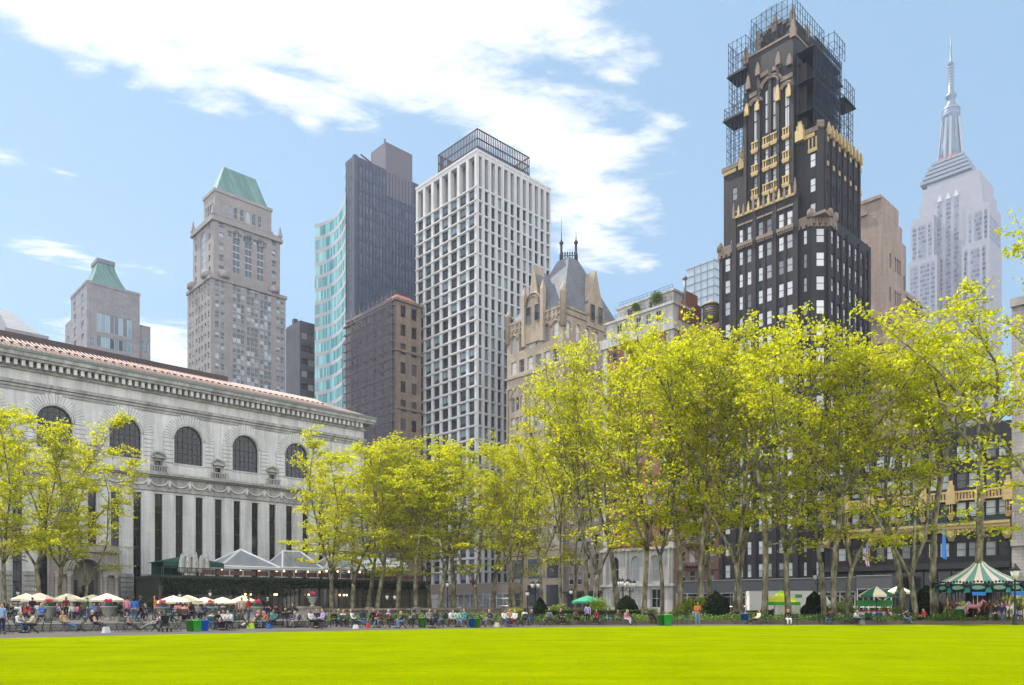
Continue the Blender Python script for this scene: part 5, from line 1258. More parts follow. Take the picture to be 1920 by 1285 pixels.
def tree_mesh(seed, H=26., fork=.32, nl=3, spread=24., crown0=.38, dens=.56, leaf=.29, sprays=4, r0=.25, lean=0.):
    rnd = random.Random(seed); tr = MB(); lf = MB()
    fz = H*fork
    pts, rad, d = grow(Vector((0, 0, -.1)), Vector((lean, rnd.gauss(0, .03), 1)), fz, r0*1.15, r0*.8, 8, rnd, .035, .03)
    pts[1] = pts[1]; rad[0] = r0*1.5
    tr.tube(pts, rad, 9)
    base = pts[-1]; twigs = []
    a0 = rnd.random()*6.28
    for k in range(nl):
        a = a0 + 2*PI*k/nl + rnd.gauss(0, .25); th = math.radians(spread*rnd.uniform(.65, 1.25))
        if k == 0 and nl > 2: th *= .35
        dr = Vector((math.cos(a)*math.sin(th), math.sin(a)*math.sin(th), math.cos(th)))
        LL = (H - fz)*rnd.uniform(.80, .98); nseg = 11
        lp_, lr, _ = grow(base - Vector((0, 0, .25)), dr, LL, r0*(.66 if nl < 3 else .55), .045, nseg, rnd, .10, .045)
        tr.tube(lp_, lr, 7)
        for i in range(2, nseg+1):
            z = lp_[i].z
            if z < H*crown0*.85: continue
            ns = 2 if i < nseg else 3
            for j in range(ns):
                if rnd.random() < .1: continue
                t2 = math.radians(rnd.uniform(35, 75)); a2 = rnd.random()*6.28
                frac = (z/H - crown0*.8)/(1 - crown0*.8)
                SL = rnd.uniform(2.6, 4.6)*(1.05 - .5*max(0, frac))*H/26
                o = (lp_[min(i+1, nseg)] - lp_[i-1]).normalized(); s_ = o.orthogonal().normalized(); s_ = Matrix.Rotation(a2, 3, o) @ s_
                sp, sr, sd = grow(lp_[i], o*math.cos(t2) + s_*math.sin(t2), SL, max(.03, lr[i]*.55), .018, 5, rnd, .16, .06 if frac > .3 else -.02)
                tr.tube(sp, sr, 5, caps=False)
                for q in range(1, 6):
                    for w in range(2 if q < 5 else 3):
                        if rnd.random() < .2: continue
                        dd = Vector((rnd.gauss(0, 1), rnd.gauss(0, 1), rnd.gauss(.25, .6))).normalized()
                        tl = rnd.uniform(.6, 1.5)
                        twigs.append((sp[q], sp[q] + dd*tl, frac))
                        if q % 2: tr.tube([sp[q], sp[q] + dd*tl*.9], [.018, .008], 3, caps=False)
    for k in range(sprays):
        z = H*rnd.uniform(.23, .46); src = None
        a = rnd.random()*6.28; ctr = Vector((0, 0, z)) if z < fz else base + Vector((math.cos(a), math.sin(a), 0))*.9 + Vector((0, 0, z-fz))
        sp, sr, sd = grow(ctr, Vector((math.cos(a), math.sin(a), .25)), rnd.uniform(3.5, 6.), .07, .018, 7, rnd, .14, -.05)
        tr.tube(sp, sr, 5, caps=False)
        for q in range(2, 8):
            for w in range(3):
                dd = Vector((rnd.gauss(0, 1), rnd.gauss(0, 1), rnd.gauss(0, .25))).normalized(); tl = rnd.uniform(.6, 1.5); twigs.append((sp[q], sp[q]+dd*tl, 0))
    for (p, q, fr) in twigs:
        n = int(rnd.uniform(6, 30)*dens*(.62 + .75*max(0, min(1, fr))))
        if rnd.random() < .12: n = int(n*.3)
        for i in range(n):
            t = rnd.random()**.7; c = p.lerp(q, t) + Vector((rnd.gauss(0, .26), rnd.gauss(0, .26), rnd.gauss(0, .10)))
            leafq(lf, c, leaf*rnd.uniform(.6, 1.25), rnd)
    return tr.mesh('trunk', BARK), lf.mesh('crown', LEAF), H
PROTO = [tree_mesh(11, 26, .40, 3, 22, .36), tree_mesh(12, 26, .20, 2, 20, .38), tree_mesh(13, 26, .30, 3, 25, .40, lean=.05), tree_mesh(14, 26, .46, 4, 28, .34),
         tree_mesh(15, 26, .16, 3, 18, .40, lean=-.04), tree_mesh(16, 26, .52, 3, 24, .40), tree_mesh(17, 26, .26, 4, 24, .32), tree_mesh(18, 26, .24, 4, 34,   .24, 1.0, sprays=10), tree_mesh(19, 26, .34, 3, 30, .34, .8)]
PROTO += [tree_mesh(31, 26, .36, 3, 26, .34, .95), tree_mesh(32, 26, .18, 2, 24, .36, .95), tree_mesh(33, 26, .30, 3, 28, .36, .95, lean=.05)]
def tree(px, Y, top, pi, rz, label, wid=1., name='plane_tree', group='plane trees lining the lawn', z0=0.):
    tm, cm, H = PROTO[pi]
    h = (Z_(top, Y) - z0); s = h/H
    r = empty(name, label, 'tree', (X_(px, Y), Y, z0), rz, group); r.scale = (s*wid, s*wid, s)
    link('trunk', tm, r); link('crown', cm, r)
    return r
TL = [ # px, Y, top row, prototype, turn, width, label
 (622, 114, 818, 7, 2.3, 1.2, 'leftmost plane tree of the lawn row, straight tan trunk in front of the ivy pavilion'),
 (662, 116, 826, 10, 1.2, 1.4, 'plane tree with low forked trunk, second from the left in the lawn row'),
 (707, 113, 830, 11, 2.2, 1.4, 'plane tree with warm tan trunk before the white gabled tent'),
 (746, 114, 828, 9, .9, 1.4, 'plane tree with thin leaning trunk left of the pavilion corner'),
 (782, 110, 832, 5, 4.0, 1.4, 'plane tree with bare straight trunk at the right corner of the ivy pavilion'),
 (827, 109, 830, 11, 3.3, 1.4, 'plane tree with leaning trunk before the foot of the white gridded tower'),
 (850, 112, 834, 9, 5.2, 1.4, 'slender plane tree crossing its neighbour before the brown pavement shed'),
 (892, 107, 828, 10, 2.8, 1.4, 'plane tree with a high Y fork before the brown pavement shed'),
 (955, 106, 826, 11, .5, .9, 'left trunk of the trio of plane trees near the end of the stone balustrade'),
 (965, 104, 818, 1, 4.6, 1.05, 'wide forking plane tree in the middle of the trio by the balustrade end'),
 (977, 108, 824, 9, 1.6, .9, 'right trunk of the trio of plane trees near the end of the stone balustrade'),
 (1017, 101, 832, 2, 2.0, 1.0, 'plane tree rising behind the leftmost clipped conical evergreen'),
 (1051, 98, 765, 0, 5.0, .85, 'plane tree before the large shop windows of the gabled building'),
 (1099, 94, 668, 3, 1.0, .8, 'plane tree just left of its close twin beside the green parasol'),
 (1113, 90, 640, 4, 3.6, 1.0, 'plane tree with dark trunk just right of its close twin by the green parasol'),
 (1207, 80, 640, 6, 2.4, 1.05, 'thick trunked plane tree before the white stone base, behind the twin lamp posts'),
 (1241, 82, 645, 7, .2, .8, 'plane tree leaning left behind the pair of bright green bins'),
 (1275, 80, 600, 0, 2.9, 1.0, 'plane tree with tan trunk left of the large round evergreen'),
 (1315, 79, 592, 3, 4.4, 1.0, 'plane tree with strong grey trunk before the long dark pavement shed, left end'),
 (1330, 84, 605, 7, 1.3, .85, 'dark trunked plane tree close behind the strong grey trunk'),
 (1377, 86, 596, 2, 5.6, 1.0, 'shaded plane tree behind the dark pavement shed front, left of the forked trunk'),
 (1390, 77, 612, 1, 3.0, 1.0, 'plane tree with low U shaped fork left of the white truck'),
 (1432, 75, 606, 5, .6, 1.0, 'tall straight plane tree standing before the left end of the white truck'),
 (1479, 75, 650, 6, 4.9, 1.1, 'plane tree with leaning dark trunk in front of the yellow and green tent'),
 (1546, 74, 655, 2, 1.8, 1.0, 'left of two trunks leaning apart behind the round topped evergreen'),
 (1564, 72, 640, 3, 3.9, 1.05, 'broad plane tree with spreading limbs behind the round topped evergreen'),
 (1587, 73, 650, 1, 5.9, 1.0, 'plane tree with a clear V fork near the striped flag'),
 (1697, 72, 618, 2, 2.6, 1.05, 'plane tree with slightly bent trunk right of the green and cream parasols'),
 (1717, 68, 610, 4, .8, 1.0, 'plane tree rising beside the evergreen left of the carousel'),
 (1753, 72, 580, 5, 4.2, 1.0, 'plane tree with bare trunk beside the blue flag'),
 (1834, 67, 545, 5, 5.4, 1.1, 'pale straight trunked plane tree rising right behind the carousel roof'),
 (1985, 50, 395, 6, 3.2, 1.0, 'nearest plane tree reaching into the frame at the upper right edge'),
 # second row
 (690, 127, 842, 11, 2.0, 1.4, 'plane tree of the back row behind the low forked trunk'),
 (805, 124, 840, 10, 4.1, 1.4, 'plane tree of the back row at the left side of the white gridded tower'),
 (925, 120, 838, 9, .7, 1.4, 'plane tree of the back row between the Y fork and the trio'),
 (1078, 108, 730, 4, 5.3, .8, 'plane tree of the back row before the gabled building corner'),
 (1160, 98, 634, 2, 3.4, 1., 'plane tree of the back row before the left white quoins'),
]
for (px, Y, top, pi, rz, wd_, lab) in TL: tree(px, Y, top, pi, rz, lab, wd_)
# left hand trees before the library
tree(72, 88, 755, 7, 1.0, 'big plane tree at the left edge shading the stone shrine', 1.15, group='plane trees before the library', z0=.45)
tree(8, 80, 728, 7, 2.6, 'plane tree cut by the left edge of the picture', 1.05, group='plane trees before the library', z0=.45)
tree(158, 98, 826, 4, 4.2, 'smaller plane tree whose crown hangs before the third tall slit window', 1.0, group='plane trees before the library', z0=.45)
tree(112, 93, 778, 7, 5.1, 'dense plane tree between the edge trees and the shrine arch', 1.1, group='plane trees before the library', z0=.45)
# ================================================================ the ivy pavilion and its roof terrace
TZ = .456
def Yb(py, z=0.): return (EYE - z)*F/(py - HY)
PV0 = Vector((-19.4, 139.8, 0))
def PVt(px, d=0.): return solve_len(PV0 + V*d, -U, px)
b = Bld('ivy_pavilion', 'long dark ivy covered restaurant pavilion with roof terrace before the library', loc=PV0 - U*PVt(303))
L_ = PVt(303) - PVt(802); PB = b; PR = b.root
dkw = flat('pavilion_dark', (.030, .036, .030), .6); m = b.M('wall', dkw)
def pvx(px, d=0.): return PVt(303, 0) - PVt(px, d)      # local x of a photo column at depth d behind the front
PH = 5.9
m.box(0, .5, .3, L_, 11, PH-.5); m.box(-.2, -.3, PH-.5, L_+.2, 11, PH-.1); m.box(0, -.1, 4.3, L_, .5, 4.7); m.box(0, .0, .3, L_, .5, .9)
nb_ = 13; bw_ = L_/nb_
pr = b.M('pier', stone('pier_stone', (.14, .125, .11), bw=.6, bh=.3))
wn = []
for i in range(nb_+1): pr.box(bw_*i-.28, -.12, .3, bw_*i+.28, .49, 4.29)
dg_ = glass('door_glass', (.015, .02, .02), (.07, .065, .05), .6, .08, .6)
for i in range(nb_):
    o = MB(); x0 = bw_*i+.45; w = bw_-.9
    for j in range(5): o.box(x0+w*j/4-.05, .2, .9, x0+w*j/4+.05, .32, 4.2)
    for z in (.92, 2.9, 4.12): o.box(x0, .22, z, x0+w, .30, z+.09)
    fo = o.build('door_or_niche_shade', flat('door_bronze', (.10, .085, .06), .4), PR); p_ = MB(); p_.face([(x0, .27, .9), (x0+w, .27, .9), (x0+w, .27, 4.2), (x0, .27, 4.2)]); p_.build('pane', dg_, fo)
em, ent, eout = nt_new('lamp_glow'); e_ = N(ent, 'ShaderNodeEmission', ins={'Color': (1, .62, .25, 1), 'Strength': 3.2}); ent.links.new(e_.outputs[0], eout.inputs[0]); MATS['lamp_glow'] = em
for px in (458, 468, 513, 517, 577, 635, 643, 648):
    o = MB(); o.ball((0, 0, 0), .16, 6); lo_ = o.build('wall_lamp', em, PR, (pvx(px), -.35, 3.1)); h = MB(); h.box(-.04, .1, -.05, .04, .5, .05); h.build('bracket', FR_D, lo_)
tre = b.M('trellis', flat('trellis_green', (.05, .075, .06), .6))
for i in range(nb_*4): tre.box(bw_*i/4-.03, -.2, 4.7, bw_*i/4+.03, -.11, PH-.55)
for z in (4.9, 5.2): tre.box(0, -.22, z, L_, -.16, z+.05)
IVY = leafmat('ivy_leaf', (.014, .026, .012), (.05, .075, .03), .2)
rnd = random.Random(3); iv = MB()
for i in range(9000):
    x = L_*rnd.random()**1.5
    t = mnoise.noise(Vector((x*.25, 0, 3)))*1.2; z = rnd.uniform(2.9 + max(0, t), 5.4) if rnd.random() < .8 else rnd.uniform(.6, 3.4)
    if z < 3 and (x/bw_) % 1 > .3: continue
    if x > L_*.45 and z < 4.2: continue
    leafq(iv, Vector((x, -.3 - abs(rnd.gauss(0, .18)) - (.35 if 3.4 < z < 4.6 and x < L_*.45 else 0), z)), rnd.uniform(.2, .36), rnd)
iv.build('ivy', IVY, PR)
rl = b.M('terrace_rail', flat('rail_dark', (.06, .06, .06), .5, .3))
for i in range(40): rl.box(L_*i/39-.03, -.1, PH-.1, L_*i/39+.03, -.04, PH+1.0)
rl.box(0, -.12, PH+.95, L_, -.02, PH+1.05)
rp = b.M('terrace_panel', flat('panel_brown', (.12, .065, .055), .7))
for i in range(19): x = L_*.12 + (L_*.85)*i/19; rp.box(x+.12, 0.0, PH+.1, x+L_*.85/19-.12, .06, PH+.85)
b.finish(dkw, (FR_D, W_DARK), tt=False)
wtent = flat('tent_white', (.74, .75, .76), .6, 0, .05)
cm, cnt, cout = nt_new('clear_vinyl'); g_ = N(cnt, 'ShaderNodeBsdfGlossy', ins={'Color': (.9, .92, .95, 1), 'Roughness': .12}); t_ = N(cnt, 'ShaderNodeBsdfTransparent', ins={'Color': (.86, .89, .93, 1)}); d_ = N(cnt, 'ShaderNodeBsdfDiffuse', ins={'Color': (.7, .74, .8, 1)})
m1 = N(cnt, 'ShaderNodeMixShader', ins={0: .7}); cnt.links.new(g_.outputs[0], m1.inputs[1]); tl_ = N(cnt, 'ShaderNodeBsdfTranslucent', ins={'Color': (.85, .88, .92, 1)}); m0 = N(cnt, 'ShaderNodeMixShader', ins={0: .55}); cnt.links.new(d_.outputs[0], m0.inputs[1]); cnt.links.new(tl_.outputs[0], m0.inputs[2]); cnt.links.new(m0.outputs[0], m1.inputs[2]); m2 = N(cnt, 'ShaderNodeMixShader', ins={0: .58}); cnt.links.new(t_.outputs[0], m2.inputs[1]); cnt.links.new(m1.outputs[0], m2.inputs[2]); cnt.links.new(m2.outputs[0], cout.inputs[0])
def marquee(pxa, pxb, d0, d1, eave, top, ridge, label, solid=False):
    xa, xb = pvx(pxa, d0), pvx(pxb, d0)
    o = empty('marquee', label, 'tent', PB.w((xa+xb)/2, d0, PH-.1), GA, 'tents on the pavilion roof'); W = (xb-xa)/2; D = d1-d0; R = ridge*W
    e, t = eave-PH+.1, top-PH+.1
    f = MB(); c = MB(); q = MB()
    for x in ((-W, -W/3, W/3, W)):
        for y in (0, D): f.bar((x, y, 0), (x, y, e), .12)
    for (p, r) in (((-W, 0), (W, 0)), ((-W, D), (W, D)), ((-W, 0), (-W, D)), ((W, 0), (W, D))): f.bar((*p, e), (*r, e), .2)
    rid = [(-R, D/2, t), (R, D/2, t)]
    for (p, k) in (((-W, 0), 0), ((W, 0), 1), ((-W, D), 0), ((W, D), 1)): f.bar((*p, e), rid[k], .26)
    if R > .1: f.bar(rid[0], rid[1], .26)
    f.build('frame', wtent, o)
    A, B_, C_, D_ = (-W, 0, e), (W, 0, e), (W, D, e), (-W, D, e)
    c.face([A, B_, rid[1], rid[0]]); c.face([C_, D_, rid[0], rid[1]]); c.face([B_, C_, rid[1]]); c.face([D_, A, rid[0]])
    c.build('roof', wtent if solid else cm, o)
    q.face([(-W-.03, -.06, e-.3), (W+.03, -.06, e-.3), (W+.03, -.06, e+.05), (-W-.03, -.06, e+.05)]); q.face([(W+.04, -.05, e-.3), (W+.04, D, e-.3), (W+.04, D, e+.05), (W+.04, -.05, e+.05)])
    q.build('valance', wtent, o)
    if solid: s_ = MB(); s_.face([(W, 0, e), (W, D, e), (W, D, 0), (W, 0, 0)]); s_.build('side_wall', wtent, o)
    for x in [-W+.5+(2*W-1)*i/3 for i in range(4)]:
        l = MB(); l.ball((0, 0, 0), .17, 6); l.build('lamp', em, o, (x, .5, e-.55))
ZT = lambda py, px: Z_(py, (PV0 - U*PVt(px, 3) + V*3).y)
marquee(413, 527, 2, 10, ZT(1064, 470), ZT(1029, 470), 0., 'pointed clear roofed tent with white frame on the pavilion terrace, largest of its row')
marquee(530, 607, 2, 10, ZT(1066, 560), ZT(1033, 560), .45, 'clear roofed tent with a short white ridge on the pavilion terrace')
marquee(610, 682, 2.5, 9, ZT(1066, 640), ZT(1037, 640), .1, 'smaller pointed clear tent half hidden by plane trees on the pavilion terrace')
b_ = empty('gable_tent', 'opaque white gabled tent at the right end of the pavilion terrace', 'tent', PB.w(pvx(690, 2), 2, PH-.1), GA, 'tents on the pavilion roof')
W = pvx(775, 2) - pvx(690, 2); o = MB()
for pts in ([(0, 0, 1.7), (W, 0, 1.7), (W, 4, 4.4), (0, 4, 4.4)], [(W, 8, 1.7), (0, 8, 1.7), (0, 4, 4.4), (W, 4, 4.4)]): o.face(pts)
o.build('roof', wtent, b_); o = MB(); o.face([(W, 0, 1.7), (W, 8, 1.7), (W, 4, 4.4)]); o.face([(W, 5, 0), (W, 8, 0), (W, 8, 1.7), (W, 5, 1.7)]); o.face([(0, 8, 0), (W, 8, 0), (W, 8, 1.7), (0, 8, 1.7)]); o.build('end_wall', flat('tent_cream', (.62, .58, .52), .7), b_)
o = MB()
for x in (0, W/2, W): o.bar((x, .05, 0), (x, .05, 1.7), .12)
o.bar((0, .05, 1.7), (W, .05, 1.7), .16); o.build('frame', wtent, b_)
b_ = empty('green_canopy', 'dark green hipped canopy at the left end of the pavilion terrace', 'canopy', PB.w(pvx(306, 1), 1, PH-.1), GA)
W = pvx(420, 1) - pvx(306, 1); o = MB(); e, t = ZT(1054, 350)-PH, ZT(1041, 350)-PH
A, B_, C_, D_ = (0, 0, e), (W, 0, e), (W, 7, e), (0, 7, e); o.face([A, B_, (W-4, 3.5, t), (4, 3.5, t)]); o.face([C_, D_, (4, 3.5, t), (W-4, 3.5, t)]); o.face([B_, C_, (W-4, 3.5, t)]); o.face([D_, A, (4, 3.5, t)])
o.face([(0, -.02, e-.7), (W, -.02, e-.7), (W, -.02, e), (0, -.02, e)]); gcan = flat('canopy_green', (.012, .07, .055), .6); o.build('roof', gcan, b_)
o = MB()
for x in (.1, W*.33, W*.66, W-.1): o.bar((x, .1, 0), (x, .1, e), .1)
o.build('post', FR_D, b_); o = MB(); o.face([(0, 5, 0), (W*.5, 5, 0), (W*.5, 5, e), (0, 5, e)]); o.build('side_curtain', gcan, b_)
cp_ = empty('closed_parasol', '', 'parasol', (0, 0, 0), 0, 'closed white parasols on the pavilion terrace')
o = MB(); o.lathe([(.10, .3), (.46, .55), (.36, 1.2), (.22, 2.2), (.06, 2.9)], 9); o.build('canopy', stone('parasol_cloth', (.66, .64, .60), bw=.16, bh=9, mortar=.05, jointc=.6), cp_); o = MB(); o.tube([(0, 0, 0), (0, 0, 3.0)], .035, 5); o.build('pole', FR_D, cp_)
for i in range(9):
    px = 343 + 6.0*i; p = PB.w(pvx(px, -.0), .6 + .5*(i % 2), PH-.1); l = 'folded white parasol in the tight row on the pavilion terrace before the green canopy'
    if i == 0: cp_.location = p; cp_['label'] = l; cp_.scale = (1.15, 1.15, 1.1)
    else: dup(cp_, p, .5*i, l, sc=(1.15, 1.15, 1.06 + .08*(i % 3)))
# ================================================================ park furniture
cream = flat('parasol_cream', (.66, .58, .40), .8, 0, .06); pgreen = flat('parasol_green', (.02, .13, .07), .7)
def parasol(px, w, top, label, group, mats=None, z0=TZ, dia=3.1, rise=.62, nseg=8, name='parasol'):
    Y = dia*F/w; zt = Z_(top, Y) - z0
    o = empty(name, label, 'parasol', (X_(px, Y), Y, z0), random.random(), group); r = dia/2*1.04
    c = MB(); mats = mats or [cream, cream]
    zr = zt - rise
    for k in range(nseg):
        a0, a1 = 2*PI*k/nseg, 2*PI*(k+1)/nseg
        P = lambda a, q, z: (q*math.cos(a), q*math.sin(a), z)
        for (q0, z0_, q1, z1_) in ((.08, zt, r*.5, zt-rise*.42), (r*.5, zt-rise*.42, r, zr)):
            c.face([P(a0, q1, z1_), P(a1, q1, z1_), P(a1, q0, z0_), P(a0, q0, z0_)], k % 2)
        c.face([P(a0, r, zr-.2), P(a1, r, zr-.2), P(a1, r, zr), P(a0, r, zr)], k % 2)
    c.build('canopy', mats, o)
    p = MB(); p.tube([(0, 0, 0), (0, 0, zt+.12)], .03, 6); p.build('pole', FR_D, o)
    rb = MB()
    for k in range(nseg): a = 2*PI*k/nseg; rb.bar((0, 0, zt-.12), (r*math.cos(a), r*math.sin(a), zr-.02), .03)
    rb.build('rib', FR_D, o); q = MB(); q.lathe([(.3, 0), (.3, .08), (.06, .12), (.05, .3)], 10); q.build('base', FR_D, o)
    return o
gl = 'cream parasols before the stone shrine'; g2_ = 'cream parasols before the ivy pavilion'
for px, w, top, lab in ((50, 52, 1113, 'back cream parasol partly behind the leftmost pair, before the library'), (74, 62, 1112, 'wide cream parasol left of the shrine, front row, second from the left'), (127, 57, 1113, 'cream parasol directly in front of the shrine statue'), (174, 50, 1115, 'small looking cream parasol in the back row right of the statue'), (201, 58, 1113, 'cream parasol above the second flower urn from the left')):
    parasol(px, w, top, lab, gl)
for px, w, top, lab in ((325, 58, 1117, 'leftmost cream parasol of the row before the ivy pavilion'), (352, 54, 1116, 'cream parasol second from left before the ivy pavilion'), (384, 48, 1120, 'middle cream parasol of the row before the ivy pavilion'), (417, 50, 1120, 'cream parasol fourth from left before the ivy pavilion'), (456, 49, 1117, 'rightmost cream parasol of the row before the ivy pavilion')):
    parasol(px, w, top, lab, g2_)
kg = [cream, pgreen]
parasol(1643, 60, 1100, 'green and cream panelled parasol over the kiosk counter, left one', 'panelled parasols by the carousel', kg, 0, 2.9, .75)
parasol(1684, 48, 1099, 'green and cream panelled parasol nearer the carousel, right one', 'panelled parasols by the carousel', kg, 0, 2.9, .7)
gm2 = flat('parasol_emerald', (.03, .24, .14), .7); parasol(1102, 58, 1117, 'emerald green parasol behind the hedge before the quoined building', None, [gm2, gm2], 0, 3.2, .6)
# kiosk counters under the panelled parasols
k = empty('kiosk_counter', 'green and white kiosk counter under the panelled parasols', 'kiosk', (X_(1640, 71), 71, 0), .1)
o = MB(); o.box(-1.3, -.6, 0, 1.3, .6, .95); o.build('counter', flat('counter_white', (.7, .7, .68), .5), k); o = MB(); o.box(-1.36, -.66, 1.5, 1.36, .66, 2.0); o.build('fascia', flat('kiosk_green', (.05, .30, .06), .5), k); o = MB(); o.box(-1.34, -.63, .95, 1.34, .63, 1.1); o.build('worktop', flat('red_top', (.35, .03, .03), .5), k)
o = MB()
for x in (-1.2, 1.2):
    for y in (-.5, .5): o.bar((x, y, .9), (x, y, 2.), .08)
o.build('post', FR_G, k)
# yellow green pop-up tent with cream back wall
Yt = 78; t = empty('popup_tent', 'yellow and green pop-up tent with cream side wall before the white truck', 'tent', (X_(1464, Yt), Yt, 0), .12)
o = MB(); W = 1.35; e, tp = Z_(1129, Yt), Z_(1109, Yt)
cs = [(-W, -W, e), (W, -W, e), (W, W, e), (-W, W, e)]
for i in range(4): o.face([cs[i], cs[(i+1) % 4], (.25*cs[(i+1) % 4][0], .25*cs[(i+1) % 4][1], tp-.25), (.25*cs[i][0], .25*cs[i][1], tp-.25)], 0); o.face([(.25*cs[i][0], .25*cs[i][1], tp-.25), (.25*cs[(i+1) % 4][0], .25*cs[(i+1) % 4][1], tp-.25), (0, 0, tp+.15)], 1)
o.build('canopy', [flat('tent_yellow', (.60, .68, .03), .6), flat('tent_lime', (.35, .72, .05), .6)], t)
o = MB()
for i in range(4): a, c = cs[i], cs[(i+1) % 4]; o.face([(a[0]*1.02, a[1]*1.02, e-.32), (c[0]*1.02, c[1]*1.02, e-.32), (c[0]*1.02, c[1]*1.02, e), (a[0]*1.02, a[1]*1.02, e)])
o.build('valance', flat('tent_green', (.04, .40, .05), .6), t)
o = MB(); n_ = 14
for i in range(n_): x0, x1 = -W+2*W*i/n_, -W+2*W*(i+1)/n_; y = lambda j: -W+.04*math.sin(j*2.2); o.face([(x0, y(i), .05), (x1, y(i+1), .05), (x1, y(i+1)-.02, e-.3), (x0, y(i)-.02, e-.3)], 0, True)
o.build('side_wall', flat('tent_canvas', (.58, .55, .45), .8), t)
o = MB()
for c in cs: o.bar((c[0], c[1], 0), c, .07)
o.build('leg', FR_G, t)
# white box truck on the street side
Yq = 90; q = empty('box_truck', 'white box truck parked behind the yellow and green tent', 'truck', (X_(1470, Yq), Yq, 0), -GA + PI/2 - .75)
q.rotation_euler = (0, 0, math.radians(-8)); Lh = 3.6
wtr = flat('truck_white', (.66, .66, .63), .5, 0, .06)
o = MB(); o.box(-4.1, -1.2, .9, 2.9, 1.2, 3.15); o.build('cargo_box', wtr, q); o = MB(); o.prism([(3.0, -1.1), (4.9, -1.1), (4.9, 1.1), (3.0, 1.1)], .6, 2.0); o.prism([(3.0, -1.1), (4.8, -1.1), (4.8, 1.1), (3.0, 1.1)], 2.0, 2.9, poly2=[(3.1, -1.), (4.3, -1.), (4.3, 1.), (3.1, 1.)]); o.build('cab', wtr, q)
o = MB(); o.box(-4.05, -.9, .55, 3.2, .9, .89); o.build('chassis', FR_D, q)
o = MB(); o.face([(3.3, -1.115, 2.05), (4.5, -1.115, 2.05), (4.15, -1.03, 2.75), (3.3, -1.03, 2.75)]); o.build('window', W_DARK, q)
o = MB(); o.box(1.0, -1.225, 2.35, 1.75, -1.203, 2.75); o.build('sign_panel', flat('kiosk_green', (.05, .3, .06)), q)
for x in (-3.0, 3.9):
    for y in (-1.15, .9):
        o = MB(); o.tube([(0, 0, 0), (0, .25, 0)], .48, 16, 0, True, False); wq = o.build('wheel', flat('rubber', (.02, .02, .02), .8), q, (x, y, .48)); o = MB(); o.tube([(0, -.01, 0), (0, .26, 0)], .25, 12, 0, True, False); o.build('rim', FR_G, wq)
# pavement sheds
def shed(pxa, pxb, off, z0, z1, col, label, name='pavement_shed', dep=3.4):
    A = P40 - U*off; sa, sb = solve_len(A, V, pxa), solve_len(A, V, pxb); p = A + V*sb; W = sa - sb
    r = empty(name, label, 'scaffold shed', p, GA)
    o = MB(); o.box(-.05, 0, z0, .02, W, z1); o.box(dep, 0, z0, dep+.06, W, z1); o.box(-.05, -.06, z0, dep, 0, z1); o.build('parapet', flat('shed_'+name+col[3], col[:3], .7, 0, .15), r)
    o = MB(); o.box(.03, .02, z0+.1, dep, W-.02, z0+.3); o.build('deck', FR_D, r); o = MB(); o.box(-.1, -.02, z1, .06, W+.02, z1+.09); o.box(-.1, -.02, z0-.09, .06, W+.02, z0); o.build('edge_trim', flat('trim_pale', (.4, .4, .4), .5, .3), r)
    n_ = int(W/2.4); ps = flat('shed_steel', (.5, .5, .5), .4, .5)
    for i in range(n_+1):
        o = MB(); y = .1 + (W-.2)*i/n_
        for x in (.05, dep-.1): o.bar((x, y, .15), (x, y, z0), .11)
        o.bar((.05, y, 2.7), (dep-.1, y, 2.7), .07); o.build('post', ps, r)
    o = MB()
    for z in (1.1, 2.9): o.bar((.05, .1, z), (.05, W-.1, z), .07)
    for i in range(0, n_, 2): y0, y1 = .1+(W-.2)*i/n_, .1+(W-.2)*(i+1)/n_; o.bar((.05, y0, 1.1), (.05, y1, 2.9), .05); o.bar((.05, y1, 1.1), (.05, y0, 2.9), .05)
    o.build('brace', ps, r)
shed(1268, 1604, 4.2, 3.6, 5.9, (.062, .065, .075, 'a'), 'long dark grey pavement shed before the black tower'); shed(1606, 1672, 6.2, 4.0, 6.0, (.09, .09, .095, 'b'), 'short dark entrance canopy right of the long pavement shed', 'entrance_canopy', 4.5)
shed(803, 957, 4.2, 4.0, 6.6, (.20, .155, .135, 'c'), 'brown pavement shed at the foot of the white gridded tower')
# flags on the annex
def flag(px, top, bot, w, label, kind):
    dq = ANX.w(-2.6, 0); s = solve_len(dq, -V, px); p = dq - V*s; zt = Z_(top, p.y)+.15; zb = Z_(bot, p.y)
    r = empty('flag', label, 'flag', (p.x, p.y, zt), GA)
    o = MB(); o.tube([(0, 0, 0), (2.4, 0, -1.6)], .04, 6); o.build('pole', flat('pole_pale', (.5, .5, .5), .4), r)
    n_ = 12; m_ = 13; c = MB(); h = zt-zb
    for i in range(n_):
        for j in range(m_):
            def P(i, j):
                a, d = i/n_, j/m_; return (.1+.75*d*.9 + .05*math.sin(a*5), (.10+.12*a)*math.sin(d*9+a*2) - .35*d*w*.3, -.1-h*a - .5*d)
            mi = 0
            if kind == 'stripes': mi = 2 if (i < 6 and j < 7) else (0 if j % 2 else 1)
            if kind == 'stripes' and i < 6 and j < 7 and (i+j) % 2 == 0: mi = 3
            c.face([P(i, j), P(i, j+1), P(i+1, j+1), P(i+1, j)], mi, True)
    mats = [flat('flag_white', (.6, .58, .58)), flat('flag_red', (.45, .05, .06)), flat('flag_navy', (.05, .06, .2)), flat('flag_star', (.35, .35, .45))] if kind == 'stripes' else [flat('flag_blue', (.05, .22, .62))]
    c.build('cloth', mats, r)
flag(1624, 1014, 1056, 1., 'drooping national flag of red and white stripes with blue star field', 'stripes')
flag(1768, 990, 1042, 1., 'drooping plain bright blue flag on the annex front', 'plain')
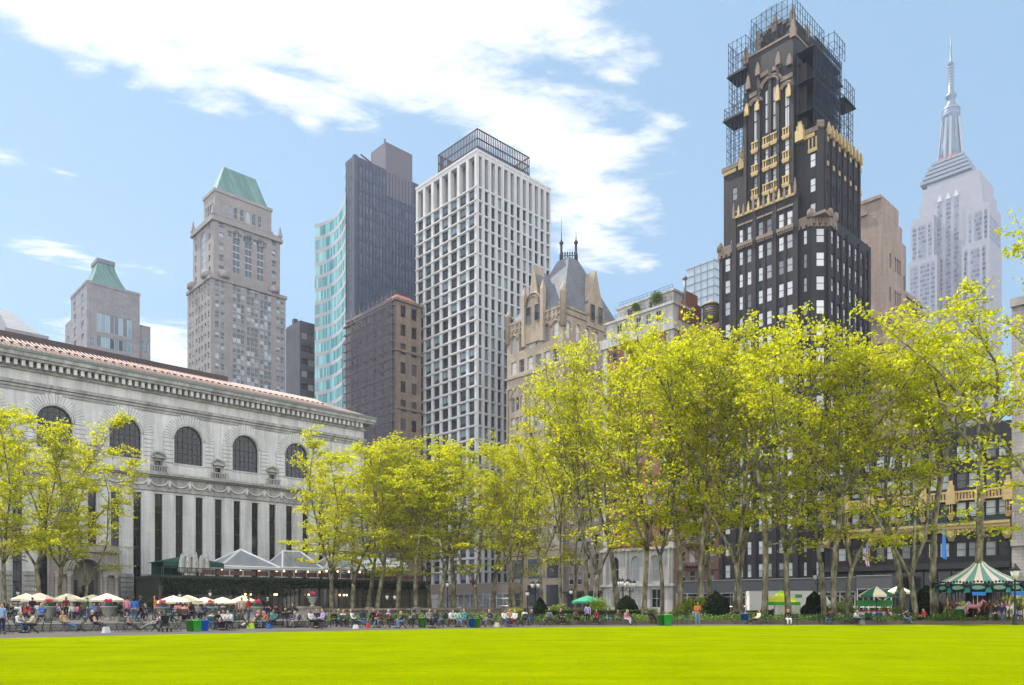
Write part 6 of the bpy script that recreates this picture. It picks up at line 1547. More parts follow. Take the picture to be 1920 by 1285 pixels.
# balustrade, pedestal
bs0, bs1 = Vector((X_(596, 74), 74)), Vector((X_(1010, 90), 90)); bd = (bs1-bs0); BLn = bd.length; brz = math.atan2(bd.y, bd.x)
bl = empty('balustrade', 'long weathered stone balustrade wall between lawn beds and plane trees', 'balustrade', (bs0.x, bs0.y, 0), brz)
bst_ = stone('balustrade_stone', (.27, .24, .19), (.24, .21, .17), bw=1.2, bh=.4, streak=.5, var=.3)
o = MB(); o.box(0, -.25, 0, BLn, .25, .45); o.box(0, -.32, .45, BLn, .32, .52); o.build('plinth', bst_, bl); o = MB(); o.box(-.05, -.3, 1.02, BLn+.05, .3, 1.22); o.build('coping', bst_, bl)
bm_ = MB(); bm_.lathe([(.07, .52), (.07, .57), (.045, .6), (.09, .74), (.05, .9), (.075, .97), (.075, 1.02)], 8); bme = bm_.mesh('baluster', bst_)
for i in range(92):
    x = .45 + (BLn-.9)*i/91
    if x < BLn*.62: link('baluster', bme, bl, (x, 0, 0))
o = MB(); o.box(BLn*.62+.1, -.2, .52, BLn, .2, 1.02); o.build('solid_panel', bst_, bl)
for k in range(6): o = MB(); x = BLn*k/5; o.box(x-.3, -.34, 0, x+.3, .34, 1.32); o.build('post', bst_, bl)
pe_ = empty('pedestal', 'square stone pedestal carrying the raised flower urn at the balustrade end', 'pedestal', (X_(579, 70), 70, 0), brz)
o = MB(); o.box(-.72, -.72, 0, .72, .72, 1.25); o.build('shaft', stone('pedestal_stone', (.36, .33, .28), (.33, .30, .26), bw=.7, bh=.35, mortar=.02), pe_); o = MB(); o.box(-.85, -.85, 1.25, .85, .85, 1.45); o.build('cap', bst_, pe_)
# flower urns
ust = stone('urn_stone', (.40, .38, .33), bw=3, bh=3, streak=.4, var=.3)
PINK = leafmat('pink_flower', (.45, .02, .10), (.75, .08, .25), .3); VIO = leafmat('violet_flower', (.06, .03, .22), (.16, .10, .42), .3); GRN = leafmat('plant_green', (.03, .10, .01), (.12, .24, .03), .3)
def urn(px, Y, z0, s, label, red=False):
    r = empty('flower_urn', label, 'flower urn', (X_(px, Y), Y, z0), 0, 'flower urns along the terrace'); r.scale = (s, s, s); rnd = random.Random(int(px))
    o = MB(); o.lathe([(.26, 0), (.26, .08), (.14, .16), (.16, .24), (.36, .5), (.46, .88), (.54, .94), (.54, 1.0), (.42, .98), (.40, .92)], 16); o.build('urn', ust, r)
    for (nm, mt, n, zz, rr) in (('violet_flowers', VIO, 120, 1.02, .48), ('foliage', GRN, 150, 1.18, .34), ('pink_flowers', PINK, 130, 1.42, .26)):
        q = MB()
        for i in range(n):
            a = rnd.random()*6.28; d = rr*math.sqrt(rnd.random()); leafq(q, Vector((d*math.cos(a), d*math.sin(a), zz+rnd.gauss(0, .07))), .12, rnd)
        f = q.build(nm, mt, r); f['kind'] = 'stuff'
for px, s, lab in ((92, 1.05, 'stone urn of pink and violet flowers furthest left on the steps'), (203, 1.05, 'stone urn of pink flowers under the parasol right of the shrine'), (305, 1., 'stone urn of red flowers left of the green bins'), (396, 1., 'stone urn of red flowers just right of the blue bin'), (482, 1., 'stone urn of red flowers beside the standing person in red')): urn(px, 57 + (px-90)*.012, TZ, s, lab)
urn(586, 70, 1.45, .85, 'small raised stone urn with red and violet flowers on the square pedestal')
# litter bins
def bin_proto():
    r = empty('litter_bin', '', 'litter bin', (0, 0, 0), 0, 'litter bins along the lawn edge')
    o = MB(); o.lathe([(.25, 0), (.26, .05), (.32, .82), (.35, .84), (.35, .88), (.30, .86), (.28, .5)], 20); bd_ = o.build('body', flat('bin_green', (.03, .32, .03), .5), r)
    o = MB()
    for k in range(20): a = 2*PI*k/20; o.bar((.27*math.cos(a), .27*math.sin(a), .04), (.335*math.cos(a), .335*math.sin(a), .83), .035)
    rb_ = o.build('rib', flat('bin_green', (0, 0, 0)), r)
    o = MB(); o.lathe([(.345, .80), (.37, .82), (.37, .90), (.345, .92)], 20); rm = o.build('rim', flat('bin_green', (0, 0, 0)), r); 
    return r
BIN = bin_proto(); first = True
def slotcol(o, mat, i=0):
    o.material_slots[i].link = 'OBJECT'; o.material_slots[i].material = mat
BC = {'dark green': flat('bin_dark_green', (.03, .13, .015), .5), 'bright green': flat('bin_green', (.02, .34, .03), .5), 'blue': flat('bin_blue', (.01, .09, .42), .5), 'navy': flat('bin_navy', (.01, .05, .20), .5)}
for px, base, c, h, lab in ((357, 1184, 'dark green', 21, 'dark green ribbed litter bin at the left of the trio before the pavilion'), (369.5, 1184, 'bright green', 21, 'bright green ribbed litter bin in the middle of the trio before the pavilion'), (384, 1183, 'blue', 20, 'blue ribbed litter bin at the right of the trio before the pavilion'),
        (792, 1177, 'dark green', 18, 'lone dark green litter bin in front of the balustrade'), (885, 1177, 'navy', 17, 'dark blue litter bin near the right end of the balustrade'), (894, 1177, 'dark green', 17, 'dark green litter bin beside the dark blue one by the balustrade'),
        (1240, 1173, 'dark green', 20, 'dark green bin on the left of the pair under the leaning plane trees'), (1253, 1173.5, 'bright green', 21, 'brightest green bin, right one of the pair under the leaning plane trees'), (1396, 1170, 'navy', 19, 'dark blue litter bin left of the reclining person by the white truck'),
        (1799, 1169, 'dark green', 26, 'green litter bin before the carousel'), (1824, 1168.5, 'blue', 25, 'bright blue litter bin before the carousel')):
    Y = Yb(base); s = h*Y/F/.9
    p = (X_(px, Y), Y, 0)
    if first: r = BIN; r.location = p; r['label'] = lab; first = False
    else: r = dup(BIN, p, 0, lab)
    r.scale = (s*.95, s*.95, s)
    for ch in r.children: slotcol(ch, BC[c])
# clipped evergreens
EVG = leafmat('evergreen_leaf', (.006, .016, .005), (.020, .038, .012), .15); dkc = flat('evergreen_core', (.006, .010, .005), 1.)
def evergreen(px, base, top, w, prof, label):
    Y = Yb(base); r = empty('clipped_evergreen', label, 'shrub', (X_(px, Y), Y, 0), random.random()*6, 'clipped evergreens along the lawn'); rnd = random.Random(int(px))
    h = Z_(top, Y); R = w*Y/F/2
    o = MB(); o.lathe([(R*q*.9, h*z*.97) for q, z in prof], 14); core = o.build('core', dkc, r)
    q = MB()
    for i in range(5200):
        z = rnd.random(); a = rnd.random()*6.28
        for (q0, z0), (q1, z1) in zip(prof, prof[1:]):
            if z0 <= z <= z1: rr = q0+(q1-q0)*(z-z0)/max(1e-6, z1-z0)
        bump = 1 + .07*mnoise.noise(Vector((math.cos(a)*2, math.sin(a)*2, z*5)))
        leafq(q, Vector((R*rr*bump*math.cos(a)*rnd.uniform(.93, 1.04), R*rr*bump*math.sin(a)*rnd.uniform(.93, 1.04), h*z)), rnd.uniform(.08, .17), rnd, .3)
    q.build('foliage', EVG, r); o = MB(); o.tube([(0, 0, 0), (0, 0, h*.5)], .07, 6); o.build('trunk', BARK, r)
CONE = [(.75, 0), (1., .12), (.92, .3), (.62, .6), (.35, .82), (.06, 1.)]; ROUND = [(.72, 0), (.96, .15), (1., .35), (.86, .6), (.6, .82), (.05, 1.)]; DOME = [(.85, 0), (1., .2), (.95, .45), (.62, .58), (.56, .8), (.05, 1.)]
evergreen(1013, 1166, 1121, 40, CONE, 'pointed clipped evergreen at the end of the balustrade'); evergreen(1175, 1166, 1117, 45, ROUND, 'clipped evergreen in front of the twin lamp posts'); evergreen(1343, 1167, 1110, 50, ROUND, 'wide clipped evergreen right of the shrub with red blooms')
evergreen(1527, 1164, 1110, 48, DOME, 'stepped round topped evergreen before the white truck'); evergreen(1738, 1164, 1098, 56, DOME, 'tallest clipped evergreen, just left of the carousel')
# ================================================================ planting
FLW = leafmat('white_flower', (.55, .55, .48), (.75, .72, .66), .3)
BEDG = leafmat('bed_leaf', (.035, .085, .010), (.15, .24, .03), .35)
def bed(name, p0, p1, wid, hgt, n, seed, label, fl=.10, zb=.0):
    rnd = random.Random(seed); a, c = Vector(p0), Vector(p1); d = (c-a); Ld = d.length; d.normalize(); nn = Vector((-d.y, d.x))
    q = MB()
    for i in range(n):
        s, w = rnd.random()*Ld, rnd.random()*wid; p = a + d*s + nn*w
        hh = hgt*(.55 + .7*mnoise.noise(Vector((p.x*.55, p.y*.55, seed)))+.35)
        z = zb + max(.04, hh*rnd.random()**.7)
        leafq(q, Vector((p.x, p.y, z)), rnd.uniform(.09, .22), rnd)
        if rnd.random() < fl: leafq(q, Vector((p.x, p.y, z+.06)), .10, rnd); q.m[-1] = 1
    o = q.build(name, [BEDG, FLW], None); tag(o, label, 'plants', kind='stuff')
bed('ground_cover', (X_(592, 63), 63), (X_(1005, 71), 71), 5, .75, 7500, 1, 'low white flowering plants in the bed before the balustrade', .12)
bed('ground_cover', (X_(1000, 63), 63), (X_(1420, 66), 66), 4.5, .70, 8500, 2, 'mixed low plants in the middle bed along the lawn', .07)
bed('ground_cover', (X_(1420, 65), 65), (X_(1930, 63.5), 63.5), 4.5, .75, 9000, 3, 'white and green low plants in the right hand bed', .09)
kb = stone('bed_kerb_stone', (.16, .12, .10), bw=1., bh=.3)
for nm, p, q_, lab in (('bed_kerb', (604, 62), (1000, 62.4), 'low dark kerb of the bed before the balustrade'), ('bed_kerb', (1010, 61.6), (1400, 64.5), 'low reddish kerb of the middle planting bed'), ('bed_kerb', (1412, 64), (1935, 62.4), 'low reddish kerb of the right hand planting bed')):
    a, c = Vector((X_(p[0], p[1]), p[1])), Vector((X_(q_[0], q_[1]), q_[1])); o = MB(); d = c-a; o.obox((a+c)/2, d, d.length, .22, 0, .3); t = o.build(nm, kb); tag(t, lab, 'kerb')
def bush(px, base, top, w, label, ca=(.07, .15, .01), cb=(.26, .36, .03), bloom=None, n=1500, name='shrub', Y=None, ls=.2):
    Y = Y or Yb(base); r = empty(name, label, 'shrub', (X_(px, Y), Y, 0), 0); rnd = random.Random(int(px*7)); R = w*Y/F/2; H = Z_(top, Y)
    mt = leafmat('shrub_%d' % int(px), ca, cb, .4); q = MB(); st = MB(); fl = MB()
    lumps = []
    for k in range(9):
        a = rnd.random()*6.28; d = R*.75*math.sqrt(rnd.random()); z = H*rnd.uniform(.4, .85); lumps.append((Vector((d*math.cos(a), d*math.sin(a), z)), rnd.uniform(.25, .42)*min(R, H)))
        st.tube([(0, 0, 0), (d*.5*math.cos(a), d*.5*math.sin(a), z*.5), (d*math.cos(a), d*math.sin(a), z)], [.03, .02, .008], 4)
    for i in range(n):
        c, rr = lumps[rnd.randrange(9)]; v = Vector((rnd.gauss(0, 1), rnd.gauss(0, 1), rnd.gauss(0, .8))).normalized()*rr*rnd.uniform(.5, 1.15); p = c+v
        if p.z > .05: leafq(q, p, ls*rnd.uniform(.6, 1.2), rnd)
        if bloom and rnd.random() < .05: leafq(fl, p+v*.1, .16, rnd)
    q.build('foliage', mt, r); st.build('stem', BARK, r)
    if bloom: f = fl.build('bloom', leafmat('bloom_%d' % int(px), bloom, [min(1, x*1.4) for x in bloom], .3), r); f['kind'] = 'stuff'
bush(962, 1166, 1141, 44, 'yellowish green shrub left of the pointed evergreen', (.12, .17, .01), (.36, .38, .04)); bush(1048, 1165, 1132, 40, 'light green shrub with creamy blooms right of the pointed evergreen', bloom=(.55, .48, .36))
bush(1122, 1163, 1126, 66, 'broad bright green shrub under the emerald parasol', (.09, .17, .01), (.32, .42, .03), n=2400); bush(1080, 1166, 1146, 50, 'pinkish flowering shrub before the long hedge', bloom=(.55, .40, .33)); bush(1219, 1164, 1140, 40, 'pale grey green shrub left of the pair of bins', (.14, .17, .10), (.33, .36, .24))
bush(1300, 1163, 1119, 62, 'tall light green shrub with a few red blooms beside the wide evergreen', (.10, .19, .01), (.34, .45, .03), (.55, .06, .02), 2400); bush(1270, 1163, 1143, 40, 'olive grassy shrub right of the pair of bins', (.12, .14, .03), (.30, .30, .09))
bush(1372, 1165, 1150, 30, 'low dark green mound right of the wide evergreen', (.02, .045, .01), (.06, .10, .02)); bush(1452, 1163, 1143, 36, 'green shrub before the canvas wall of the pop-up tent'); bush(1420, 1165, 1150, 40, 'yellow green low shrub before the white truck', (.16, .22, .01), (.38, .42, .03))
bush(1580, 1160, 1124, 60, 'broad green shrub right of the round topped evergreen', (.05, .12, .01), (.20, .30, .03), n=2400); bush(1625, 1163, 1143, 50, 'low green shrub before the panelled parasols', (.04, .1, .01), (.14, .22, .03)); bush(1668, 1163, 1138, 40, 'leafy shrub under the second panelled parasol', (.05, .12, .01), (.2, .3, .03))
bush(1772, 1163, 1137, 42, 'green shrub between tall evergreen and green bin'); bush(1812, 1160, 1130, 40, 'yellow green grassy shrub behind the green and blue bins', (.16, .19, .02), (.36, .36, .06)); bush(1902, 1163, 1112, 40, 'leafy shrub with yellow blooms at the right edge', (.08, .16, .01), (.26, .36, .03), (.6, .5, .05), 2000)
# hedge
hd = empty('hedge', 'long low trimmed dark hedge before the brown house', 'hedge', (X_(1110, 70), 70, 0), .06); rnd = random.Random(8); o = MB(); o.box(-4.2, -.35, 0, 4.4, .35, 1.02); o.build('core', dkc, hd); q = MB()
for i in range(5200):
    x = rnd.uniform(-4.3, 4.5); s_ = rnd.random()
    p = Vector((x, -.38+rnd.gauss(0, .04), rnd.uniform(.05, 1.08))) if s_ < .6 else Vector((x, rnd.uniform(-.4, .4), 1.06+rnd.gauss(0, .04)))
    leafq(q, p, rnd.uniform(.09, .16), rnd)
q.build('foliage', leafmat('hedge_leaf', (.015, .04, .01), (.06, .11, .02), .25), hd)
# green roof plants of the quoined building
for (f_, w_, lab) in ((.30, 2.2, 'rounded rooftop shrub on the terrace of the quoined building'), (.62, 1.5, 'small rooftop shrub further left on the terrace of the quoined building')):
    p = QB.w(1.0, QB.to_v(1140 + 122*(1-f_)), Z_(597, QB.loc[1])+3.6); r = empty('rooftop_shrub', lab, 'shrub', p, 0); q = MB()
    for i in range(700): v = Vector((rnd.gauss(0, 1), rnd.gauss(0, 1), rnd.gauss(0, 1))).normalized()*rnd.uniform(.4, 1.05)*w_*.6; leafq(q, v+Vector((0, 0, 1.3*w_*.6+.5)), .3, rnd)
    q.build('foliage', BEDG, r); o = MB(); o.box(-.6, -.6, 0, .6, .6, .7); o.build('planter', FR_G, r)
# ================================================================ lamp posts
lgl = flat('lamp_glass', (.62, .60, .54), .25, 0, .05); iron = flat('lamp_iron', (.025, .028, .027), .45, .3)
def lamp(px, Y, top, label, n=1, z0=0., group='park lamp posts', globe=False, sc=1.):
    r = empty('lamp_post', label, 'lamp post', (X_(px, Y), Y, z0), random.random(), group); H = Z_(top, Y) - z0
    o = MB(); o.lathe([(.22, 0), (.22, .12), (.14, .25), (.16, .7), (.08, .85), (.06, H-.9*sc), (.1, H-.85*sc)], 10)
    arms = [(0, 0)] if n == 1 else [(.45*math.cos(2*PI*k/n), .45*math.sin(2*PI*k/n)) for k in range(n)]
    if n > 1:
        for a in arms: o.tube([(0, 0, H-1.2), (a[0]*.6, a[1]*.6, H-1.35), (a[0], a[1], H-.95*sc)], .035, 5)
    o.build('post', iron, r)
    for a in arms:
        zb = H-.85*sc; c = MB(); c.lathe([(.12*sc, zb), (.22*sc, zb+.45*sc)] if not globe else [(.06, zb), (.2, zb+.1), (.24, zb+.25), (.2, zb+.4), (.05, zb+.5)], 8, a); ln = c.build('lantern', lgl, r)
        c = MB(); c.lathe([(.25*sc, zb+.46*sc), (.26*sc, zb+.5*sc), (.1*sc, zb+.7*sc), (.02, zb+.85*sc)], 8, a); c.build('cap', iron, ln)
for px, Y, top, n, lab, gb in ((34, 95, 1104, 1, 'lantern post at far left behind the parasols', 0), (69, 92, 1097, 1, 'lantern post left of the shrine', 0), (337, 100, 1109, 1, 'white lantern post between the two left cream parasols', 0), (394, 98, 1106, 1, 'white lantern post above the middle cream parasols', 0)):
    lamp(px, Y, top, lab, n, TZ)
for px, Y, top, n, lab, gb in ((733, 92, 1111, 2, 'twin lantern lamp post behind the balustrade', 0), (839, 98, 1088, 1, 'thin lamp post before the brown pavement shed', 0), (1004, 84, 1088, 4, 'four armed lamp post above the pointed evergreen', 0), (1168, 76, 1083, 3, 'left one of the twin tall lamp posts', 0), (1181, 78, 1086, 3, 'right one of the twin tall lamp posts', 0),
        (1341, 84, 1105, 1, 'white globe lamp above the wide evergreen', 1), (989, 88, 1104, 1, 'white globe lamp left of the four armed lamp post', 1), (1533, 80, 1072, 2, 'dark lamp post before the black tower', 0), (1071, 90, 1101, 1, 'white globe lamp left of the emerald parasol', 1)):
    lamp(px, Y, top, lab, n, 0, globe=bool(gb))
lamp(1903, 60, 1056, 'large dark lantern post at the right edge beside the carousel', 1, 0, sc=1.5)
# ================================================================ carousel
CY = 67.; ca = empty('carousel', 'carousel with green and cream striped conical top and dark ornate rounding boards', 'carousel', (X_(1836, CY), CY, 0)); R = 3.35
za, ze = Z_(1049, CY), Z_(1096, CY); o = MB(); ns = 28
for k in range(ns):
    a0, a1 = 2*PI*k/ns, 2*PI*(k+1)/ns; prof = [(.16, za), (.75, za-.62), (1.7, za-1.25), (2.6, za-1.72), (R, ze)]
    for (r0, z0), (r1, z1) in zip(prof, prof[1:]): o.face([(r1*math.cos(a0), r1*math.sin(a0), z1), (r1*math.cos(a1), r1*math.sin(a1), z1), (r0*math.cos(a1), r0*math.sin(a1), z0), (r0*math.cos(a0), r0*math.sin(a0), z0)], k % 2)
o.build('canopy', [flat('carousel_cream', (.74, .60, .48), .7, 0, .06), flat('carousel_green', (.14, .31, .25), .7, 0, .1)], ca)
dgc = flat('carousel_dark_green', (.012, .035, .028), .5); o = MB(); o.lathe([(R+.02, ze-.62), (R+.05, ze-.6), (R+.05, ze-.08), (R+.02, ze+.02)], 32); o.build('rounding_board', dgc, ca)
orn = MB(); pan = MB(); tl = MB()
for k in range(14):
    a = 2*PI*k/14+.1; c, s = math.cos(a), math.sin(a)
    for j in range(7): b_ = a + (j-3)*.075; rr = R+.16; orn.ball((rr*math.cos(b_), rr*math.sin(b_), ze+.02+.16*math.cos((j-3)*.5)), .10, 5)
    orn.ball(((R+.18)*math.cos(a+.224), (R+.18)*math.sin(a+.224), ze-.15), .17, 6); orn.ball(((R+.18)*math.cos(a+.224), (R+.18)*math.sin(a+.224), ze+.12), .12, 6)
    for j in range(-4, 5):
        b0, b1 = a+j*.03, a+(j+1)*.03; h0, h1 = .17*math.sqrt(max(.05, 1-(j/4.6)**2)), .17*math.sqrt(max(.05, 1-((j+1)/4.6)**2)); rr = R+.12
        pan.face([(rr*math.cos(b0), rr*math.sin(b0), ze-.33-h0), (rr*math.cos(b1), rr*math.sin(b1), ze-.33-h1), (rr*math.cos(b1), rr*math.sin(b1), ze-.33+h1), (rr*math.cos(b0), rr*math.sin(b0), ze-.33+h0)])
    b_ = a+.224; rr = R+.08; t_ = Vector((-math.sin(b_), math.cos(b_), 0))*.26; p = Vector((rr*math.cos(b_), rr*math.sin(b_), 0)); tl.face([p-t_+Vector((0, 0, ze-.75)), p+t_+Vector((0, 0, ze-.75)), p+t_*.5+Vector((0, 0, ze-.3)), p-t_*.5+Vector((0, 0, ze-.3))])
orn.build('ornament', dgc, ca); pan.build('painted_panel', flat('panel_sage', (.16, .27, .20), .5), ca); tl.build('swag', flat('carousel_teal', (.02, .20, .19), .5), ca)
o = MB(); o.lathe([(R-.15, .12), (R-.15, .32)], 32); o.build('platform', flat('carousel_floor', (.12, .06, .04), .6), ca); o = MB(); o.lathe([(1.0, .32), (1.0, ze-.5)], 14); o.build('centre_drum', flat('drum_panel', (.06, .05, .045), .5, 0, .6, 3), ca)
pb_ = MB(); pb_.tube([(0, 0, .32), (0, 0, ze-.5)], .035, 6); pm = pb_.mesh('pole', flat('brass_pole', (.45, .32, .12), .3, .8))
o = MB(); o.tube([(0, 0, za-.1), (0, 0, za+.35)], [.17, .12], 10); o.build('finial', dgc, ca)
hs = MB(); hs.tube([(-.5, 0, 1.05), (-.3, 0, 1.08), (.2, 0, 1.05), (.42, 0, 1.15), (.62, 0, 1.45), (.68, 0, 1.58), (.92, 0, 1.42)], [.13, .21, .2, .19, .12, .11, .06], 8)
for x, z in ((.35, .5), (-.35, .45)):
    for y in (-.1, .1): hs.tube([(x, y, 1.0), (x+.12*(1 if x > 0 else -1), y, .72), (x-.02, y, z)], [.08, .05, .035], 6)
hs.tube([(-.5, 0, 1.1), (-.68, 0, .95), (-.72, 0, .7)], [.05, .06, .02], 5)
HCOL = [flat('horse_cream', (.6, .55, .48), .4), flat('horse_pink', (.55, .22, .26), .4), flat('horse_brown', (.20, .10, .06), .4)]
hm = hs.mesh('carousel_horse', HCOL[0])
for k in range(11):
    a = 2*PI*k/11; r = 2.55 if k % 2 else 1.9; link('pole', pm, ca, (r*math.cos(a), r*math.sin(a), 0)); h = link('horse', hm, ca, (r*math.cos(a), r*math.sin(a), .25+.15*(k % 3)), a+PI/2); slotcol(h, HCOL[k % 3])
for k in range(8): a = 2*PI*k/8+.2; link('post', pm, ca, ((R-.2)*math.cos(a), (R-.2)*math.sin(a), 0))
for bx0, bx1 in ((-2.6, -1.5), (.6, 2.4)): o = MB(); o.box(bx0, -R-.02, ze-1.0, bx1, -R+.05, ze-.7); o.build('blue_banner', flat('banner_blue', (.03, .17, .50)), ca)
# ================================================================ people
def skin_mesh(verts, edges, radii, sub=1):
    me = bpy.data.meshes.new('tmp'); me.from_pydata(verts, edges, []); ob = bpy.data.objects.new('tmp', me); COL.objects.link(ob)
    md = ob.modifiers.new('s', 'SKIN'); md.use_smooth_shade = True
    sv = me.skin_vertices[0].data
    for i, r in enumerate(radii): sv[i].radius = r if isinstance(r, tuple) else (r, r); sv[i].use_root = (i == 0)
    if sub: sb = ob.modifiers.new('d', 'SUBSURF'); sb.levels = sub; sb.render_levels = sub
    dg = bpy.context.evaluated_depsgraph_get(); ev = ob.evaluated_get(dg); em_ = ev.to_mesh()
    vs = [tuple(v.co) for v in em_.vertices]; fs = [tuple(p.vertices) for p in em_.polygons]
    ev.to_mesh_clear(); bpy.data.objects.remove(ob); bpy.data.meshes.remove(me)
    return vs, fs
def addm(mb, vf, mi=0):
    b = len(mb.v); mb.v += vf[0]; mb.f += [tuple(b+i for i in f) for f in vf[1]]; mb.m += [mi]*len(vf[1]); mb.sm += [True]*len(vf[1])
def hand(mb, w, d):
    "palm continues the wrist; four unequal bent fingers and a thumb from the side of the palm"
    d = Vector(d).normalized(); w = Vector(w); s = d.cross(Vector((0, 1, 0)) if abs(d.y) < .9 else Vector((0, 0, 1))).normalized(); n = d.cross(s)
    mb.tube([w-d*.02, w+d*.03, w+d*.09], [.026, .036, .034], 6)
    for k, L in enumerate((.062, .075, .070, .055)):
        b = w + d*.085 + s*(k-1.5)*.019; mb.tube([b, b+d*L*.5-n*.004, b+d*L-n*.022], [.0095, .009, .006], 5)
    b = w + d*.03 - s*.032; mb.tube([b, b-s*.022+d*.028, b-s*.026+d*.058-n*.01], [.011, .010, .007], 5)
POSES = {}
def pose(name, pel, chest, neck, head, sh, el, wr, hip, kn, an, toe):
    """joints: pelvis, chest, neck base, head centre; then left/right pairs"""
    Vv = [pel, ((pel[0]+chest[0])/2, (pel[1]+chest[1])/2, (pel[2]+chest[2])/2), chest, neck, (neck[0]*.5+head[0]*.5, neck[1]*.5+head[1]*.5, neck[2]*.5+head[2]*.5-.0), (head[0], head[1]-.01, head[2]-.03), (head[0], head[1], head[2]+.07)]
    E = [(0, 1), (1, 2), (2, 3), (3, 4), (4, 5), (5, 6)]; R_ = [(.15, .11), (.13, .095), (.155, .105), .065, .052, (.072, .09), (.07, .085)]
    for i in (0, 1):
        b = len(Vv); Vv += [sh[i], el[i], wr[i]]; E += [(2, b), (b, b+1), (b+1, b+2)]; R_ += [.062, .043, .027]
        b = len(Vv); Vv += [hip[i], kn[i], an[i], toe[i]]; E += [(0, b), (b, b+1), (b+1, b+2), (b+2, b+3)]; R_ += [.088, .058, .038, .03]
    mb = MB(); addm(mb, skin_mesh(Vv, E, R_))
    hd_ = MB(); hx, hy, hz = head
    prof = [(.012, hz-.125), (.052, hz-.11), (.07, hz-.06), (.078, hz), (.08, hz+.04), (.066, hz+.09), (.03, hz+.117)]
    b0 = len(mb.v); mb.lathe(prof, 12, (hx, hy)); 
    for i in range(b0, len(mb.v)): x, y, z = mb.v[i]; mb.v[i] = (x, hy+(y-hy)*1.18, z)
    mb.tube([(hx, hy-.085, hz+.02), (hx, hy-.112, hz-.022), (hx, hy-.088, hz-.032)], [.008, .014, .008], 5)
    for s_ in (-1, 1):
        mb.ball((hx+s_*.03, hy-.084, hz+.012), .010, 5, 1); mb.tube([(hx+s_*.078, hy+.01, hz+.02), (hx+s_*.086, hy+.012, hz-.01), (hx+s_*.078, hy+.01, hz-.03)], .012, 5)
    mb.tube([(hx-.022, hy-.086, hz-.062), (hx, hy-.092, hz-.063), (hx+.022, hy-.086, hz-.062)], .006, 4, 2)
    for i in (0, 1): hand(mb, wr[i], Vector(wr[i])-Vector(el[i]))
    body = mb.mesh('person_body', [flat('skin_light', (.50, .31, .22), .6), FR_D, flat('lip', (.35, .13, .11))])
    up = Vector((0, 0, .0)); tv = [Vv[1], Vv[2], tuple(Vector(neck)-Vector((0, 0, .02))), Vv[0]]; te = [(0, 1), (1, 2), (0, 3)]; tr_ = [(.155, .12), (.18, .128), (.075, .075), (.17, .135)]
    for i in (0, 1):
        b = len(tv); w = Vector(wr[i]).lerp(Vector(el[i]), .12); tv += [sh[i], el[i], tuple(w)]; te += [(1, b), (b, b+1), (b+1, b+2)]; tr_ += [.078, .058, .042]
    t = MB(); addm(t, skin_mesh(tv, te, tr_)); top = t.mesh('top', flat('cloth_base', (.3, .3, .3)))
    pv = [tuple(Vector(pel)+Vector((0, 0, .03))), tuple(Vector(pel)-Vector((0, 0, .02)))]; pe2 = [(0, 1)]; pr2 = [(.172, .138), (.175, .14)]
    for i in (0, 1):
        b = len(pv); pv += [hip[i], kn[i], tuple(Vector(an[i])+Vector((0, 0, .03)))]; pe2 += [(1, b), (b, b+1), (b+1, b+2)]; pr2 += [.105, .075, .056]
    t = MB(); addm(t, skin_mesh(pv, pe2, pr2)); bot = t.mesh('trousers', MATS['cloth_base'])
    t = MB()
    for i in (0, 1): a, q = Vector(an[i]), Vector(toe[i]); t.tube([a+(a-q)*.35-Vector((0, 0, .045)), a-Vector((0, 0, .03)), q-Vector((0, 0, 0)), q+(q-a)*.25], [.03, .05, .042, .02], 7)
    sho = t.mesh('shoes', FR_D)
    def hair(long):
        t = MB(); n = 12; b0 = 0
        pr_ = [(.0905, hz-.015), (.094, hz+.045), (.079, hz+.105), (.04, hz+.135), (.004, hz+.143)] if not long else [(.07, hz-.20), (.092, hz-.12), (.098, hz-.02), (.097, hz+.045), (.08, hz+.105), (.04, hz+.138), (.004, hz+.145)]
        t.lathe(pr_, n, (hx, hy+.022))
        for i in range(len(t.v)):
            x, y, z = t.v[i]; y = hy+.022+(y-hy-.022)*1.12
            if z < hz+.05 and y < hy-.02: y = hy-.02+(y-hy)*.05; x = hx+(x-hx)*1.02
            t.v[i] = (x, y, z)
        return t.mesh('hair', MATS['cloth_base'])
    POSES[name] = dict(body=body, top=top, trousers=bot, shoes=sho, hair=hair(False), long=hair(True))
S = lambda x, y, z: ((x, y, z), (-x, y, z))
pose('stand', (0, 0, .95), (0, 0, 1.33), (0, .01, 1.50), (0, -.015, 1.64), S(.19, 0, 1.42), S(.235, .03, 1.16), ((.24, -.06, .93), (-.23, -.03, .92)), S(.095, 0, .90), S(.105, -.015, .50), S(.11, .02, .09), S(.125, -.13, .045))
pose('walk', (0, 0, .94), (0, -.03, 1.32), (0, -.03, 1.49), (0, -.06, 1.63), S(.185, -.02, 1.41), ((.225, .08, 1.18), (-.225, -.10, 1.17)), ((.235, .04, .95), (-.225, -.26, 1.0)), S(.09, 0, .89), ((.10, -.20, .53), (-.10, .05, .50)), ((.10, -.24, .11), (-.10, .30, .17)), ((.11, -.38, .08), (-.11, .22, .05)))
pose('hold', (0, 0, .95), (0, 0, 1.33), (0, .01, 1.50), (0, -.03, 1.63), S(.185, 0, 1.42), S(.23, -.02, 1.15), ((.08, -.27, 1.24), (-.10, -.27, 1.22)), S(.095, 0, .90), ((.12, -.03, .50), (-.10, .02, .50)), ((.14, .0, .09), (-.10, .04, .09)), ((.16, -.15, .045), (-.11, -.11, .045)))
pose('sit', (0, .10, .50), (0, .13, .87), (0, .11, 1.04), (0, .07, 1.18), S(.185, .12, .96), S(.225, .05, .70), ((.13, -.24, .66), (-.12, -.22, .66)), S(.095, .06, .49), S(.12, -.36, .51), S(.12, -.34, .10), S(.13, -.49, .045))
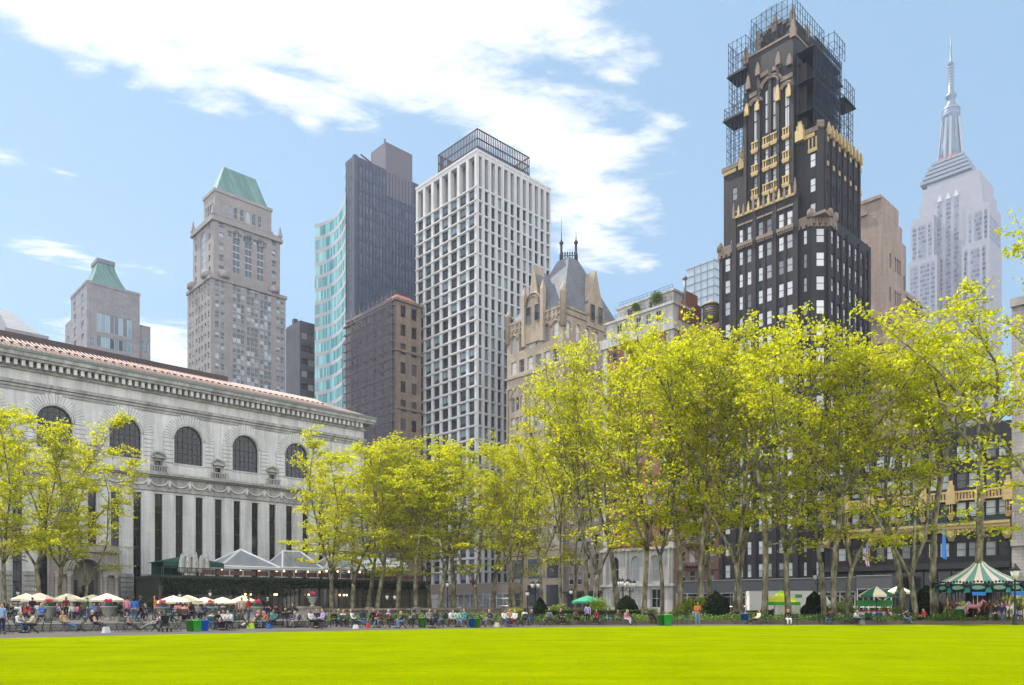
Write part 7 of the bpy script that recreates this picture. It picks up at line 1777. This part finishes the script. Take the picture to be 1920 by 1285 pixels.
pose('lean', (0, .12, .50), (0, .02, .84), (0, -.06, .99), (0, -.14, 1.11), S(.185, -.01, .92), S(.22, -.14, .66), ((.06, -.36, .62), (-.08, -.38, .60)), S(.10, .06, .49), ((.14, -.36, .52), (-.11, -.34, .50)), ((.13, -.30, .10), (-.12, -.48, .10)), ((.14, -.45, .045), (-.13, -.63, .05)))
pose('recline', (0, .02, .49), (0, .24, .82), (0, .30, .98), (0, .27, 1.12), S(.185, .22, .91), S(.23, .16, .66), ((.10, -.10, .62), (-.20, -.12, .60)), S(.095, -.02, .48), S(.11, -.44, .44), ((.10, -.84, .16), (-.08, -.88, .18)), ((.12, -.94, .22), (-.09, -.97, .25)))
CC = {'white': (.62, .62, .62), 'red': (.42, .025, .03), 'navy': (.02, .028, .065), 'black': (.014, .014, .016), 'blue': (.03, .14, .42), 'light blue': (.25, .38, .58), 'pink': (.55, .20, .26), 'maroon': (.14, .015, .03), 'teal': (.03, .22, .23), 'green': (.02, .11, .06), 'grey': (.18, .19, .20), 'brown': (.12, .07, .04), 'tan': (.36, .25, .14), 'orange': (.50, .14, .03), 'lilac': (.36, .30, .52), 'mint': (.32, .50, .42), 'beige': (.46, .38, .28), 'jeans': (.045, .085, .17), 'cream': (.55, .48, .36), 'lime': (.38, .55, .03), 'denim': (.12, .20, .34)}
SKN = [flat('skin_light', (0, 0, 0)), flat('skin_tan', (.34, .19, .12), .6), flat('skin_brown', (.13, .07, .045), .6)]
HR = {'dark': (.014, .011, .009), 'brown': (.06, .032, .018), 'blond': (.36, .23, .09), 'grey': (.35, .34, .33), 'red': (.20, .07, .03)}
cmat = lambda c: flat('cloth_' + c.replace(' ', '_'), CC[c], .85, 0, .10, 6.)
hmat = lambda c: flat('hair_' + c, HR[c], .7)
# bistro chair
def chair_proto():
    r = empty('folding_chair', '', 'chair', (0, 0, 0), 0, 'green folding chairs around the lawn'); cg = flat('chair_green', (.012, .05, .032), .5, .2)
    o = MB()
    for k in range(6): o.box(-.2, -.20+.072*k, .43, .2, -.145+.072*k, .45)
    o.build('seat', cg, r); o = MB()
    for z in (.58, .66, .74, .82): o.box(-.19, .225+(z-.45)*.16, z, .19, .245+(z-.45)*.16, z+.055)
    o.build('backrest', cg, r)
    for s_ in (-1, 1):
        for (a, b_) in (((s_*.205, -.24, 0), (s_*.205, .31, .90)), ((s_*.22, .26, 0), (s_*.22, -.2, .45))): q = MB(); q.bar(a, b_, .03); q.build('leg', iron, r)
    return r
CHAIR = chair_proto(); CH_N = [0]
def put_person(px, py, zone, pz, ang, top, bot, hair, label, sc=1., long=False, skin=0, chair=True, Y=None, chl=None):
    z0 = {'L': 0., 'S': TZ, 'K': .15}[zone]; Yv = Y or Yb(py, z0); p = Vector((X_(px, Yv), Yv, z0)); a = math.radians(ang); P = POSES[pz]
    r = empty('person', label, 'person', p, a); r.scale = (sc, sc, sc)
    b_ = link('body', P['body'], r); slotcol(b_, SKN[skin])
    for k, nm, mt in (('top', 'top', cmat(top)), ('trousers', 'trousers', cmat(bot)), ('long' if long else 'hair', 'hair', hmat(hair))): o = link(nm, P[k], b_); slotcol(o, mt)
    link('shoes', P['shoes'], b_)
    if pz in ('sit', 'lean', 'recline') and chair:
        l = 'folding chair under the ' + (chl or label.replace('person ', 'sitter ', 1)); l = ' '.join(l.split()[:16])
        if CH_N[0] == 0: CHAIR.location = p; CHAIR.rotation_euler = (0, 0, a); CHAIR['label'] = l
        else: dup(CHAIR, p, a, l)
        CH_N[0] += 1
# column, foot row, level (L lawn edge, S terrace), pose, facing (0 = to the camera), top, bottom, hair, label
CROWD = [
 (3, 1189, 'L', 'stand', 60, 'light blue', 'navy', 'dark', 'person in light blue shirt standing at the left edge of the photo'),
 (36, 1187, 'L', 'lean', 70, 'white', 'jeans', 'blond', 'person in white top leaning towards a companion near the left edge'),
 (62, 1187, 'L', 'lean', -50, 'cream', 'navy', 'brown', 'person in cream top and dark trousers facing the one in white near the left edge'),
 (20, 1162, 'S', 'sit', 10, 'black', 'black', 'dark', 'person in black seated on the terrace at far left'),
 (33, 1162, 'S', 'sit', 20, 'white', 'grey', 'dark', 'person in white seated on the terrace second from far left'),
 (50, 1164, 'S', 'lean', 60, 'red', 'black', 'dark', 'person in bright red top seated on the terrace left of the standing suit'),
 (61, 1162, 'S', 'hold', 200, 'black', 'navy', 'brown', 'tall person in a dark suit standing under the wide cream parasol'),
 (76, 1166, 'S', 'sit', -20, 'blue', 'grey', 'blond', 'person in blue seated just left of the furthest left urn'),
 (107, 1160, 'S', 'sit', 30, 'lilac', 'navy', 'dark', 'person in lilac seated right of the furthest left urn'),
 (124, 1158, 'S', 'stand', 30, 'maroon', 'black', 'brown', 'person in maroon standing below the shrine statue'),
 (135, 1162, 'S', 'sit', 10, 'mint', 'grey', 'dark', 'person in pale mint top seated below the shrine statue'),
 (144, 1162, 'S', 'lean', -30, 'pink', 'navy', 'dark', 'person in pink top seated right of the mint one below the statue'),
 (164, 1160, 'S', 'stand', 100, 'green', 'denim', 'brown', 'person in dark green jacket standing right of the statue'),
 (186, 1160, 'S', 'sit', 0, 'maroon', 'black', 'dark', 'person in maroon seated left of the second urn'),
 (124, 1185, 'L', 'recline', 75, 'tan', 'jeans', 'red', 'person in tan top with jeans stretched out in a chair on the lawn edge'),
 (180, 1184, 'L', 'recline', 70, 'black', 'black', 'grey', 'person in black jacket with pale hair lounging on the lawn edge'),
 (238, 1165, 'S', 'stand', 180, 'pink', 'navy', 'dark', 'person in pink top standing on the terrace right of the second urn'),
 (252, 1166, 'S', 'stand', 185, 'blue', 'jeans', 'dark', 'person in bright blue shirt and jeans seen from behind on the terrace'),
 (262, 1165, 'S', 'walk', 90, 'navy', 'black', 'brown', 'person in navy walking behind the one in bright blue shirt'),
 (272, 1164, 'S', 'sit', 0, 'navy', 'black', 'dark', 'person in navy seated right of the walking one on the terrace'),
 (243, 1184, 'L', 'recline', 60, 'grey', 'black', 'brown', 'person in grey lounging on the lawn edge below the bright blue shirt'),
 (291, 1163, 'S', 'stand', -60, 'orange', 'brown', 'brown', 'person in orange standing left of the third flower urn'),
 (292, 1184, 'L', 'recline', -70, 'grey', 'grey', 'dark', 'person in grey lounging with feet to the left below the third urn'),
 (340, 1166, 'S', 'sit', 170, 'red', 'black', 'dark', 'left one of two seated persons in red before the pavilion parasols'),
 (347, 1167, 'S', 'sit', 190, 'pink', 'black', 'brown', 'person in pinkish red seated at the right of the pair before the pavilion parasols'),
 (358, 1165, 'S', 'sit', 30, 'black', 'navy', 'dark', 'person in black seated behind the dark green bin'),
 (372, 1163, 'S', 'sit', 40, 'grey', 'navy', 'grey', 'grey haired person in grey shirt seated behind the bright green bin'),
 (382, 1163, 'S', 'sit', -20, 'navy', 'black', 'grey', 'grey haired person in navy seated behind the blue bin'),
 (399, 1181, 'L', 'sit', 170, 'light blue', 'denim', 'brown', 'person in light blue seated just right of the blue bin'),
 (409, 1182, 'L', 'lean', 40, 'black', 'black', 'brown', 'person in black leaning forward right of the blue bin'),
 (418, 1182, 'L', 'sit', 10, 'white', 'black', 'dark', 'person in white with dark trousers seated fourth right of the bins'),
 (432, 1182, 'L', 'lean', -40, 'white', 'navy', 'brown', 'person in white leaning left, right neighbour of the one in black trousers'),
 (450, 1174, 'L', 'sit', 0, 'brown', 'black', 'dark', 'person in brown seated under the standing one in beige'),
 (453, 1162, 'S', 'stand', 30, 'beige', 'grey', 'grey', 'person in beige standing under the rightmost pavilion parasol'),
 (466, 1166, 'S', 'stand', 90, 'red', 'jeans', 'dark', 'person in bright red shirt and jeans standing right of the parasols'),
 (477, 1178, 'L', 'recline', -60, 'pink', 'beige', 'blond', 'blond person in pink lounging below the fifth flower urn'),
 (498, 1178, 'L', 'lean', -70, 'orange', 'denim', 'blond', 'person in orange top with blue trousers leaning left at the lawn edge'),
 (512, 1177, 'L', 'sit', -20, 'teal', 'navy', 'brown', 'person in teal seated right of the one in orange'),
 (502, 1160, 'S', 'stand', 170, 'black', 'navy', 'grey', 'person in black standing with back turned before the pavilion doors'),
 (536, 1177, 'L', 'sit', 30, 'black', 'grey', 'grey', 'white haired person in black seated alone at the lawn edge'),
 (556, 1177, 'L', 'lean', -50, 'lilac', 'beige', 'blond', 'blond person in lilac leaning left before the square pedestal'),
 (585, 1178, 'L', 'sit', 60, 'white', 'black', 'brown', 'person in white at the left of the group before the balustrade end'),
 (594, 1177, 'L', 'sit', 20, 'navy', 'grey', 'dark', 'person in navy in the middle of the group before the balustrade end'),
 (603, 1178, 'L', 'sit', -50, 'lilac', 'black', 'brown', 'person in lilac at the right of the group before the balustrade end'),
 (626, 1175, 'L', 'lean', 20, 'black', 'black', 'dark', 'person in black seated at the foot of the leftmost lawn tree'),
 (645, 1176, 'L', 'sit', 160, 'cream', 'navy', 'blond', 'person in cream with back turned before the left part of the balustrade'),
 (666, 1177, 'L', 'recline', 80, 'white', 'jeans', 'blond', 'person in white lounging with jeans before the low forked tree'),
 (701, 1177, 'L', 'sit', 60, 'black', 'navy', 'red', 'person in black seated left of the one in maroon before the balustrade'),
 (712, 1177, 'L', 'lean', -30, 'maroon', 'grey', 'dark', 'person in maroon seated before the middle of the balustrade'),
 (755, 1178, 'L', 'lean', -75, 'navy', 'denim', 'blond', 'person in navy with pale jeans facing left by the balustrade'),
 (806, 1177, 'L', 'sit', 30, 'grey', 'black', 'dark', 'person in grey seated right of the lone green bin'),
 (815, 1177, 'L', 'sit', -30, 'navy', 'navy', 'dark', 'person in navy right of the grey one, beside the lone green bin'),
 (846, 1176, 'L', 'lean', 50, 'white', 'brown', 'dark', 'person in white with brown trousers left of the teal pair by the navy bin'),
 (858, 1176, 'L', 'sit', 20, 'mint', 'grey', 'dark', 'person in pale mint seated between the white and teal tops by the navy bin'),
 (869, 1176, 'L', 'sit', -40, 'teal', 'denim', 'brown', 'person in teal seated just left of the navy bin'),
 (947, 1175, 'L', 'sit', 40, 'white', 'jeans', 'dark', 'person in white with jeans seated left in the trio right of the balustrade'),
 (956, 1174, 'L', 'sit', 5, 'tan', 'black', 'brown', 'person in tan seated in the middle of the trio right of the balustrade'),
 (964, 1175, 'L', 'sit', -40, 'white', 'maroon', 'blond', 'blond person in white with maroon trousers right of the balustrade'),
 (999, 1172, 'L', 'lean', -60, 'navy', 'jeans', 'grey', 'person in navy seated at the foot of the pointed evergreen'),
 (1052, 1172, 'L', 'sit', 20, 'black', 'black', 'dark', 'person in black seated before the pinkish flowering shrub'),
 (1079, 1171, 'L', 'lean', 40, 'brown', 'black', 'dark', 'person in brown seated left of the standing one in lilac'),
 (1102, 1171, 'L', 'stand', 160, 'lilac', 'black', 'dark', 'person in lilac shirt standing before the broad bright green shrub'),
 (1118, 1172, 'L', 'sit', -20, 'maroon', 'black', 'dark', 'person in maroon seated right of the standing one in lilac'),
 (1174, 1172, 'L', 'lean', 50, 'pink', 'white', 'blond', 'person in pink with white trousers before the clipped evergreen by the lamps'),
 (1201, 1158, 'L', 'sit', 30, 'orange', 'brown', 'dark', 'person in orange seated left behind the pale grey green shrub'),
 (1209, 1158, 'L', 'sit', 0, 'teal', 'navy', 'brown', 'person in teal seated behind the pale grey green shrub'),
 (1222, 1157, 'L', 'lean', -40, 'orange', 'tan', 'dark', 'person in orange jacket leaning left behind the pale grey green shrub'),
 (1222, 1171, 'L', 'lean', 60, 'black', 'black', 'dark', 'person in black crouched forward left of the dark green bin pair'),
 (1292, 1160, 'L', 'lean', -80, 'white', 'grey', 'dark', 'person in white leaning left behind the grassy shrub'),
 (1308, 1174, 'L', 'hold', 10, 'orange', 'denim', 'dark', 'person in orange standing at the lawn edge holding something'),
 (1419, 1172, 'L', 'recline', -80, 'white', 'black', 'dark', 'person in white lounging with feet to the left before the white truck'),
 (1478, 1173, 'L', 'sit', -5, 'black', 'white', 'dark', 'person in black top and white trousers seated before the pop-up tent'),
 (1460, 1157, 'L', 'stand', 150, 'lime', 'grey', 'dark', 'person in lime vest standing before the pop-up tent wall'),
 (1502, 1156, 'L', 'stand', -60, 'maroon', 'black', 'dark', 'person in maroon standing right of the pop-up tent'),
 (1556, 1172, 'L', 'sit', 175, 'maroon', 'denim', 'dark', 'person in maroon jacket seen from behind right of the round topped evergreen'),
 (1604, 1171, 'L', 'lean', 50, 'white', 'navy', 'blond', 'person in white leaning over a bag left of the one in green'),
 (1628, 1170, 'L', 'sit', 165, 'green', 'navy', 'grey', 'white haired person in green jacket with back turned near the panelled parasols'),
 (1575, 1153, 'L', 'stand', 20, 'white', 'beige', 'grey', 'person in white standing behind the broad green shrub'),
 (1697, 1171, 'L', 'lean', 70, 'navy', 'denim', 'dark', 'person in navy with pale blue trousers left of the tall evergreen'),
 (1690, 1152, 'L', 'sit', 0, 'pink', 'maroon', 'grey', 'person in pink seated under the right panelled parasol'),
 (1730, 1170, 'L', 'sit', -75, 'red', 'black', 'dark', 'person in red facing left at the foot of the tall evergreen'),
 (1857, 1170, 'L', 'hold', 60, 'brown', 'grey', 'brown', 'person in brown jacket standing right of the bright blue bin'),
 (1867, 1171, 'L', 'stand', 200, 'black', 'black', 'dark', 'person in black standing between brown and blue jackets by the carousel'),
 (1880, 1172, 'L', 'walk', -60, 'navy', 'jeans', 'brown', 'person in navy jacket walking left before the carousel'),
 (1910, 1163, 'L', 'sit', 0, 'lilac', 'navy', 'dark', 'person in lilac seated at the right edge below the large lantern'),
]
LONGH = {'blond', 'red'}
for i, (px, py, zn, pz, an, tp, bt, hr, lab) in enumerate(CROWD):
    put_person(px, py, zn, pz, an, tp, bt, hr, lab, random.uniform(.95, 1.05), hr in LONGH or i % 4 == 1, [0, 0, 1, 0, 2, 0, 1][i % 7])
# bags and small things lying about
def bag(px, py, z0, col, label, s=1.):
    Y = Yb(py, z0); r = empty('bag', label, 'bag', (X_(px, Y), Y, z0), random.random()*3); o = MB()
    o.prism([(-.2*s, -.1*s), (.2*s, -.1*s), (.2*s, .1*s), (-.2*s, .1*s)], 0, .3*s, poly2=[(-.15*s, -.05*s), (.15*s, -.05*s), (.15*s, .05*s), (-.15*s, .05*s)]); o.build('body', flat('bag_'+col.replace(' ', '_'), CC[col], .7), r)
    o = MB(); o.tube([(-.1*s, 0, .29*s), (-.06*s, 0, .42*s), (.06*s, 0, .42*s), (.1*s, 0, .29*s)], .012, 5); o.build('strap', FR_D, r)
for px, py, c, lab, s in ((199, 1187, 'white', 'white carrier bag beside the lounging person with pale hair', 1.2), (470, 1179, 'lime', 'yellow bag at the lawn edge below the red shirt', 1.3), (690, 1178, 'red', 'bright red bag before the balustrade', 1.2), (504, 1179, 'blue', 'blue bag beside the person in orange at the lawn edge', 1.1), (667, 1179, 'white', 'small white bag beside the person lounging in jeans', .9), (932, 1176, 'beige', 'pale bag on the lawn edge left of the trio', 1.1), (1616, 1172, 'grey', 'grey bag between the persons in white and green', 1.2)):
    bag(px, py, 0., c, lab, s)
# pushchair by the third urn
Y = Yb(1185); r = empty('pushchair', 'black pushchair with white bag beside the third flower urn', 'pushchair', (X_(309, Y), Y, 0), .8)
o = MB(); o.tube([(-.2, .1, .35), (-.2, -.1, .4), (-.2, .2, .9)], .1, 6); o.box(-.22, -.2, .35, .22, .25, .5); o.prism([(-.24, .1), (.24, .1), (.24, .3), (-.24, .3)], .5, 1.0, poly2=[(-.24, -.15), (.24, -.15), (.24, .25), (-.24, .25)]); o.build('seat', FR_D, r)
o = MB()
for x in (-.24, .24): o.bar((x, -.3, .12), (x, .42, 1.05), .03); o.bar((x, .3, .1), (x, -.1, .5), .03)
o.bar((-.24, .42, 1.05), (.24, .42, 1.05), .03); o.build('frame', iron, r)
for x in (-.26, .26):
    for y in (-.3, .3): o = MB(); o.tube([(-.02, 0, 0), (.02, 0, 0)], .12, 12, 0, True, False); o.build('wheel', flat('rubber', (.02, .02, .02)), r, (x, y, .12))
o = MB(); o.ball((0, .45, .75), .17, 7, 0, 1.2); o.build('bag', flat('bag_white', CC['white']), r)
# cafe tables on the terrace
def table_proto():
    r = empty('cafe_table', '', 'table', (0, 0, 0), 0, 'small round cafe tables'); o = MB(); o.lathe([(.3, .70), (.31, .72), (.30, .735)], 14); o.build('table_top', flat('table_green', (.03, .07, .05), .5), r)
    o = MB(); o.lathe([(.02, .1), (.02, .70)], 6); o.build('post', iron, r); o = MB()
    for k in range(3): a = k*2.094; o.bar((0, 0, .12), (.26*math.cos(a), .26*math.sin(a), 0), .03)
    o.build('foot', iron, r); return r
TB = table_proto(); first = True
for px, py, zn, lab in ((27, 1163, 1, 'cafe table between the seated black and white tops at far left'), (49, 1187, 0, 'cafe table between the facing pair near the left edge'), (140, 1163, 1, 'cafe table between mint and pink tops below the statue'), (334, 1166, 1, 'cafe table left of the seated pair in red'), (364, 1165, 1, 'cafe table behind the green bins'), (425, 1183, 0, 'cafe table between the two persons in white right of the bins'), (598, 1180, 0, 'cafe table in the group before the balustrade end'), (810, 1179, 0, 'cafe table beside the lone green bin'), (1612, 1173, 0, 'cafe table beside the person in green jacket')):
    z0 = TZ if zn else 0.; Y = Yb(py, z0); p = (X_(px, Y), Y, z0)
    if first: TB.location = p; TB['label'] = lab; first = False
    else: dup(TB, p, 0, lab)
# seated bronze figure in the shrine
bz = flat('bronze', (.030, .030, .028), .45, .6)
r = empty('statue', 'dark bronze seated figure on a pedestal inside the shrine arch', 'statue', SHR.w(4.3, .55, 1.0), GA)
o = MB(); o.box(-.75, -.7, 0, .75, .7, 1.2); o.box(-.9, -.85, 1.2, .9, .8, 1.4); o.build('pedestal', shr, r)
g = link('figure', POSES['sit']['body'].copy(), r, (0, .1, 1.4)); g.scale = (2.1, 2., 1.9); g.data.materials.clear(); g.data.materials.append(bz)
for k in ('top', 'trousers', 'hair'): me = POSES['sit'][k].copy(); me.materials.clear(); me.materials.append(bz); link({'top': 'coat', 'trousers': 'robe', 'hair': 'hair'}[k], me, g)
o = MB(); o.box(-.7, .25, 1.4, .7, .7, 2.3); o.build('seat', bz, r)

# low stone walls and clipped shrubs behind the parasols on the library terrace
for (pa, pb_, Yw, lab) in ((-20, 88, 100, 'low stone balustrade wall left of the shrine behind the parasols'), (212, 300, 104, 'low stone wall right of the shrine behind the parasols')):
    a = Vector((X_(pa, Yw), Yw)); c = Vector((X_(pb_, Yw + 4), Yw + 4)); d = c - a; r = empty('terrace_wall', lab, 'wall', (a.x, a.y, TZ), math.atan2(d.y, d.x)); Lw = d.length
    o = MB(); o.box(0, -.25, 0, Lw, .25, .3); o.build('plinth', bst_, r); o = MB(); o.box(0, -.28, 1.0, Lw, .28, 1.2); o.build('coping', bst_, r)
    for i in range(int(Lw/.4)): link('baluster', bme, r, (.2+.4*i, 0, -.2))
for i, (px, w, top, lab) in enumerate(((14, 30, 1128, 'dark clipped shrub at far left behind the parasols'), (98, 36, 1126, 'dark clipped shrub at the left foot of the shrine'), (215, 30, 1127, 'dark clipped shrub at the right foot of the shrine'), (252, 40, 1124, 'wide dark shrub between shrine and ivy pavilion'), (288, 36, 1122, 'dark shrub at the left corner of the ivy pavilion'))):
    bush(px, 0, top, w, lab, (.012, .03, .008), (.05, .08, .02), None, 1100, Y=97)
# spare chairs and tables standing about
SPARE = [(10, 1186, 0), (24, 1164, 1), (88, 1186, 0), (98, 1163, 1), (112, 1164, 1), (152, 1185, 0), (153, 1163, 1), (171, 1163, 1), (192, 1162, 1), (214, 1162, 1), (226, 1185, 0), (268, 1184, 0), (281, 1163, 1), (316, 1164, 1), (325, 1165, 1), (330, 1184, 0), (352, 1164, 1), (390, 1163, 1), (404, 1163, 1), (412, 1164, 1), (424, 1163, 1), (435, 1164, 1), (442, 1180, 0), (462, 1179, 0), (487, 1178, 0), (522, 1177, 0), (545, 1178, 0), (567, 1177, 0), (612, 1177, 0), (636, 1176, 0), (656, 1177, 0), (678, 1177, 0), (722, 1177, 0), (737, 1177, 0), (768, 1177, 0), (780, 1177, 0), (824, 1177, 0), (836, 1176, 0), (878, 1177, 0), (905, 1176, 0), (925, 1175, 0), (975, 1174, 0), (986, 1174, 0), (1012, 1173, 0), (1026, 1173, 0), (1040, 1172, 0), (1064, 1172, 0), (1092, 1172, 0), (1132, 1172, 0), (1146, 1171, 0), (1160, 1171, 0), (1188, 1172, 0), (1265, 1172, 0), (1284, 1172, 0), (1406, 1171, 0), (1440, 1171, 0), (1490, 1172, 0), (1540, 1171, 0), (1590, 1171, 0), (1640, 1171, 0), (1655, 1171, 0), (1712, 1170, 0), (1770, 1170, 0), (1843, 1169, 0)]
rnd = random.Random(21)
for px, py, t in SPARE:
    z0 = TZ if t else 0.; Y = Yb(py, z0)
    dup(CHAIR, (X_(px, Y), Y, z0), rnd.random()*6.28, 'empty dark green folding chair standing among the seated people by the lawn', 'empty folding chairs by the lawn')

# more sitters on the terrace and along the beds
SPOTS = [(8, 1158, 'near the left edge on the terrace'), (42, 1157, 'behind the red top on the terrace'), (70, 1156, 'behind the standing dark suit'), (86, 1158, 'beside the furthest left urn'), (116, 1156, 'under the parasol before the statue'), (154, 1156, 'under the small parasol right of the statue'),
 (176, 1157, 'left of the second urn'), (196, 1155, 'behind the second urn'), (222, 1157, 'right of the second urn'), (300, 1156, 'behind the third urn'), (318, 1158, 'under the leftmost pavilion parasol'), (330, 1156, 'left of the pair in red'), (354, 1157, 'behind the pair in red'),
 (366, 1156, 'under the second pavilion parasol'), (388, 1157, 'under the middle pavilion parasol'), (404, 1156, 'right of the fourth urn'), (418, 1157, 'under the fourth pavilion parasol'), (430, 1158, 'behind the two tops in white'), (442, 1157, 'left of the standing beige figure'), (490, 1160, 'right of the fifth urn'), (520, 1160, 'before the pavilion doors'), (548, 1161, 'left of the square pedestal'),
 (638, 1173, 'at the low bed by the leftmost tree'), (682, 1173, 'left of the red bag'), (730, 1173, 'at the bed before the balustrade middle'), (776, 1173, 'left of the lone green bin'), (832, 1173, 'right of the lone green bin'), (916, 1173, 'right of the navy bin'), (984, 1171, 'left of the pointed evergreen'), (1030, 1171, 'right of the pointed evergreen'), (1140, 1170, 'before the long hedge'), (1160, 1170, 'left of the twin lamps evergreen'), (1648, 1169, 'before the kiosk counter'), (1666, 1168, 'right of the kiosk counter'), (1776, 1168, 'between evergreen and green bin'), (1846, 1167, 'just right of the blue bin by the carousel')]
TC = ['black', 'navy', 'white', 'grey', 'black', 'brown', 'blue', 'maroon', 'black', 'green', 'navy', 'pink', 'grey']
rnd = random.Random(33)
for i, (px, py, wh) in enumerate(SPOTS):
    c = TC[i % len(TC)]
    put_person(px, py, 'S' if px < 595 else 'L', ['sit', 'lean', 'sit'][i % 3], rnd.uniform(-80, 80) if i % 4 else rnd.uniform(130, 220), c, ['black', 'navy', 'denim', 'grey'][i % 4], ['dark', 'brown', 'blond', 'dark', 'grey'][i % 5], 'person in %s seated %s' % (c, wh), rnd.uniform(.94, 1.04), i % 3 == 0, i % 3)
